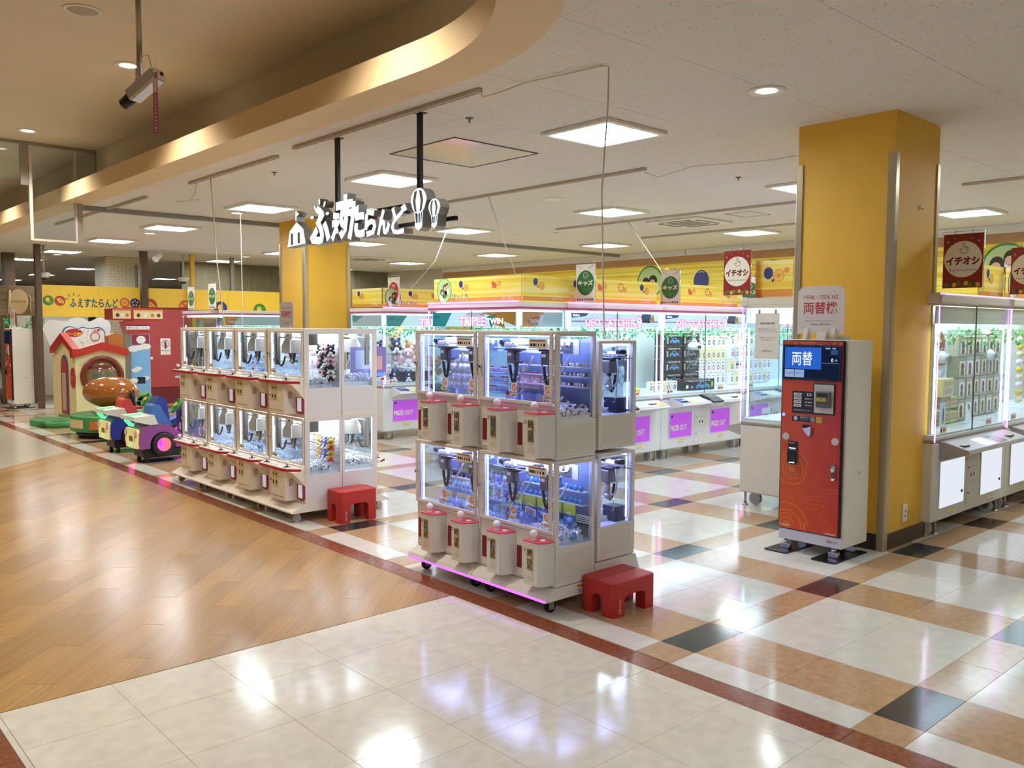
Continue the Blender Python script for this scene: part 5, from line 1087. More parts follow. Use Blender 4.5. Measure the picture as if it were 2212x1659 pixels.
# ---------------------------------------------------------------- hanging shop sign
M_SIGN = glow('backlit sign face', '#dcefff', 1.35); M_SBODY = mat('sign return metal', '#8d8b86', .35, .5); M_BLK = mat('black steel tube', '#0e0e10', .35)
sg = thing('hanging_sign', 'backlit letter sign with tent and two balloons hanging on black rods', 'sign', (3.6, 5.8, 2.25), -PI/2)
OY = 5.8
def LX(y): return OY-y      # world y -> local x
def letter(name, body, y0, y1, z0, z1, bold=.035):
    x0, x1 = LX(y0), LX(y1); z0 -= 2.25; z1 -= 2.25
    b = MB(); b.text(body, x0-.005, x1+.005, z0-.005, z1+.005, 0.0, 0, bold+.012, thick=.075); p = b.build(name, M_SBODY, sg)
    b = MB(); b.text(body, x0, x1, z0, z1, -.003, 0, bold); b.build('lit_face', M_SIGN, p)
letter('letter', 'ふ', 6.492, 6.164, 2.266, 2.585, .05)
letter('letter', 'ぇ', 6.151, 5.99, 2.274, 2.506, .06); letter('letter', 'す', 6.072, 5.82, 2.28, 2.63, .05); letter('letter', 'た', 5.90, 5.655, 2.268, 2.565, .05)
letter('letter', 'ら', 5.655, 5.495, 2.274, 2.487, .05); letter('letter', 'ん', 5.484, 5.314, 2.271, 2.463, .05); letter('letter', 'ど', 5.297, 5.10, 2.263, 2.475, .028)
def shape(name, polys, holes=()):
    b = MB()
    for P in polys: b.prism([(x, z) for x, z in P], 0, .075, 'y')
    p = b.build(name, M_SBODY, sg); b = MB()
    for P in polys:
        cx = sum(q_[0] for q_ in P)/len(P); cz = sum(q_[1] for q_ in P)/len(P); b.face([(cx+(x-cx)*.93, cz+(z-cz)*.95) for x, z in P], -.003, 0)
    for P in holes: b.face(P, -.006, 1)
    b.build('lit_face', [M_SIGN, mat('sign grey gap', '#77706e', .5)], p)
xa, xb = LX(6.894), LX(6.555); xm = (xa+xb)/2
shape('tent_emblem', [[(xa, .023), (xb, .035), (xb-.04, .165), (xm+.01, .235), (xa+.05, .165)], [(xm-.01, .235), (xm+.006, .235), (xm+.006, .32), (xm+.055, .295), (xm+.006, .275), (xm+.012, .325), (xm-.01, .325)]], [[(xm-.09, .04), (xm-.05, .045), (xm-.05, .14), (xm-.09, .14)], [(xm+.03, .045), (xm+.07, .05), (xm+.07, .14), (xm+.03, .14)]])
for k, (dx, dz, a) in enumerate(((-.15, .245, -.3), (-.10, .315, .6), (-.03, .36, 0), (.05, .335, -.5), (.095, .255, .3))):
    c, s_ = math.cos(a), math.sin(a); cx = LX(6.30)+dx
    shape('sun_ray', [[(cx+(.012*math.cos(t_))*c-(.028*math.sin(t_))*s_ if k in (1, 2, 3) else cx+.028*math.cos(t_), 0+dz+(.012*math.cos(t_))*s_+(.028*math.sin(t_))*c if k in (1, 2, 3) else dz+.013*math.sin(t_)) for t_ in [2*PI*i/12 for i in range(12)]]])
def bal(name, y0, y1, z0, z1):
    x0, x1 = LX(y0), LX(y1); cx = (x0+x1)/2; z0 -= 2.25; z1 -= 2.25; h = z1-z0; rx = (x1-x0)/2; cz = z1-h*.31; rz = h*.31
    P = [(cx+rx*math.cos(a)*(1 if math.sin(a) > -.2 else .9), cz+rz*math.sin(a)) for a in [2*PI*i/22 for i in range(22)]]
    H = [[(cx+s*rx*.1+s*rx*.12*0, cz+rz*.8), (cx+s*rx*.42, cz+rz*.7), (cx+s*rx*.62, cz), (cx+s*rx*.42, cz-rz*.75), (cx+s*rx*.16, cz-rz*.85), (cx+s*rx*.3, cz)] for s in (-1, 1)]
    B = [(cx-rx*.48, z0+h*.19), (cx+rx*.48, z0+h*.19), (cx+rx*.4, z0+.02), (cx, z0), (cx-rx*.4, z0+.02)]
    L_ = [[(cx+s*rx*.5, cz-rz*.8), (cx+s*rx*.5+.008, cz-rz*.8), (cx+s*rx*.38+.008, z0+h*.18), (cx+s*rx*.38, z0+h*.18)] for s in (-1, -.2, .4, .9)]
    shape(name, [P, B]+L_, H)
bal('balloon_emblem', 5.06, 4.858, 2.27, 2.57); bal('balloon_emblem', 4.847, 4.706, 2.268, 2.477)
b = MB(); b.box(LX(6.5), LX(4.66), .085, .115, .075, .105, 0, .003); b.box(LX(6.3), LX(4.9), .085, .115, .215, .245, 0, .003); b.build('crossbar', M_BLK, sg)
for y in (6.21, 5.08):
    b = MB(); b.box(LX(y)-.018, LX(y)+.018, .082, .118, .07, CEIL-2.25, 0, .003); b.box(LX(y)-.04, LX(y)+.04, .06, .14, CEIL-2.256, CEIL-2.25); b.build('rod', M_BLK, sg)
# ---------------------------------------------------------------- security camera on a pole
sc_ = thing('security_camera', 'silver box camera on a pole from the tan aisle ceiling', 'camera', (2.13, 6.15, 3.38))
b = MB(); b.cyl((0, 0, -.12), (0, 0, .42), .019, n=14); b.cyl((0, 0, -.16), (0, 0, -.11), .026, n=14); b.box(-.012, .012, .03, .055, -.09, -.03); b.build('pole', STEEL, sc_)
b = MB(); b.tube([(0, -.02, .0), (-.0, -.08, .03), (0, -.16, .02), (0, -.2, -.03), (0, -.21, -.07)], .004); b.build('cable', PAPER, sc_)
_d = Vector((-.42, .72, -.52)).normalized(); _x = _d.cross(Vector((0, 0, 1))).normalized(); _z = _x.cross(_d)
T_ = Matrix.Translation((-.02, -.15, -.185)) @ Matrix((_x, _d, _z)).transposed().to_4x4()
b = MB(T_); b.box(-.055, .055, -.13, .13, -.045, .045, 0, .014); b.box(-.05, .05, -.135, -.13, -.04, .04, 1, .004); b.cyl((.02, -.15, .0), (.02, -.13, 0), .012, n=10, m=2); b.build('camera_body', [mat('silver camera', '#b9b7b6', .3, .5), PAPER, DARK], sc_)
b = MB(T_); b.cyl((0, .13, 0), (0, .21, 0), .04, .038, n=16); b.cyl((0, .21, 0), (0, .214, 0), .032, n=16, m=1); b.build('lens', [DARK, mat('lens glass', '#050508', .05)], sc_)
b = MB(T_); b.cyl((-.0, .03, .045), (0, .03, .075), .015, n=10); b.build('mount', STEEL, sc_)
tg = thing('camera_tag', 'long magenta tag with white lettering hanging under the security camera', 'tag', (2.13, 5.87, 2.86), -PI/2 + .25)
b = MB(); b.box(-.026, .026, 0, .001, 0, .40); s_ = b.build('strip', mat('magenta tag', '#b85a8a', .5), tg); b = MB(); b.rect(-.019, .019, .27, .36, -.0008, 0)
for k, c in enumerate('防犯カメラ作動中録画中'): b.text(c, -.011, .011, .24-k*.023, .257-k*.023, -.0008, 0, .02)
b.build('lettering', PAPER, s_); b = MB(); b.cyl((0, 0, .4), (0, 0, .47), .001, n=4); b.build('string', PAPER, tg)
# ---------------------------------------------------------------- glass smoke screen over the aisle
sm = thing('smoke_screen', 'stepped glass smoke screen in pale frames under the aisle ceiling', 'smoke screen', (0, 11.75, 0)); M_FR = mat('pale mauve frame', '#a39c93', .4, .3); M_FW = mat('white frame', '#d5cfc2', .4)
b = MB(); b.box(-6, 3.5, -.03, .03, 3.765, 3.80); b.build('top_rail', M_FR, sm)
for x0, x1, z0, z1, m in ((2.73, 2.765, 2.62, 3.77, M_FW), (2.64, 2.725, 3.28, 3.77, M_FR), (3.24, 3.262, 2.62, 3.77, M_FW), (3.265, 3.325, 2.62, 3.11, M_FR), (3.49, 3.525, 3.35, 3.77, M_FR)):
    b = MB(); b.box(x0, x1, -.02, .02, z0, z1); b.build('post', m, sm)
b = MB(); b.box(2.765, 3.24, -.012, .012, 2.62, 2.645); b.build('bottom_rail', M_FW, sm)
for x0, x1, z0, z1 in ((2.765, 3.24, 2.645, 3.76), (3.262, 3.49, 3.34, 3.76), (-.4, 2.64, 3.30, 3.765), (-3.5, -.42, 3.30, 3.765)):
    b = MB(); b.box(x0, x1, -.003, .003, z0, z1); b.build('glass_pane', GLASS, sm)
# ================================================================ PRIZES INSIDE THE CABINETS
def place(root, x, y, z):
    c, s = math.cos(root.rotation_euler.z), math.sin(root.rotation_euler.z); l = root.location
    return (l.x+x*c-y*s, l.y+x*s+y*c, l.z+z), root.rotation_euler.z
def cm_(name, hexc, **k): return mat(name, hexc, k.pop('rough', .7), **k)
P_W = cm_('plush white', '#f1ecec'); P_PK = cm_('plush pink', '#efb6c3'); P_PU = cm_('plush lilac', '#b9a3dc'); P_BL = cm_('plush pale blue', '#9fc6ea'); P_NV = cm_('plush navy', '#2f3a6b'); P_YE = cm_('plush yellow', '#f0cf3c'); P_BR = cm_('plush brown', '#b98a5f'); P_MI = cm_('plush mint', '#bfe3cf'); P_BK = cm_('plush black', '#25252b'); P_RD = cm_('prize red', '#c23440', rough=.4); P_CR = cm_('plush cream', '#efe0b8')
def m_round(c1, c2, name='plush'):
    b = MB(); b.sph((0, 0, 0), 1, 12, 8, 0, (1, .8, .82))
    for s in (-1, 1): b.sph((s*.3, -.72, .12), .09, 6, 4, 1); 
    b.sph((0, -.8, -.08), .13, 6, 4, 2); return b.mesh(name, [c1, INK, c2])
def m_bear(c1, c2, name='plush'):
    b = MB(); b.sph((0, 0, .38), .42, 10, 7, 0, (1, .85, .95)); b.sph((0, -.02, 1.02), .42, 12, 8, 0, (1.08, .9, .9))
    for s in (-1, 1):
        b.sph((s*.32, 0, 1.38), .16, 8, 5, 0); b.sph((s*.42, -.12, .5), .16, 8, 5, 0, (.8, .8, 1.3)); b.sph((s*.24, -.3, .12), .19, 8, 5, 1); b.sph((s*.15, -.37, 1.06), .045, 6, 4, 2)
    b.sph((0, -.32, .93), .16, 8, 5, 1); b.sph((0, -.22, .36), .27, 8, 6, 1); return b.mesh(name, [c1, c2, INK])
def m_doll(c1, c2):
    b = MB(); b.lathe([(.001, 0), (.42, .02), (.5, .3), (.44, .62), (.3, .74), (.4, .92), (.46, 1.15), (.38, 1.42), (.2, 1.55), (.001, 1.6)], n=12); b.lathe([(.46, .62), (.47, .68), (.42, .72)], n=12, m=1); b.oval(0, 1.12, .3, .22, -.455, 1, 10); return b.mesh('doll', [c1, c2])
def m_globe():
    m = mat('globe print', '#3f79d6', .35); nt = m.node_tree; N = nt.nodes; L = nt.links; bs = N['Principled BSDF']
    if not any(n.type == 'TEX_NOISE' for n in N):
        tc = N.new('ShaderNodeTexCoord'); oi = N.new('ShaderNodeObjectInfo'); ad = N.new('ShaderNodeVectorMath'); ad.operation = 'ADD'; cmb = N.new('ShaderNodeCombineXYZ'); mu = N.new('ShaderNodeMath'); mu.operation = 'MULTIPLY'; mu.inputs[1].default_value = 40
        L.new(oi.outputs['Random'], mu.inputs[0]); L.new(mu.outputs[0], cmb.inputs[0]); L.new(tc.outputs['Object'], ad.inputs[0]); L.new(cmb.outputs[0], ad.inputs[1])
        n = N.new('ShaderNodeTexNoise'); n.inputs['Scale'].default_value = 1.6; L.new(ad.outputs[0], n.inputs['Vector']); r = N.new('ShaderNodeValToRGB'); e = r.color_ramp.elements
        e[0].position = .54; e[0].color = S('#4c86e0'); e[1].position = .58; e[1].color = S('#5cae6c'); L.new(n.outputs['Fac'], r.inputs[0]); L.new(r.outputs[0], bs.inputs['Base Color'])
    b = MB(); b.sph((0, 0, 0), 1, 12, 8); return b.mesh('globe_ball', m)
def m_bag(cols, name='candy_bag'):
    b = MB(); _q = random.Random(len(cols))
    b.box(-.5, .5, -.12, .12, 0, .8, 0, .1); b.box(-.46, .46, -.02, .02, .8, 1, 1)
    for k in range(7): b.sph((_q.uniform(-.3, .3), -.12, _q.uniform(.12, .65)), .12, 6, 4, 1+k % (len(cols)-1), (1, .5, 1))
    return b.mesh(name, cols)
def m_pack(c1, c2, c3):
    b = MB(); b.box(-.5, .5, -.02, .02, 0, 1.3, 0, .01); b.rect(-.5, .5, 1.05, 1.3, -.022, 1); b.box(-.12, .12, -.021, .021, 1.3, 1.36, 0); b.lathe([(.001, -.10), (.17, -.08), (.18, -.02)], (.0, 0, .45), 12, 'y', 2); b.rect(-.35, .35, .72, .8, -.0225, 2); return b.mesh('badge_pack', [c1, c2, c3])
def m_net():
    b = MB(); b.lathe([(.001, 0), (.3, .03), (.46, .25), (.44, .6), (.36, .95), (.1, 1.08)], n=10, m=0)
    _q = random.Random(4)
    for k in range(12): a = _q.random()*6.28; z = _q.uniform(.12, .8); b.sph((.36*math.cos(a), .36*math.sin(a), z), .15, 7, 5, 1+k % 2)
    b.prism([(-.46, .92), (.46, .92), (.46, 1.5), (-.46, 1.5)], -.05, .05, 'y', 3); return b.mesh('net_bag', [ACRYL, P_BL, cm_('net blue', '#4d84d8'), cm_('lime header', '#c9d83a', rough=.4)])
def m_sweet(c1, c2):
    b = MB(); b.cyl((-.4, 0, 0), (.4, 0, 0), .42, n=10); b.sph((0, -.3, .05), .22, 6, 4, 1)
    for s in (-1, 1): b.lathe([(.12, s*.4), (.42, s*.85), (.3, s*.8)], (0, 0, 0), 8, 'x', 2)
    return b.mesh('wrapped_sweet', [c1, c2, P_W])
def m_chips(n, seed, w_, d, h, hump=1):
    q_ = random.Random(seed); b = MB()
    for k in range(n):
        x, y = q_.uniform(0, w_), q_.uniform(0, d); zz = h*(.35+.65*q_.random())*(1-.5*abs(x/w_-.5)*hump); r = q_.uniform(.008, .014)
        v = [Vector(p) for p in ((r, 0, 0), (-r, 0, 0), (0, r, 0), (0, -r, 0), (0, 0, r*1.3), (0, 0, -r*1.3))]; R = Matrix.Rotation(q_.random()*6, 3, 'X') @ Matrix.Rotation(q_.random()*6, 3, 'Y')
        b.put([R @ p+Vector((x, y, zz)) for p in v], [(0, 2, 4), (2, 1, 4), (1, 3, 4), (3, 0, 4), (2, 0, 5), (1, 2, 5), (3, 1, 5), (0, 3, 5)])
    b.box(0, w_, 0, d, 0, h*.3); return b.mesh('crystal_chips', M_CHIP)
CH1, CH2 = m_chips(520, 1, .28, .20, .095), m_chips(400, 2, .22, .26, .055)
def chips(root, x, y, z, label, me=None, sc=1):
    p, rz = place(root, x, y, z); o = item('crystal_chips', me or CH1, label, 'crystals', None, p, rz, sc); o['kind'] = 'stuff'
def rowitems(root, me, nm, label, cat, group, xs, y, z, sc, jit=.003, tilt=.12):
    for x in xs:
        p, rz = place(root, x, y+U(jit), z); item(nm, me[_r.randrange(len(me))] if isinstance(me, list) else me, label, cat, group, p, rz+U(tilt), sc)
def lin(a, b, n): return [a+(b-a)*i/(n-1) for i in range(n)]
def shelf_bar(t, z, y=.262, x0=.03, x1=.62):
    b = MB(); b.box(x0, x1, y-.025, y+.03, z-.008, z-.002); b.cyl((x0, y-.03, z), (x1, y-.03, z), .005, n=6); p, rz = place(t, 0, 0, 0)
    o = b.build('shelf_bar', mat('white shelf rod', '#e4e6f2', .3), t); return o
# blue-lit stack -------------------------------------------------
for t, zs in ((ua, (.427, .502)), (ua2, (.391, .448, .502)), (ua4, (.322, .381, .442)), (ua3, (.345, .435))):
    for z in zs: shelf_bar(t, z)
GLB = m_globe(); NET = m_net()
for z in (.502, .427): rowitems(ua, GLB, 'globe_ball', 'small globe-print ball resting on a white rod in the lower right blue-lit cabinet', 'ball', 'globe balls on the rods', lin(.06, .60, 14), .25, z+.018, .0175, .004, 3)
for k, (x, z) in enumerate(((.36, .245), (.40, .25), (.44, .243), (.50, .25), (.54, .25), (.58, .245), (.47, .28), (.61, .255), (.28, .25), (.32, .245))): p, rz = place(ua, x, .12+.05*(k % 3), z); item('globe_ball', GLB, 'small globe-print ball lying on the crystal chips of the lower right cabinet', 'ball', 'globe balls on the chips', p, rz+k, .021)
for k, x in enumerate((.10, .21, .32, .43, .54)): p, rz = place(ua, x, .215, .27); item('net_bag', NET, 'clear net bag of globe balls with lime header, %s from the left in the lower right cabinet' % ('first', 'second', 'third', 'fourth', 'last')[k], 'net bag', 'net bags', p, rz, (.10, .07, .105))
for k, (x, y, z) in enumerate(((.30, .18, .35), (.57, .16, .30), (.62, .30, .34))):
    b = MB(); b.box(-.045, .045, -.001, .001, -.022, .022)
    for q_ in range(3): b.rect(-.036, .036, .008-q_*.011, .012-q_*.011, -.0016, 1)
    p, rz = place(ua, x-.02, y-.03, z); o = item('notice_card', b.mesh('notice_card', [PAPER, INK]), ('small white notice card on a middle net bag', 'small white notice card on the right net bags', 'small white notice card beside the side glass')[k], 'card', None, p, rz+(.0 if k < 2 else .4), 1, 0, .12)
chips(ua, .33, .05, .217, 'heap of clear crystal chips under the net bags', CH1); chips(ua, .04, .05, .217, 'thin layer of crystal chips at the left of the lower right cabinet', CH2)
BEARS = [m_bear(P_PK, P_W), m_bear(P_PU, P_W), m_bear(P_W, P_PK), m_bear(P_BL, P_W), m_bear(P_MI, P_W)]
for z in (.435, .345, .24): 
    for k, x in enumerate(lin(.37, .60, 4)): p, rz = place(ua3, x, .25, z); item('plush_toy', BEARS[(k+int(z*10)) % 5], 'small pastel plush in three rows seen through the glass between the lower cabinets', 'plush toy', 'pastel plush of the lower cabinets', p, rz+U(.2), .05)
DOLLS = m_doll(P_BL, P_W)
rowitems(ua3, DOLLS, 'doll', 'pale blue doll standing in a row in the lower left blue-lit cabinet', 'doll', 'pale blue dolls', lin(.03, .29, 7), .235, .345, .046)
NAVYP = [m_round(P_NV, P_W), m_round(P_BK, P_W)]
rowitems(ua3, NAVYP, 'plush_toy', 'small dark plush on the upper rod of the lower left cabinet', 'plush toy', 'dark plush of the lower left cabinet', lin(.04, .29, 6), .245, .465, .026); rowitems(ua3, NAVYP, 'plush_toy', 'dark plush heaped on the floor of the lower left cabinet', 'plush toy', 'dark heaped plush', lin(.06, .30, 7), .15, .243, .03, .05, 2)
WB = m_round(P_W, P_BL)
rowitems(ua3, WB, 'plush_toy', 'white and blue round plush heaped before the pale blue dolls', 'plush toy', 'heaped white plush', lin(.03, .30, 8), .2, .275, .034, .03, .8); chips(ua3, .04, .05, .217, 'sparse crystal chips in the lower left cabinet', CH2); chips(ua3, .34, .05, .217, 'sparse crystal chips in the lower left cabinet by the partition', CH2)
SEAL = m_round(P_W, P_PK)
for z in (.442, .381, .322): rowitems(ua4, SEAL, 'plush_toy', 'white round plush sitting on a rod in the upper left blue-lit cabinet', 'plush toy', 'white round plush rows', lin(.045, .27, 5), .235, z+.024, .031, .004, .15)
rowitems(ua4, SEAL, 'plush_toy', 'white round plush lying on the floor of the upper left cabinet', 'plush toy', 'white round plush on the floor', lin(.04, .30, 6), .17, .243, .034, .03, .7); rowitems(ua4, SEAL, 'plush_toy', 'white round plush on the topmost row near the crane of the upper left cabinet', 'plush toy', 'white round plush top row', lin(.05, .27, 4), .25, .525, .03)
CAND = [m_bag([P_W, P_RD, P_YE, P_BL]), m_bag([P_PK, P_W, P_PU, P_RD]), m_bag([P_BL, P_W, P_YE, P_NV])]
for z in (.442, .381, .322): rowitems(ua4, CAND, 'candy_bag', 'small clear bag of coloured sweets in rows behind the partition of the upper blue-lit cabinets', 'candy bag', 'candy bag rows', lin(.37, .61, 8), .24, z, .042)
CRUMP = [m_bag([P_W, P_W, P_CR]), m_bag([P_W, P_PK, P_W])]
rowitems(ua2, CRUMP, 'candy_bag', 'crumpled pale candy bag lying on the floor of the upper right blue-lit cabinet', 'candy bag', 'crumpled candy bags', lin(.04, .60, 22), .14, .222, .05, .10, 3); rowitems(ua4, CRUMP, 'candy_bag', 'crumpled pale candy bag at the partition of the upper left cabinet', 'candy bag', 'crumpled candy bags left', lin(.36, .6, 7), .14, .222, .045, .07, 3)
PACK = [m_pack(P_PK, P_RD, P_CR), m_pack(P_PU, P_PK, P_RD), m_pack(P_PK, P_BL, P_BK)]
for z in (.36, .235): rowitems(ua2, PACK, 'badge_pack', 'pink card pack with a round badge hanging in the upper right blue-lit cabinet', 'card pack', 'badge packs', lin(.05, .40, 5), .235 if z > .3 else .19, z, .078, .003, .08)
SWE = [m_sweet(cm_('sweet brown', '#7d3b2c', rough=.35), P_RD), m_sweet(cm_('sweet cream', '#ecd9a2', rough=.35), P_YE), m_sweet(P_W, P_RD), m_sweet(cm_('sweet maroon', '#8a2230', rough=.35), P_W)]
for z in (.502, .448, .391): rowitems(ua2, SWE, 'wrapped_sweet', 'wrapped sweet on a white rod behind the side window of the upper right cabinet', 'sweet', 'sweets on the rods', lin(.40, .62, 9), .255, z+.014, .022, .006, 2)
for k in range(46):
    x, y = _r.uniform(.42, .63), _r.uniform(.04, .29); z = .228+.09*_r.random()*(y/.3)+.02; p, rz = place(ua2, x, y, z); item('wrapped_sweet', SWE[k % 4], 'wrapped sweet in the heap at the side window of the upper right cabinet', 'sweet', 'heaped sweets', p, rz+k, .02, U(1), U(1))
chips(ua2, .36, .03, .217, 'crystal chips under the heaped sweets', CH1, (1, 1.2, .8)); chips(ur, .36, .05, .2, 'crystal chips in the upper rear cabinet', CH2, (1, 1, 1.9)); chips(ur2, .36, .05, .2, 'crystal chips in the lower rear cabinet', CH2, (1, 1, 1.9)); chips(ur, .1, .05, .2, 'crystal chips near the navy box of the upper rear cabinet', CH2, .9); chips(ur2, .1, .05, .2, 'crystal chips near the navy box of the lower rear cabinet', CH2, .9)
# white-lit stack --------------------------------------------------
t = UB[3, 0, 0]
BADGE = [m_pack(P_W, P_BK, P_RD), m_pack(P_W, P_BR, P_PK)]
for z in (.47, .40, .33): rowitems(t, BADGE, 'badge_pack', 'white card pack with dark badge hanging in the fourth lower white-lit cabinet', 'card pack', 'badge packs of the fourth lower cabinet', lin(.18, .40, 8), .31, z, .03)
FACES = [m_bear(P_YE, P_CR), m_bear(P_PU, P_W), m_bear(cm_('plush blue', '#4c6fc8'), P_W), m_bear(P_YE, P_RD)]
for z, xs in ((.42, (.44, .50, .56, .61)), (.32, (.43, .49, .55, .605))):
    for k, x in enumerate(xs): p, rz = place(t, x, .26, z); item('plush_toy', FACES[k % 4], '%s plush pouch in the %s row behind the side window of the lower white-lit cabinet, %s from the left' % (('yellow', 'lilac', 'blue', 'yellow and red')[k % 4], 'upper' if z > .4 else 'lower', NAMES[k]), 'plush toy', 'plush pouches', p, rz+.9, .066)
HEAP = [m_bear(P_NV, P_W), m_bear(P_RD, P_W), m_bear(P_YE, P_RD), m_round(P_BL, P_W), m_round(P_PU, P_W)]
for k in range(16): p, rz = place(t, .24+.36*_r.random(), .08+.2*_r.random(), .245+.02*_r.random()); item('plush_toy', HEAP[k % 5], 'small bright plush thrown on the floor of the fourth lower white-lit cabinet', 'plush toy', 'heap of bright plush', p, rz+k, .034, U(1.2), U(.6))
chips(t, .33, .03, .225, 'crystal chips at the side window of the lower white-lit cabinet', CH1, (1, 1.1, 1)); chips(t, .05, .05, .225, 'crystal chips at the left of the fourth lower cabinet', CH2)
t = UB[3, 1, 0]; PAN = [m_bear(P_W, P_BK), m_bear(P_PK, P_BK), m_bear(P_BK, P_W)]
for z in (.50, .40, .30):
    for k, x in enumerate((.44, .50, .56, .61)): p, rz = place(t, x, .265, z-.02); item('plush_toy', PAN[(k+int(z*10)) % 3], 'black, white or pink plush in three rows behind the upper side window of the white-lit stack', 'plush toy', 'black and white plush rows', p, rz+.9, .068)
for k in range(6): p, rz = place(t, .43+.035*k, .12+.05*(k % 3), .245); item('plush_toy', PAN[2 if k % 2 else 0], 'black and white plush lying on the chips behind the upper side window', 'plush toy', 'lying black and white plush', p, rz+k, .04, 1, 0)
CARDW = [m_pack(P_W, P_PK, P_BL), m_pack(cm_('pack pale pink', '#f2d5d6', rough=.4), P_W, P_RD), m_pack(P_W, P_MI, P_W)]
for z in (.5, .40, .31): rowitems(t, CARDW, 'card_pack', 'pale card pack hanging at the back of the fourth upper white-lit cabinet', 'card pack', 'pale card packs', lin(.18, .40, 6), .31, z, .042)
chips(t, .36, .03, .225, 'crystal chips behind the upper side window of the white-lit stack', CH1, (.9, 1.2, 1.1))
b = MB(); b.box(-.03, .03, -.0, .02, 0, .085); bx_ = b.mesh('toothbrush_box', P_W)
for k in range(5): p, rz = place(t, .17+.06*k, .2, .227); item('slim_box', bx_, 'slim white box standing on the floor of the fourth upper white-lit cabinet', 'box', 'slim white boxes', p, rz+U(.2), 1)
t = UB[2, 1, 0]
for z in (.46, ): rowitems(t, [m_pack(P_PK, P_W, P_RD)], 'card_pack', 'pink card pack at the back of the third upper white-lit cabinet', 'card pack', 'pink packs', lin(.38, .60, 5), .31, z, .075)
rowitems(t, [m_round(P_BK, P_W), m_round(P_CR, P_W)], 'key_charm', 'small round key charm hanging in the third upper white-lit cabinet', 'charm', 'key charms', lin(.16, .60, 10), .30, .42, .02); rowitems(t, bx_, 'slim_box', 'slim white box at the front of the third upper white-lit cabinet', 'box', 'slim white boxes third', lin(.42, .58, 4), .15, .227, 1.2)
chips(t, .05, .05, .225, 'crystal chips in the third upper white-lit cabinet', CH2)
t = UB[2, 0, 0]; CAP = MB(); CAP.sph((0, 0, 0), 1, 10, 6, 0); CAP.sph((0, -.05, -.12), 1, 10, 6, 1); CAP = CAP.mesh('capsule', [P_RD, P_W])
for z in (.55, .49, .43, .37): rowitems(t, CAP, 'capsule', 'red and white capsule on a shelf of the third lower white-lit cabinet', 'capsule', 'red and white capsules', lin(.38, .61, 8), .29, z, .017); 
for z in (.55, .49, .43, .37): shelf_bar(t, z-.02, .29, .34, .62)
for k, x in enumerate((.17, .27, .37)): p, rz = place(t, x, .2, .227); item('leaflet_box', m_pack(P_W, P_BL, P_BK), 'white box with blue print standing in the third lower white-lit cabinet, %s' % ('left', 'middle', 'right')[k], 'box', 'white printed boxes', p, rz+.2*k, .08)
chips(t, .30, .03, .225, 'crystal chips in the third lower white-lit cabinet', CH1); p, rz = place(t, .56, .08, .25); item('ring_box', m_pack(cm_('pale green card', '#d9e3c0', rough=.4), P_PK, P_W), 'pale green card pack leaning at the front of the third lower white-lit cabinet', 'card pack', None, p, rz, .075)
t = UB[1, 1, 0]; TRI = [m_round(P_BL, P_W), m_round(P_RD, P_W), m_round(cm_('plush blue', '#4c6fc8'), P_W), m_round(P_MI, P_W), m_bear(P_W, P_PK)]
for z in (.5, .44, .38, .32): rowitems(t, TRI, 'key_charm', 'small bright trinket in rows at the back of the second upper white-lit cabinet', 'charm', 'bright trinkets', lin(.18, .61, 12), .30, z, .017)
rowitems(t, TRI, 'key_charm', 'small bright trinket on the floor of the second upper white-lit cabinet', 'charm', 'bright trinkets on the floor', lin(.2, .45, 5), .14, .245, .024)
t = UB[1, 0, 0]; b = MB(); b.box(-.5, .5, -.3, .3, 0, .8, 0, .02); b.rect(-.4, .4, .15, .65, -.301, 1); BOXB = b.mesh('snack_box', [cm_('snack brown', '#a0683c', rough=.4), P_CR]); b = MB(); b.box(-.5, .5, -.3, .3, 0, .8, 0, .02); b.rect(-.4, .4, .15, .65, -.301, 1); BOXC = b.mesh('snack_box', [cm_('snack blue', '#6a78b8', rough=.4), P_W])
for z in (.42, .36): rowitems(t, BOXB, 'snack_box', 'small brown snack box stacked at the back of the second lower white-lit cabinet', 'box', 'brown snack boxes', lin(.36, .60, 5), .3, z, .05, .001, .02)
for z in (.30, .235): rowitems(t, BOXC, 'snack_box', 'small blue snack box stacked at the back of the second lower white-lit cabinet', 'box', 'blue snack boxes', lin(.36, .60, 5), .3, z, .05, .001, .02)
rowitems(t, TRI, 'key_charm', 'small plush trinket at the left back of the second lower white-lit cabinet', 'charm', 'trinkets of the second lower cabinet', lin(.15, .33, 5), .28, .4, .024); chips(t, .32, .03, .225, 'crystal chips in the second lower white-lit cabinet', CH1); chips(t, .05, .05, .225, 'crystal chips at the left of the second lower cabinet', CH2)
for lv in (0, 1):
    t = UB[0, lv, 0]; rowitems(t, [m_round(P_CR, P_W), m_round(P_MI, P_W)], 'plush_toy', 'pale plush lying in the first %s white-lit cabinet' % ('lower', 'upper')[lv], 'plush toy', 'pale plush first '+('lower', 'upper')[lv], lin(.45, .6, 3), .12, .25, .032)
    chips(t, .38, .05, .225, 'few crystal chips in the first %s white-lit cabinet' % ('lower', 'upper')[lv], CH2)
t = UB[3, 1, 1]; p, rz = place(t, .10, .2, .225)
b = MB(); b.box(0, .36, -.004, .004, .10, .33, 0); b.rect(.05, .2, .14, .3, -.0046, 1); b.rect(.22, .32, .13, .25, -.0046, 2); o = b.build('panel', [cm_('lilac board', '#8f86cf', rough=.4), cm_('board blue', '#b9c7ee', rough=.4), P_PK])
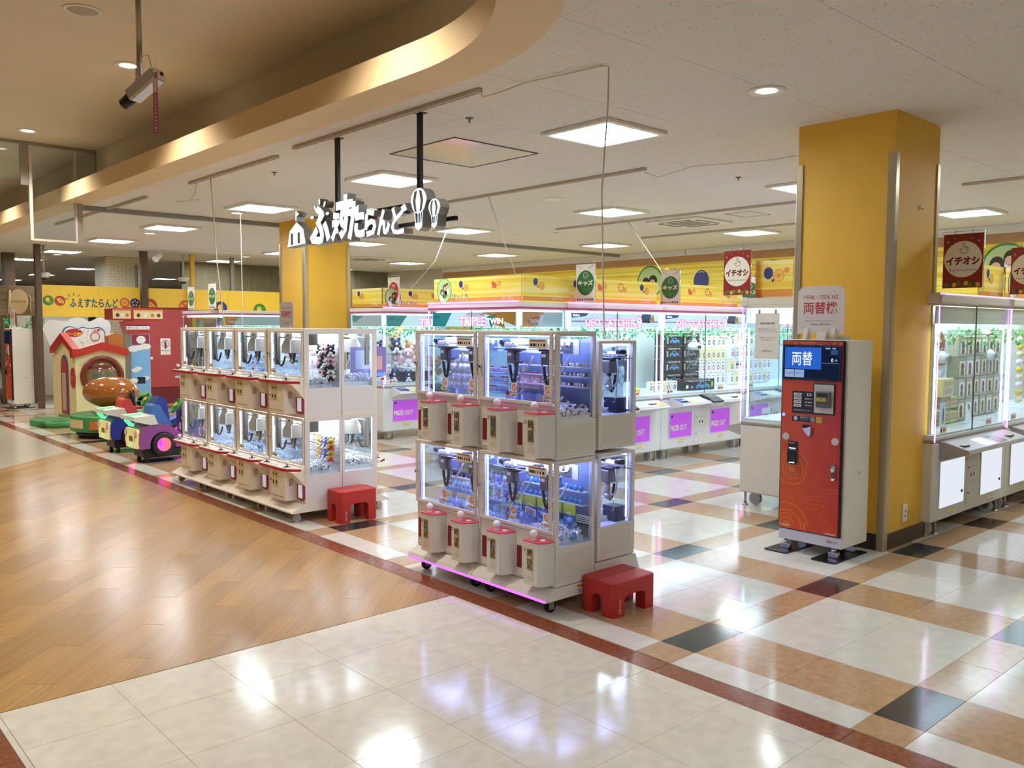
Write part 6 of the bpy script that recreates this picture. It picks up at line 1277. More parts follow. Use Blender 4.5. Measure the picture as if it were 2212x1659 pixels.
o.location = p; o.rotation_euler = (0, 0, rz-PI/2); tag(o, 'lilac printed prize board with a blue lit edge in the upper rear white-lit cabinet', 'prize board'); b = MB(); b.box(0, .36, -.01, .01, .075, .098); b.build('light_strip', glow('blue edge light', '#3f6cff', 2.5), o); b = MB(); b.box(.1, .12, -.004, .004, 0, .075); b.box(.24, .26, -.004, .004, 0, .075); b.build('foot', ACRYL, o)
chips(t, .06, .04, .225, 'crystal chips in the upper rear white-lit cabinet', CH1, (1, 1.3, 1.4)); t = UB[3, 0, 1]; chips(t, .06, .04, .225, 'crystal chips in the lower rear white-lit cabinet', CH1, (1, 1.3, 1.2))
for k in range(6): p, rz = place(t, .08+.03*(k % 3), .30-.035*k, .29); item('plush_toy', PAN[0] if k != 2 else m_bear(P_CR, P_YE), 'tiny black and white plush on the chips of the lower rear white-lit cabinet', 'plush toy', 'tiny plush of the rear cabinet', p, rz+2+k, .025)
# large cabinets ----------------------------------------------------
def box_prize(w_, d, h, cols, art): 
    b = MB(); b.box(-w_/2, w_/2, -d/2, d/2, 0, h, 0, .003); art(b, -d/2-.0008); return b.mesh('prize_box', cols)
def art_car(b, y, w_=.33, h=.155, wide=False):
    b.text('VELOCITY', -w_*.40, w_*.26, h*.80, h*.92, y, 1, .03); b.text('8', w_*.28, w_*.36, h*.80, h*.92, y, 1, .03); b.face([(-w_*.48, h*.80), (-w_*.43, h*.94), (-w_*.41, h*.86)], y, 3)
    cx, cz, s = (w_*.12 if wide else 0), h*.40, w_*(.22 if wide else .30)
    b.face([(cx-s, cz-s*.25), (cx+s, cz-s*.25), (cx+s*.98, cz+s*.05), (cx+s*.55, cz+s*.18), (cx+s*.2, cz+s*.42), (cx-s*.4, cz+s*.42), (cx-s*.75, cz+s*.12), (cx-s, cz+s*.05)], y, 2)
    for k in (-.55, .55): b.oval(cx+s*k, cz-s*.25, s*.2, s*.2, y-.0005, 0, 12)
    b.face([(cx+s*.1, cz+s*.34), (cx-s*.3, cz+s*.34), (cx-s*.5, cz+s*.1), (cx+s*.4, cz+s*.1)], y-.0005, 4)
    if not wide: b.rect(-w_*.5, -w_*.41, h*.2, h*.66, y, 1); b.text('B02', -w_*.485, -w_*.425, h*.25, h*.6, y-.0005, 0, .02)
    else: b.rect(-w_*.44, -w_*.36, h*.2, h*.5, y, 1); b.oval(-w_*.25, h*.3, h*.18, h*.15, y, 2); b.oval(w_*.42, h*.5, h*.16, h*.3, y, 3)
M_BOXK = cm_('black glossy box', '#1d2126', rough=.3); M_CARB = cm_('car blue print', '#5f93c9', rough=.4); M_CARG = cm_('car grey print', '#8d8f86', rough=.4); M_LIME = cm_('lime print', '#b9c64a', rough=.4); M_WIN = cm_('print window', '#20303f', rough=.3)
VB = [box_prize(.33, .2, .165, [M_BOXK, P_W, c, M_LIME, M_WIN], art_car) for c in (M_CARB, M_CARG)]
for j in range(5):
    for k in range(2): item('prize_box', VB[k], 'black model car box with %s car print, row %d from the top of the stack' % (('blue', 'grey')[k], j+1), 'box', 'stacked model car boxes', (9.07+k*.37, 6.97, 1.362-.172*j if j < 4 else .79), 0)
    
for k in range(2):
    b = MB(); b.box(8.90, 9.62, 6.87, 7.2, .79+.0, .80); 
item('prize_box', box_prize(.62, .16, .14, [M_BOXK, P_W, M_CARB, M_LIME, M_WIN], lambda b, y: art_car(b, y, .62, .14, True)), 'long black model car box lying at the front of the middle pink-roofed cabinet', 'box', None, (9.31, 6.72, .79), -.05)
item('prize_box', box_prize(.55, .2, .33, [M_BOXK, P_W, M_CARG, M_LIME, M_WIN], lambda b, y: art_car(b, y, .55, .33)), 'large dark model car box at the left of the chip cabinet glass', 'box', None, (7.95, 7.0, .93), .05)
b = MB(); b.box(7.72, 8.2, 6.86, 7.2, .79, .925); tag(b.build('display_stand', M_TRAY), 'white display stand under the large dark car box', 'stand')
def art_ear(b, y): b.oval(0, .07, .028, .035, y, 1, 12); b.oval(0, .07, .014, .02, y-.0005, 0, 10); b.rect(-.03, .03, .13, .14, y, 2)
EB = [box_prize(.11, .06, .165, [P_W, cm_('earphone black', '#26272c', rough=.4), P_RD], art_ear), box_prize(.11, .06, .165, [P_CR, cm_('earphone grey', '#5a5c62', rough=.4), P_YE], art_ear), box_prize(.10, .06, .165, [P_W, P_RD, P_BK], art_ear)]
for i in range(7):
    for j in range(4): 
        if i > 1 or True: item('prize_box', EB[(i*3+j*2) % 3], 'small white product box in rows at the right of the middle pink-roofed cabinet', 'box', 'rows of white product boxes', (9.70+.115*i, 7.05, .80+.175*j), U(.05))
for j in range(5): item('prize_box', EB[2], 'red and white slim box stacked beside the model car boxes', 'box', 'red slim boxes', (9.655, 7.0, .79+.17*j), .1, (1, 1, 1))
for i in range(9):
    for j in range(4): item('prize_box', EB[(i+j) % 3], 'small white product box on shelves of the half hidden cabinet', 'box', 'white product boxes further right', (10.55+.12*i, 7.0, .80+.18*j), U(.05))
for k in range(7): item('prize_box', EB[k % 3], 'slim white box standing on the floor at the front of the middle cabinet', 'box', 'front row of slim boxes', (8.42+.08*k, 6.75+.04*(k % 2), .79), U(.3), .8)
b = MB(); b.box(-.22, .22, -.002, .002, 0, .36)
for i in range(4):
    for j in range(5): b.rect(-.19+i*.1, -.11+i*.1, .03+j*.065, .08+j*.065, -.0026, 1+(i+j) % 2)
item('price_list', b.mesh('price_list', [PAPER, cm_('list grey', '#b9bcc0'), cm_('list pink', '#e0a9ae')]), 'white prize list sheet hanging in the chip cabinet', 'sheet', None, (7.93, 6.88, 1.26), 0)
for k in range(3): item('crystal_chips', CH1, 'heap of clear chips filling the chip cabinet, %s' % ('left', 'middle', 'right')[k], 'crystals', None, (6.85+.30*k, 6.6, .79), 0, (1.05, 2.2, 6.5-k))['kind'] = 'stuff'
item('plush_toy', m_round(P_YE, P_CR), 'yellow round plush on top of the chips in the chip cabinet', 'plush toy', None, (7.07, 7.05, 1.40), .3, .12)
item('plush_toy', m_round(P_YE, P_RD), 'yellow bag lying at the right front of the chip cabinet', 'plush toy', None, (8.0, 6.62, .835), .3, .06)
# plush cabinet
BIG = {'navy': m_bear(P_NV, P_W), 'pink': m_bear(P_PK, P_W), 'brown': m_bear(P_BR, P_CR), 'blue': m_bear(P_BL, P_W), 'yellow': m_bear(P_YE, P_CR), 'white': m_bear(P_W, P_PK)}
for k, (c, x, y, z, s, l) in enumerate((('navy', 7.17, 10.45, 1.20, .155, 'on the upper shelf at the middle'), ('navy', 6.93, 10.55, 1.20, .13, 'on the upper shelf at the left'), ('pink', 7.17, 10.45, .99, .15, 'on the middle shelf'), ('navy', 6.93, 10.5, .99, .13, 'on the middle shelf at the left'), ('pink', 7.42, 10.5, 1.0, .2, 'on the black stand, large'), ('brown', 7.35, 10.75, 1.22, .19, 'at the upper right'), ('brown', 7.62, 10.7, 1.1, .2, 'at the right behind the pink one'), ('brown', 7.8, 10.4, .80, .2, 'low at the right'), ('yellow', 7.45, 10.75, 1.5, .12, 'on top at the right'), ('blue', 6.9, 10.7, 1.40, .14, 'on top at the left'), ('navy', 7.05, 10.3, .80, .12, 'at the front left'), ('pink', 6.88, 10.3, .80, .12, 'at the front left corner'), ('navy', 7.25, 10.25, .80, .11, 'at the front centre'), ('white', 7.4, 10.2, .80, .10, 'at the front right'), ('brown', 7.98, 10.6, .80, .24, 'far right, large'), ('white', 6.9, 10.25, .93, .09, 'sitting on the front pink one'))):
    item('plush_toy', BIG[c], '%s teddy plush %s of the plush cabinet' % (c, l), 'plush toy', 'teddies of the plush cabinet', (x, y, z), U(.3)-.5, s)
for z, x1 in ((.985, 7.3), (1.195, 7.3)):
    b = MB(); b.box(6.78, x1, 10.3, 10.85, z-.008, z); tag(b.build('display_shelf', ACRYL), 'clear %s shelf holding teddies in the plush cabinet' % ('lower' if z < 1 else 'upper'), 'shelf')
b = MB(); b.box(7.25, 7.75, 10.35, 10.75, .79, .99, 0, .004); b.box(7.24, 7.76, 10.34, 10.76, .94, .998, 1); tag(b.build('display_stand', [M_BOXK, P_W]), 'black and white stand under the large pink plush', 'stand')
# right-hand bone cabinets
M_BKC = cm_('comic box grey green', '#8f957f', rough=.4); M_SNK = cm_('snack box straw', '#d9cf8e', rough=.4)
def art_fig(b, y): b.rect(-.06, .06, .03, .15, y, 1); b.oval(0, .10, .03, .035, y-.0005, 2, 10); b.rect(-.03, .03, .03, .07, y-.0005, 2)
def art_snack(b, y):
    b.text('CHOCO', -.08, .08, .07, .10, y, 1, .02)
    for k in range(3): b.oval(-.06+.06*k, .04, .02, .02, y, 2, 10)
FB = [box_prize(.16, .1, .18, [M_BKC, P_CR, cm_('figure print', '#4a463e')], art_fig), box_prize(.16, .1, .18, [cm_('comic box sage', '#a9ab93', rough=.4), P_W, cm_('figure print brown', '#6a5342')], art_fig)]
for i in range(7):
    for j in range(4): item('prize_box', FB[(i+j) % 2], 'grey green figure box stacked behind the clear claw right of the near column', 'box', 'figure boxes', (7.95+.17*i if i < 2 else 8.0+.17*i, 2.97 if i < 2 else 3.05, .80+.185*j), U(.05))
SB = box_prize(.2, .1, .12, [M_SNK, P_RD, P_BR], art_snack)
for i in range(4):
    for j in range(2): item('prize_box', SB, 'straw coloured snack box in the two rows behind the left claw cabinet glass', 'box', 'snack boxes', (7.42+.19*(i-1)*.9, 2.95, .80+.125*j), U(.05), .8)
b = MB(); b.box(-.16, .16, -.08, .08, 0, .17, 0, .003); b.rect(-.14, .14, .10, .15, -.081, 1); b.rect(-.12, .12, .03, .08, -.081, 2); item('prize_box', b.mesh('prize_box', [M_SNK, cm_('box band', '#b3a24c', rough=.4), cm_('box panel', '#9a9a86', rough=.4)]), 'long straw coloured box on top of the snack boxes', 'box', None, (7.55, 2.95, 1.03), .1, .9)
b = MB(); b.box(-.14, .14, -.003, .003, 0, .42); b.oval(0, .22, .06, .09, -.0036, 1, 14); b.oval(-.03, .30, .03, .03, -.0036, 1, 10); b.rect(-.1, .1, .04, .1, -.0036, 2); item('prize_sheet', b.mesh('prize_sheet', [cm_('sheet pale blue', '#dfe8ee', rough=.4), P_RD, P_BR]), 'pale prize sheet with red print at the left of the right-hand cabinet', 'sheet', None, (7.62, 2.97, 1.25), .05)
b = MB(); b.box(-.07, .07, -.003, .003, 0, .20); b.oval(.01, .09, .02, .07, -.0036, 1, 10); b.rect(-.06, .06, .02, .05, -.0036, 2); item('prize_card', b.mesh('prize_card', [cm_('card sky', '#cfe0f2', rough=.4), P_NV, cm_('card lime', '#d4dd8a', rough=.4)]), 'small sky blue prize card near the corner light of the right-hand cabinet', 'card', None, (7.40, 2.86, .79), .1)
b = MB(); b.prism([(-.16, 0), (.16, .0), (.16, .01), (-.10, .16), (-.16, .16)], -.002, .002, 'y'); item('ramp_board', b.mesh('ramp_board', M_TRAY), 'white slanted board on the play field of the right-hand cabinet', 'board', None, (7.85, 2.82, .80), .2)
for i in range(4):
    for j in range(3): item('prize_bag', m_round(P_PU, P_BL) if i+j == 0 else D.meshes['plush.lilac'] if 'plush.lilac' in D.meshes else m_round(P_PU, P_BL, 'plush.lilac'), 'lilac soft pouch stacked behind the right glass of the right-hand row', 'pouch', 'lilac pouches', (9.28+.12*i, 3.2, .86+.13*j), U(.2), .075)
for j in range(9): item('plush_charm', m_round((P_W, P_YE, P_CR)[j % 3], P_RD), 'small plush charm in the vertical string behind the second right-hand cabinet glass, number %s from the top' % ('one', 'two', 'three', 'four', 'five', 'six', 'seven', 'eight', 'nine')[j], 'charm', 'charm string', (9.42, 2.93, 1.50-.075*j), 0, .04)
# notice-sheet cabinet
for i in range(6):
    for j in range(4): item('prize_box', EB[(i+2*j) % 2], 'pale product box on hooks inside the notice-sheet cabinet', 'box', 'boxes of the notice-sheet cabinet', (6.95+.17*i, 3.95, .82+.19*j), PI/2*0-PI/2+U(.1), 1)
# ================================================================ FAR LEFT: RIDES, BOOTH, FASCIA
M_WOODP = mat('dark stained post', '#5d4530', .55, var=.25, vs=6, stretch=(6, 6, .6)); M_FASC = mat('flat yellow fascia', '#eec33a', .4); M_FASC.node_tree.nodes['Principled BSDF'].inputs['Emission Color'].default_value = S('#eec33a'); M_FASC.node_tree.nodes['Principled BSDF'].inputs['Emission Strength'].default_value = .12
def post(x, y, w_, m, label, z0=0):
    b = MB(); b.box(x-w_/2, x+w_/2, y-w_/2, y+w_/2, z0, CEIL, 0, .006); tag(b.build('wooden_post', m), label, 'post')
post(4.335, 18.22, .105, M_WOODP, 'dark wooden post left of the yellow fascia'); post(4.40, 20.85, .22, M_WOODP, 'thick dark wooden post at the far left edge'); post(6.345, 18.36, .13, M_WOODP, 'dark wooden post in front of the yellow fascia'); post(7.355, 18.36, .09, M_YEL, 'thin yellow post by the far kids posters'); post(9.5, 16.2, .16, M_YEL, 'thin yellow post behind the fancy poster')
fa = thing('fascia_sign', 'long flat yellow fascia board with navy lettering high above the rides', 'fascia', (0, 18.49, 0))
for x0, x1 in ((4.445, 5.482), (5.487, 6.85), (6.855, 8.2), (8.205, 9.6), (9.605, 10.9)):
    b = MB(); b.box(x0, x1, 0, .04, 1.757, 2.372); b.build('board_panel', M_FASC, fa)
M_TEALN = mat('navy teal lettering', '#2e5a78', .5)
b = MB(); y = -.002
b.text('ふぇすたらんど', 4.95, 5.87, 1.94, 2.13, y, 0, .03); 
for a in (-1, -.5, 0, .5, 1): cx, cz = 5.03, 2.10; b.stroke([(cx+.10*math.sin(a*1.5), cz+.07*math.cos(a*1.5)), (cx+.16*math.sin(a*1.5), cz+.13*math.cos(a*1.5))], .014, y, 0)
b.build('lettering', M_TEALN, fa)
def disc(x, z, r, col, kind):
    b = MB(); y = -.002; b.oval(x, z, r, r, y, 0)
    if kind == 'b': balloon(b, x-.01, z+.015, r*.95, y-.001, 1, 0)
    elif kind == 'f': b.face([(x-r*.6, z+r*.35), (x-r*.1, z+r*.6), (x+r*.75, z-r*.1), (x+r*.6, z-r*.55), (x-r*.2, z-r*.3)], y-.001, 1); b.stroke([(x-r*.3, z+r*.4), (x+r*.5, z-r*.3)], r*.12, y-.002, 0)
    elif kind == 'w': b.ring(x, z, r*.35, r*.6, y-.001, 1, 16); b.oval(x, z, r*.15, r*.15, y-.001, 1, 8)
    else:
        for q_ in range(5): b.oval(x+r*.5*math.cos(q_*1.257+.3), z+r*.5*math.sin(q_*1.257+.3), r*.2, r*.16, y-.001, 1, 8)
    b.build('round_emblem', [col, M_FASC], fa)
M_RE = mat('emblem red', '#c2412c', .5); M_OE = mat('emblem orange', '#e0702c', .5)
disc(4.57, 2.069, .097, M_GRN, 'b'); disc(4.778, 2.066, .10, M_RE, 'f'); disc(5.994, 2.058, .10, M_OE, 'w'); disc(6.198, 2.05, .10, M_NAVY, 's'); disc(6.51, 2.01, .14, M_RE, 'f'); disc(7.245, 1.99, .15, M_OE, 's'); disc(8.03, 1.98, .15, M_NAVY, 'b'); disc(8.95, 1.95, .15, M_GRN, 'b'); disc(9.9, 1.95, .15, M_RE, 'f')
b = MB(); b.box(4.45, 10.9, .045, .08, 2.3, 2.36); b.build('rail', mat('dark fascia rail', '#6f5a3a', .5), fa)
for x in (8.3, 10.0): 
    b = MB(); b.box(x, x+.08, .05, .13, 0, CEIL-.01); b.build('support_post', mat('grey support', '#8d8a80', .5), fa)
# red booth
M_BOO = mat('brick red booth', '#a93a36', .45); M_BOOD = mat('dark red skirting', '#6b0f10', .4)
bo = thing('storage_booth', 'red storage booth wall with round knob and no-entry notice', 'booth', (0, 17.72, 0))
b = MB(); b.box(5.9, 7.06, 0, .6, .33, 1.93, 0, .01); b.box(5.89, 7.075, -.01, .61, 1.93, 1.955, 1); b.build('wall', [M_BOO, M_BOOD], bo); b = MB(); b.box(5.9, 7.06, -.012, .6, 0, .33, 0, .004); b.build('skirting', M_BOOD, bo)
b = MB(); b.lathe([(.001, -.06), (.03, -.055), (.034, -.04), (.015, -.03), (.012, -.012), (.032, -.01), (.032, 0)], (6.225, 0, .93), 14, 'y'); b.build('door_knob', CHROME, bo)
b = MB(); b.box(6.42, 6.62, -.003, 0, 1.0, 1.33); ns = b.build('notice', PAPER, bo); b = MB(); y = -.004; b.oval(6.52, 1.255, .02, .02, y, 0, 12); b.face([(6.495, 1.235), (6.545, 1.235), (6.54, 1.18), (6.535, 1.12), (6.505, 1.12), (6.5, 1.18)], y, 0); b.ring(6.52, 1.22, .068, .08, y-.0006, 1, 24); b.stroke([(6.475, 1.265), (6.565, 1.175)], .012, y-.0006, 1); b.text('関係者以外', 6.44, 6.60, 1.065, 1.10, y, 0, .02); b.text('立入禁止', 6.45, 6.59, 1.015, 1.05, y, 2, .01); b.build('lettering', [INK, mat('notice ring red', '#c23b3b', .5), mat('notice pale red', '#dba59c', .5)], ns)
# garden shop corner
gw = thing('shop_board', 'weathered plank board with a round pale sign at the far left', 'shop sign', (0, 19.5, 0))
for k in range(4):
    b = MB(); b.box(3.95, 4.6, .01, .03, 1.78+k*.15, 1.925+k*.15, 0, .003); b.build('plank', mat('weathered plank', '#8d7a60', .7, var=.2, vs=6, stretch=(1, 6, 6), rnd=.1), gw)
b = MB(); n = 44; P = [(4.28+(.17+.008*(i % 2))*math.cos(2*PI*i/n), 2.06+(.245+.01*(i % 2))*math.sin(2*PI*i/n)) for i in range(n)]; b.prism(P, -.01, .008, 'y'); rs = b.build('round_board', mat('straw mat', '#e0c79c', .8, bump=.3, bs=90), gw); b = MB(); b.text('La Vita Garden', 4.15, 4.41, 2.03, 2.10, -.012, 0, .01); b.build('lettering', mat('straw lettering', '#8a6a44', .6), rs)
b = MB(); b.tube([(4.43, 0, 2.16), (4.47, -.01, 2.2), (4.5, 0, 2.12), (4.48, 0, 1.95), (4.5, 0, 1.85), (4.45, 0, 1.83)], .008); b.tube([(4.12, -.01, 2.28), (4.11, -.01, 2.1), (4.10, -.01, 1.82)], .02); b.build('rope', mat('cotton rope', '#d9cdb4', .8), gw)
b = MB(); b.box(3.95, 4.0, 0, .06, 0, 1.78); b.box(4.52, 4.58, 0, .06, 0, 1.78); b.build('leg', M_WOODP, gw)
def bush(x, y, z, r, n, label, seed):
    q_ = random.Random(seed); b = MB()
    for k in range(n):
        a, e_, rr = q_.random()*6.28, q_.uniform(-.4, 1.3), r*q_.uniform(.5, 1); p = Vector((math.cos(a)*math.cos(e_), math.sin(a)*math.cos(e_), math.sin(e_)))*rr; s = q_.uniform(.04, .08); t_ = Vector((q_.uniform(-1, 1), q_.uniform(-1, 1), q_.uniform(-.5, 1))).normalized(); u_ = t_.orthogonal().normalized()*s*.35
        b.put([p, p+t_*s*.5+u_, p+t_*s, p+t_*s*.5-u_], [(0, 1, 2, 3)])
    o = b.build('potted_plant', None or mat('shop plant leaf', '#2f9a4a', .45, var=.3, vs=9)); o.location = (x, y, z); return o
for k, (x, y) in enumerate(((4.12, 19.95), (4.75, 20.3), (3.5, 20.4))):
    t = thing('potted_plant', ('bright green plant behind the far change machine, left', 'bright green plant behind the far change machine, right', 'bright green plant at the very left edge')[k], 'plant', (x, y, 0)); o = bush(0, 0, 1.5, .26, 160, '', k); o.name = 'leaves'; o.parent = t
    b = MB(); b.lathe([(.12, 0), (.16, .3), (.15, .3), (.001, .28)], n=14); b.cyl((0, 0, .28), (0, 0, 1.5), .015, n=6); b.build('pot', mat('brown pot', '#6b4a34', .6), t)
b = MB(); b.box(3.5, 4.1, 22.2, 22.5, 0, 1.35, 0, .01); tag(b.build('shop_counter', mat('brown shop counter', '#8f6a42', .5, var=.1, vs=4)), 'brown wooden counter at the far left edge', 'counter')
# white brick pillar
M_BRK = mat('white brick', '#cfc7b4', .7, rnd=.05)
bp = struct(MB().box(6.2, 6.98, 20.3, 21.1, 0, CEIL).build('column', mat('brick mortar', '#b8ae98', .8)))
for j in range(33):
    z = 1.07+j*.062
    for i in range(5):
        for face in (0, 1):
            o_ = -.08 if j % 2 else 0; a = .17*i+o_; e_ = min(a+.16, .78); a = max(a, 0)
            if e_-a < .03: continue
            b = MB()
            if face == 0: b.box(6.2+a, 6.2+e_, 20.292, 20.3, z, z+.054)
            else: b.box(6.192, 6.2, 20.3+a, 20.3+e_, z, z+.054)
            if 'brick' not in globals(): brick = []
            brick.append(b)
for b in brick[:290]: b.build('brick', M_BRK, bp)
b = MB()
for k in brick[290:]: b.put(k.v, k.f)
if b.v: b.build('bricks', M_BRK, bp, 'stuff')
b = MB(); b.box(4.45, 6.15, 21.5, 21.6, 0, 1.9); tag(b.build('shop_partition', mat('pale shop partition', '#d9d2c2', .6)), 'pale shop partition wall far behind the play house', 'partition')
b = MB(); b.cyl((6.82, 20.2, 0), (6.82, 20.2, 2.95), .035, n=10); tag(b.build('pipe', STEEL), 'vertical steel pipe before the white brick pillar', 'pipe')
# cloud shaped backboard with printed panel
cb_ = thing('cloud_board', 'white cloud-shaped board with a printed question panel behind the play house', 'display board', (0, 16.95, 0))
b = MB()
def circ(x, z, r, a0, a1, n=8): return [(x+r*math.cos(a0+(a1-a0)*i/n), z+r*math.sin(a0+(a1-a0)*i/n)) for i in range(n+1)]
P = circ(4.26, 1.52, .17, PI*1.2, PI*.4)+circ(4.67, 1.46, .27, PI*.75, PI*.25)+circ(5.06, 1.55, .18, PI*.7, -PI*.15)+[(5.2, 1.2), (4.2, 1.2)]
b.prism(P, 0, .02, 'y'); b.build('board', mat('cloud white', '#dcdcd8', .5), cb_)
b = MB(); P = circ(4.52, 1.45, .12, PI, PI*.3)+circ(4.75, 1.45, .11, PI*.7, PI*.3)+circ(5.0, 1.43, .13, PI*.7, 0)+[(5.13, 1.1), (4.40, 1.1)]; b.prism(P, -.02, -.004, 'y'); pp = b.build('printed_panel', [mat('panel border blue', '#4a5a8c', .5)], cb_)
b = MB(); y = -.0215; cx, cz = 4.76, 1.32; b.face([(cx+(x-cx)*.95, cz+(z-cz)*.93) for x, z in P], y, 0)
_q = random.Random(9)
for k in range(60): x, z = _q.uniform(4.45, 5.08), _q.uniform(1.14, 1.5); b.oval(x, z, .012, .012, y-.0005, 3+k % 3, 7)
b.oval(4.59, 1.45, .15, .075, y-.001, 1); b.text('どーこだ?', 4.46, 4.72, 1.40, 1.46, y-.002, 2, .05); b.text('正解!', 4.92, 5.06, 1.47, 1.53, y-.002, 1, .03); b.ring(4.95, 1.38, .07, .085, y-.001, 1); b.build('lettering', [PAPER, mat('panel red', '#b3242c', .5), mat('panel yellow lettering', '#f1dc4a', .5), mat('panel pink dot', '#e3a5a0', .5), mat('panel sky dot', '#a7c0d8', .5), mat('panel tan dot', '#cfae86', .5)], pp)
b = MB(); b.box(4.3, 4.36, .02, .05, 0, 1.3); b.box(5.05, 5.11, .02, .05, 0, 1.3); b.build('leg', PAPER, cb_)
# play house
M_HW = mat('cream play house wall', '#e2d5a0', .45); M_HR = mat('scarlet roof', '#b52a1e', .4)
hs = thing('play_house', 'cream play house kiosk with scarlet gabled roof and round window', 'play house', (4.16, 15.3, 0))
b = MB(); b.prism([(0, .05), (.785, .05), (.785, 1.08), (.4, 1.19), (0, 1.08)], .0, 1.38, 'y'); b.build('wall', M_HW, hs)
b = MB(); b.prism([(-.05, 1.05), (-.05, 1.17), (.41, 1.31), (.83, 1.19), (.83, 1.07), (.41, 1.18)], -.05, .12, 'y'); b.build('front_gable', M_HR, hs)
b = MB(); b.prism([(-.06, 1.10), (-.06, 1.20), (.62, 1.46), (1.30, 1.20), (1.30, 1.10), (.62, 1.34)], -.06, .05, 'x'); b.prism([(.0, .05), (0, 1.11), (.62, 1.35), (1.24, 1.11), (1.24, .05)], -.004, .0, 'x', 1); b.build('side_gable', [M_HR, M_HW], hs)
b = MB(); b.ring(.41, .74, .27, .345, -.004, 0, 36); b.lathe([(.27, -.0), (.27, -.03), (.345, -.03), (.345, 0)], (.41, 0, .74), 36, 'y'); wn = b.build('window_frame', mat('chestnut frame', '#7a2c1c', .35), hs)
b = MB(); b.lathe([(.27, -.02), (.2, -.06), (.1, -.085), (.001, -.09)], (.41, 0, .74), 24, 'y'); b.build('dome_window', clear('tinted dome', '#e8e2d8', .12), wn)
b = MB(); b.oval(.41, .74, .27, .27, -.002, 0); b.rect(.22, .6, .60, .66, -.003, 1); b.rect(.2, .62, .86, .92, -.003, 2); b.rect(.25, .57, .70, .80, -.003, 3); b.build('window_inside', [mat('kiosk inside', '#c9b277', .5), M_GRN, M_HR, mat('kiosk teal', '#7db6a5', .5)], wn)
b = MB(); P = [(.40, .08), (.80, .08), (.80, .85)]+[(.60+.2*math.cos(a), .85+.24*math.sin(a)) for a in [PI*k/8 for k in range(9)]]; b.prism(P, -.02, -.004, 'x'); b.build('door', mat('door blue edge', '#4a5b8a', .4), hs)
b = MB(); b.prism([(.43, .10), (.77, .10), (.77, .84)]+[(.60+.17*math.cos(a), .84+.2*math.sin(a)) for a in [PI*k/8 for k in range(9)]], -.026, -.02, 'x'); b.prism([(.48, .15), (.70, .15), (.70, .78), (.48, .78)], -.03, -.026, 'x', 1); b.build('door_sheet', [mat('door red', '#b53a30', .4), mat('door grey panel', '#b9aa96', .4)], hs)
b = MB(); b.prism([(.12+.13*math.cos(2*PI*k/20), .72+.17*math.sin(2*PI*k/20)) for k in range(20)], -.02, -.004, 'x'); b.build('oval_plate', M_HR, hs)
b = MB(TY(-.021, .12, .72)); b.text('まいくじ', -.09, .09, -.03, .03, 0, 0, .02); b.build('lettering', M_YEL, hs)
b = MB(); b.prism([(.55, 1.25), (.55, 1.42), (.68, 1.47), (.80, 1.40), (.80, 1.20)], .1, .3, 'y'); b.build('chimney', mat('biscuit brown', '#b5722e', .4), hs)
b = MB(); b.box(.05, .74, .02, 1.3, 0, .05); b.build('plinth', mat('tan plinth', '#c9b48c', .5), hs)
# prize tower with red header
pt = thing('prize_tower', 'sky-blue printed prize tower with wide red header above', 'prize machine', (5.18, 15.7, 0))
b = MB(); b.box(0, .325, 0, .35, .04, 1.445, 0, .006); b.build('body', mat('tower side', '#a9bccb', .4), pt)
M_SKY = mat('printed sky', '#7fb0dc', .45)
b = MB(); y = -.001; b.rect(.008, .317, .05, 1.44, y, 0); b.rect(.012, .313, 1.25, 1.435, y-.0006, 1); b.oval(.17, 1.34, .08, .07, y-.001, 2)
for x, z, r in ((.04, 1.18, .09), (.14, 1.2, .08), (.24, 1.22, .09), (.06, .80, .06), (.11, .83, .06), (.03, .62, .07), (.24, .66, .06)): b.oval(x, z, r*1.1, r*.6, y-.0007-.0002*r*1000*.1-.0003*x, 2, 14)
b.face([(.008, .05), (.317, .05), (.317, .40), (.2, .43), (.1, .41), (.008, .37)], y-.001, 3); b.face([(.008, .34), (.317, .37), (.317, .30), (.16, .33), (.008, .28)], y-.0013, 5)
for x, z, r in ((.17, .24, .10), (.09, .19, .07), (.25, .2, .07), (.2, .31, .06), (.13, .30, .05)): b.oval(x, z, r, r*.8, y-.002, 4, 14)
b.rect(.09, .23, .56, .68, y-.002, 6); b.build('front_print', [M_SKY, mat('header crimson', '#8f1f3a', .4), PAPER, mat('printed lawn', '#8fbf7a', .5), mat('printed tree', '#2f7d3c', .5), mat('printed hill', '#3f9a4c', .5), DARK], pt)
b = MB(); b.prism([(-.10, 1.66), (.35, 1.66), (.30, 1.45), (-.04, 1.45)], 0, .3, 'y'); b.rect(-.075, .325, 1.52, 1.58, -.002, 1); b.face([(-.085, 1.60), (.335, 1.60), (.33, 1.585), (-.08, 1.585)], -.002, 2); b.text('ぽっぷこーん', -.05, .3, 1.535, 1.568, -.003, 2, .02); b.build('neck', [M_HR, PAPER, mat('header navy', '#2d3c78', .4)], pt)
b = MB(); b.box(-.31, .565, -.02, .4, 1.685, 1.895, 0, .01); hd = b.build('header', M_HR, pt)
b = MB(); b.rect(-.30, .0, 1.71, 1.865, -.022, 0); b.rect(.05, .55, 1.71, 1.865, -.022, 0)
for k, x in enumerate((-.22, -.14, -.06, .13, .25, .37, .48)): b.oval(x, 1.77, .032, .035, -.0225, 1+k % 3, 14)
b.rect(-.29, -.01, 1.84, 1.86, -.0225, 4); b.rect(.06, .54, 1.84, 1.86, -.0225, 4); b.build('header_print', [mat('header cream', '#ead9a0', .4), mat('dot maroon', '#6e2a22', .4), PAPER, mat('dot orange', '#d27a3c', .4), mat('dot amber', '#e0a63a', .4)], hd)
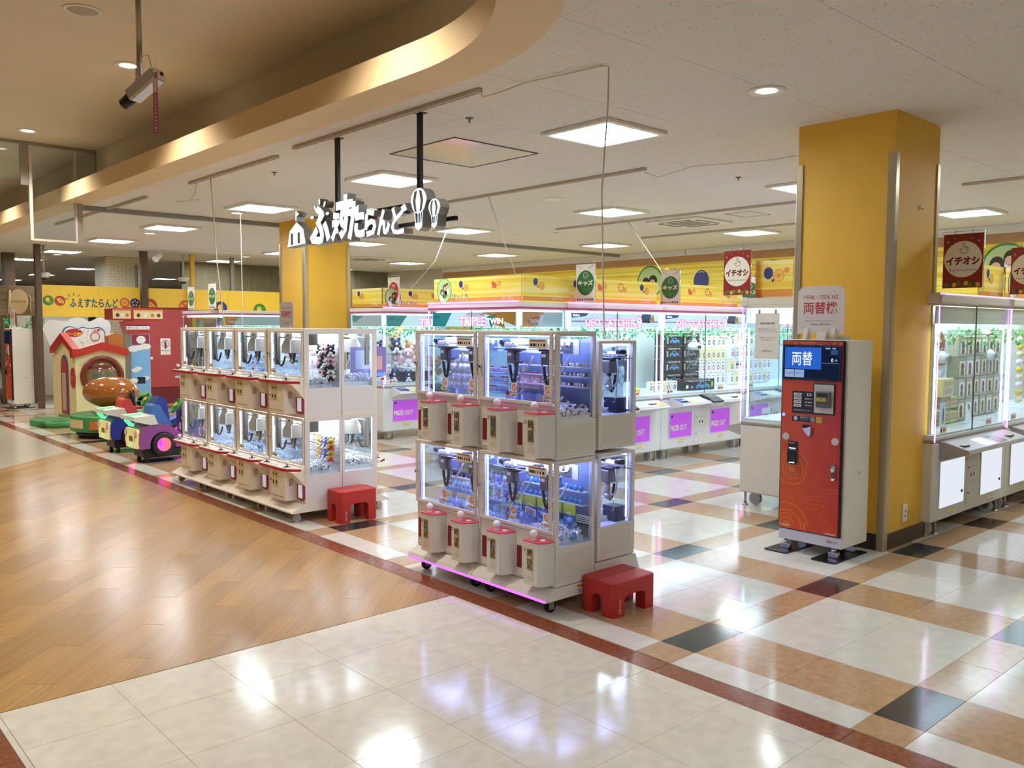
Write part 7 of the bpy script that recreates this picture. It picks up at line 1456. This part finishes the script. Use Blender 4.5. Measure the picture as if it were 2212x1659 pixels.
# green podium discs (empty figure stand)
gp = thing('figure_podium', 'low green double round podium at the floor edge', 'podium', (3.72, 15.1, 0)); M_PG = mat('podium green', '#3f8f4e', .4)
b = MB(); b.lathe([(.001, .10), (.28, .10), (.30, .09), (.30, 0)], n=32); b.build('disc', M_PG, gp); b = MB(); b.lathe([(.13, .06), (.16, .07), (.19, .09), (.21, .08), (.21, 0)], (.02, -.42, 0), 28); b.lathe([(.001, .06), (.13, .06)], (.02, -.42, 0), 28); b.build('ring_step', M_PG, gp)
# drum ride
dr_ = thing('drum_ride', 'green drum coin ride with a big brown bun-shaped seat', 'coin ride', (4.12, 13.15, 0))
b = MB(); b.lathe([(.60, .09), (.62, .10), (.62, .30), (.60, .32), (.001, .33)], n=40); b.build('drum', M_PG, dr_); b = MB(); b.lathe([(.50, .02), (.55, .03), (.55, .09), (.001, .09)], n=32)
for k in range(6): a = k*PI/3; b.cyl((.5*math.cos(a), .5*math.sin(a), 0), (.5*math.cos(a), .5*math.sin(a), .06), .03, n=10)
b.build('undercarriage', DARK, dr_)
def curved(a0, a1, z0, z1, m, nm):
    b = MB(); n = 8; v = []
    for i in range(n+1): a = a0+(a1-a0)*i/n; v += [(.624*math.cos(a), .624*math.sin(a), z0), (.624*math.cos(a), .624*math.sin(a), z1)]
    b.put(v, [(2*i, 2*i+2, 2*i+3, 2*i+1) for i in range(n)], 0); return b.build(nm, m, dr_)
curved(math.radians(172), math.radians(208), .15, .27, mat('ride plate cream', '#d9c48e', .4), 'printed_plate'); curved(math.radians(218), math.radians(245), .14, .26, mat('ride plate orange', '#cf7a34', .4), 'printed_plate')
b = MB(); b.cyl((0, 0, .32), (0, 0, .46), .10, n=16); b.box(-.22, .2, -.16, .16, .32, .40, 1, .02); b.build('pedestal', [DARK, mat('deep green pedestal', '#1f5a33', .4)], dr_)
b = MB(); b.sph((0, 0, 0), 1, 24, 14, 0); o = b.build('bun_seat', mat('glossy bread brown', '#a8642a', .12, spec=.7, var=.1, vs=3), dr_); o.location = (-.05, .08, .62); o.scale = (.36, .44, .23); o.rotation_euler = (0, .0, .25)
b = MB(); b.cyl((.1, -.38, .42), (.1, -.38, .66), .035, n=10); b.box(.02, .2, -.5, -.3, .40, .44, 1, .01); b.build('grip_post', [DARK, M_HR], dr_)
# coin cars
def car(label, body, seat):
    t = thing('coin_car', label, 'coin ride', group='coin ride cars'); w_ = .45
    prof = [(0, .17), (-.015, .24), (-.01, .36), (.02, .42), (.12, .445), (.24, .455), (.33, .435), (.42, .37), (.5, .30), (.62, .28), (.70, .36), (.82, .41), (.94, .38), (1.0, .28), (1.0, .17)]
    wy, wz, wr = .255, .215, .135
    arch = [(wy-wr-.01, .17)]+[(wy-(wr+.01)*math.cos(a), wz+(wr+.01)*math.sin(a)) for a in [PI*k/10 for k in range(0, 11)]]+[(wy+wr+.01, .17)]
    sidep = [(prof[0])]+prof[1:]+arch[::-1]
    b = MB(); b.prism(prof, .06, w_-.06, 'x', 0, True); 
    for x0, x1 in ((0, .06), (w_-.06, w_)): b.prism(sidep, x0, x1, 'x', 0, False)
    b.build('body', mat('car '+body, body, .35), t)
    b = MB(); P = [(.05, .175), (w_-.05, .175), (w_-.025, .25), (w_-.02, .37), (w_-.05, .40), (.05, .40), (.02, .37), (.025, .25)]; b.prism(P, -.03, .0, 'y', 0); b.rect(.15, .28, .25, .31, -.031, 1); b.rect(.32, .34, .25, .31, -.031, 2); b.rect(.17, .24, .185, .225, -.031, 3); tp = b.build('tail_panel', [mat('lit cream panel', '#e8d890', .4, emit=.35), mat('plate print', '#8a7a58', .5), DARK, glow('green lamp', '#58f08c', 1.6)], t)
    for x in (.04, w_-.075):
        b = MB(); b.sph((x+.01, -.02, .345), .05, 12, 8, 0, (.8, .6, 1)); b.build('tail_lamp', mat('pearl lamp', '#d5cfc2', .15), tp)
    b = MB(); b.prism([(-.07, .50), (-.06, .545), (.16, .56), (.20, .455), (.17, .43)], .0, w_, 'x'); sp_ = b.build('spoiler', mat('milky spoiler', '#d3d6c6', .4, emit=.08), t)
    b = MB(); b.prism([(-.075, .485), (-.065, .505), (-.0, .44), (-.02, .42)], .12, .26, 'x'); b.poly([(.12, -.058, .5475), (.26, -.058, .5475), (.26, .10, .5575), (.12, .10, .5575)]); b.build('lamp_strip', glow('green lamp', '#58f08c', 1.6), sp_)
    b = MB(); b.prism([(.18, .42), (.15, .52), (.17, .64), (.20, .68), (.26, .665), (.30, .58), (.40, .42)], .09, w_-.09, 'x', 0, True); b.build('seat', mat('seat '+seat, seat, .4), t)
    b = MB()
    T0 = Matrix.Translation((w_/2, .50, .64)) @ Matrix.Rotation(math.radians(55), 4, 'X'); b.T = T0
    b.lathe([(.085+.014*math.cos(a), .014*math.sin(a)) for a in [2*PI*k/8 for k in range(9)]], n=20); b.cyl((0, 0, 0), (0, 0, .02), .03, n=12, m=1); b.box(-.08, .08, -.01, .01, -.005, .01); b.build('steering_wheel', [mat('wheel green', '#2f8f45', .35), M_YEL], t)
    b = MB(); b.prism([(.56, .28), (.55, .58), (.62, .68), (.70, .66), (.74, .42), (.76, .28)], .08, w_-.08, 'x'); b.rect(.16, .22, .34, .5, .555, 1); b.build('dashboard', [mat('dash blue', '#2b4aa0', .35), PAPER], t)
    for yy in (wy, .82):
        for x, s in ((-.012, -1), (w_+.012, 1)):
            b = MB(); b.lathe([(.092, s*.02), (.115, s*.028), (wr, s*.012), (wr, -s*.04), (.001, -s*.04)], (x, yy, wz), 28, 'x'); wb = b.build('tyre', mat('car tyre', '#16151b', .5), t)
            b = MB(); b.lathe([(.001, s*.03), (.06, s*.026), (.092, s*.016)], (x, yy, wz), 24, 'x'); b.build('lit_hub', HUB, wb)
    b = MB(); b.box(.06, w_-.06, .05, .95, .06, .165, 0, .01)
    for x in (.09, w_-.09):
        for yy in (.1, .88): b.cyl((x, yy, 0), (x, yy, .07), .022, n=10)
    b.build('undercarriage', mat('black chassis', '#0d0d10', .4), t); return t
HUB = D.materials.new('lit wheel hub'); HUB.use_nodes = True; nt = HUB.node_tree; N = nt.nodes; L = nt.links; N.clear(); oo = N.new('ShaderNodeOutputMaterial'); em = N.new('ShaderNodeEmission'); em.inputs[1].default_value = 1.7; tc = N.new('ShaderNodeTexCoord'); nz = N.new('ShaderNodeTexNoise'); nz.inputs['Scale'].default_value = 7; nz.inputs['Detail'].default_value = 0; rp = N.new('ShaderNodeValToRGB'); e = rp.color_ramp.elements; e[0].position = .38; e[0].color = S('#5a7cff'); e[1].position = .60; e[1].color = S('#ff5c6c'); k = e.new(.48); k.color = S('#ff2fe0'); L.new(tc.outputs['Object'], nz.inputs['Vector']); L.new(nz.outputs['Fac'], rp.inputs[0]); L.new(rp.outputs[0], em.inputs[0]); L.new(em.outputs[0], oo.inputs[0])
c_ = car('purple coin-ride car with milky spoiler and glowing pink wheel', '#8d4a90', '#4472b8'); c_.location = (3.415, 10.56, 0); c_.rotation_euler = (0, 0, -PI/2)
c_ = car('royal blue coin-ride car with coral red seat behind the purple car', '#1f3f9e', '#d24a3e'); c_.location = (3.43, 11.62, 0); c_.rotation_euler = (0, 0, -PI/2)
c_ = car('dark blue coin-ride car half hidden behind the cream stack', '#27419a', '#2b4aa0'); c_.location = (5.42, 10.85, 0); c_.rotation_euler = (0, 0, PI/2)
# domes and spotlight under the ceiling
def dome(x, y, z, label):
    t = thing('dome_camera', label, 'camera', (x, y, CEIL)); b = MB(); b.cyl((0, 0, z+.10-CEIL), (0, 0, 0), .018, n=10); b.lathe([(.07, -.0), (.07, -.01), (.018, -.02)], n=14); b.build('pole', mat('dome pole', '#c9c3b6', .4), t)
    b = MB(); b.lathe([(.001, .10), (.09, .095), (.115, .085), (.115, .065), (.10, .02), (.07, .0)], (0, 0, z-CEIL), 20); b.lathe([(.07, .0), (.05, -.035), (.001, -.05)], (0, 0, z-CEIL), 16, m=1); b.build('housing', [WHITE, DARK], t)
dome(4.49, 18.42, 2.5, 'white dome camera on a pole at the far left post'); dome(7.14, 18.3, 2.52, 'white dome camera on a pole left of the thin yellow post')
t = thing('spotlight', 'white track spotlight under the ceiling above the fascia', 'spotlight', (6.3, 17.3, CEIL)); b = MB(); b.box(-1.6, 1.9, -.015, .015, -.03, -.001); b.build('track', M_LAMPW, t); b = MB(); b.cyl((0, 0, -.03), (0, 0, -.14), .012, n=8); b.cyl((.02, .03, -.13), (-.12, -.06, -.24), .05, .065, n=14); b.build('lamp_head', WHITE, t)
b = MB(); 
for k in range(30): b.box(8.2+k*.16, 8.206+k*.16, 20.5, 20.51, 1.7, 3.1)
for k in range(16): b.box(8.2, 13.8, 20.498, 20.504, 1.72+k*.085, 1.724+k*.085)
tag(b.build('mesh_partition', mat('dull mesh wire', '#8a8468', .5)), 'wire mesh partition far behind the plush cabinet', 'partition')['kind'] = 'stuff'
b = MB(); b.box(8.0, 13.8, 20.6, 20.7, 0, 3.1); tag(b.build('partition_panel', mat('khaki panel', '#7d755a', .7)), 'khaki panel behind the wire mesh partition', 'partition')
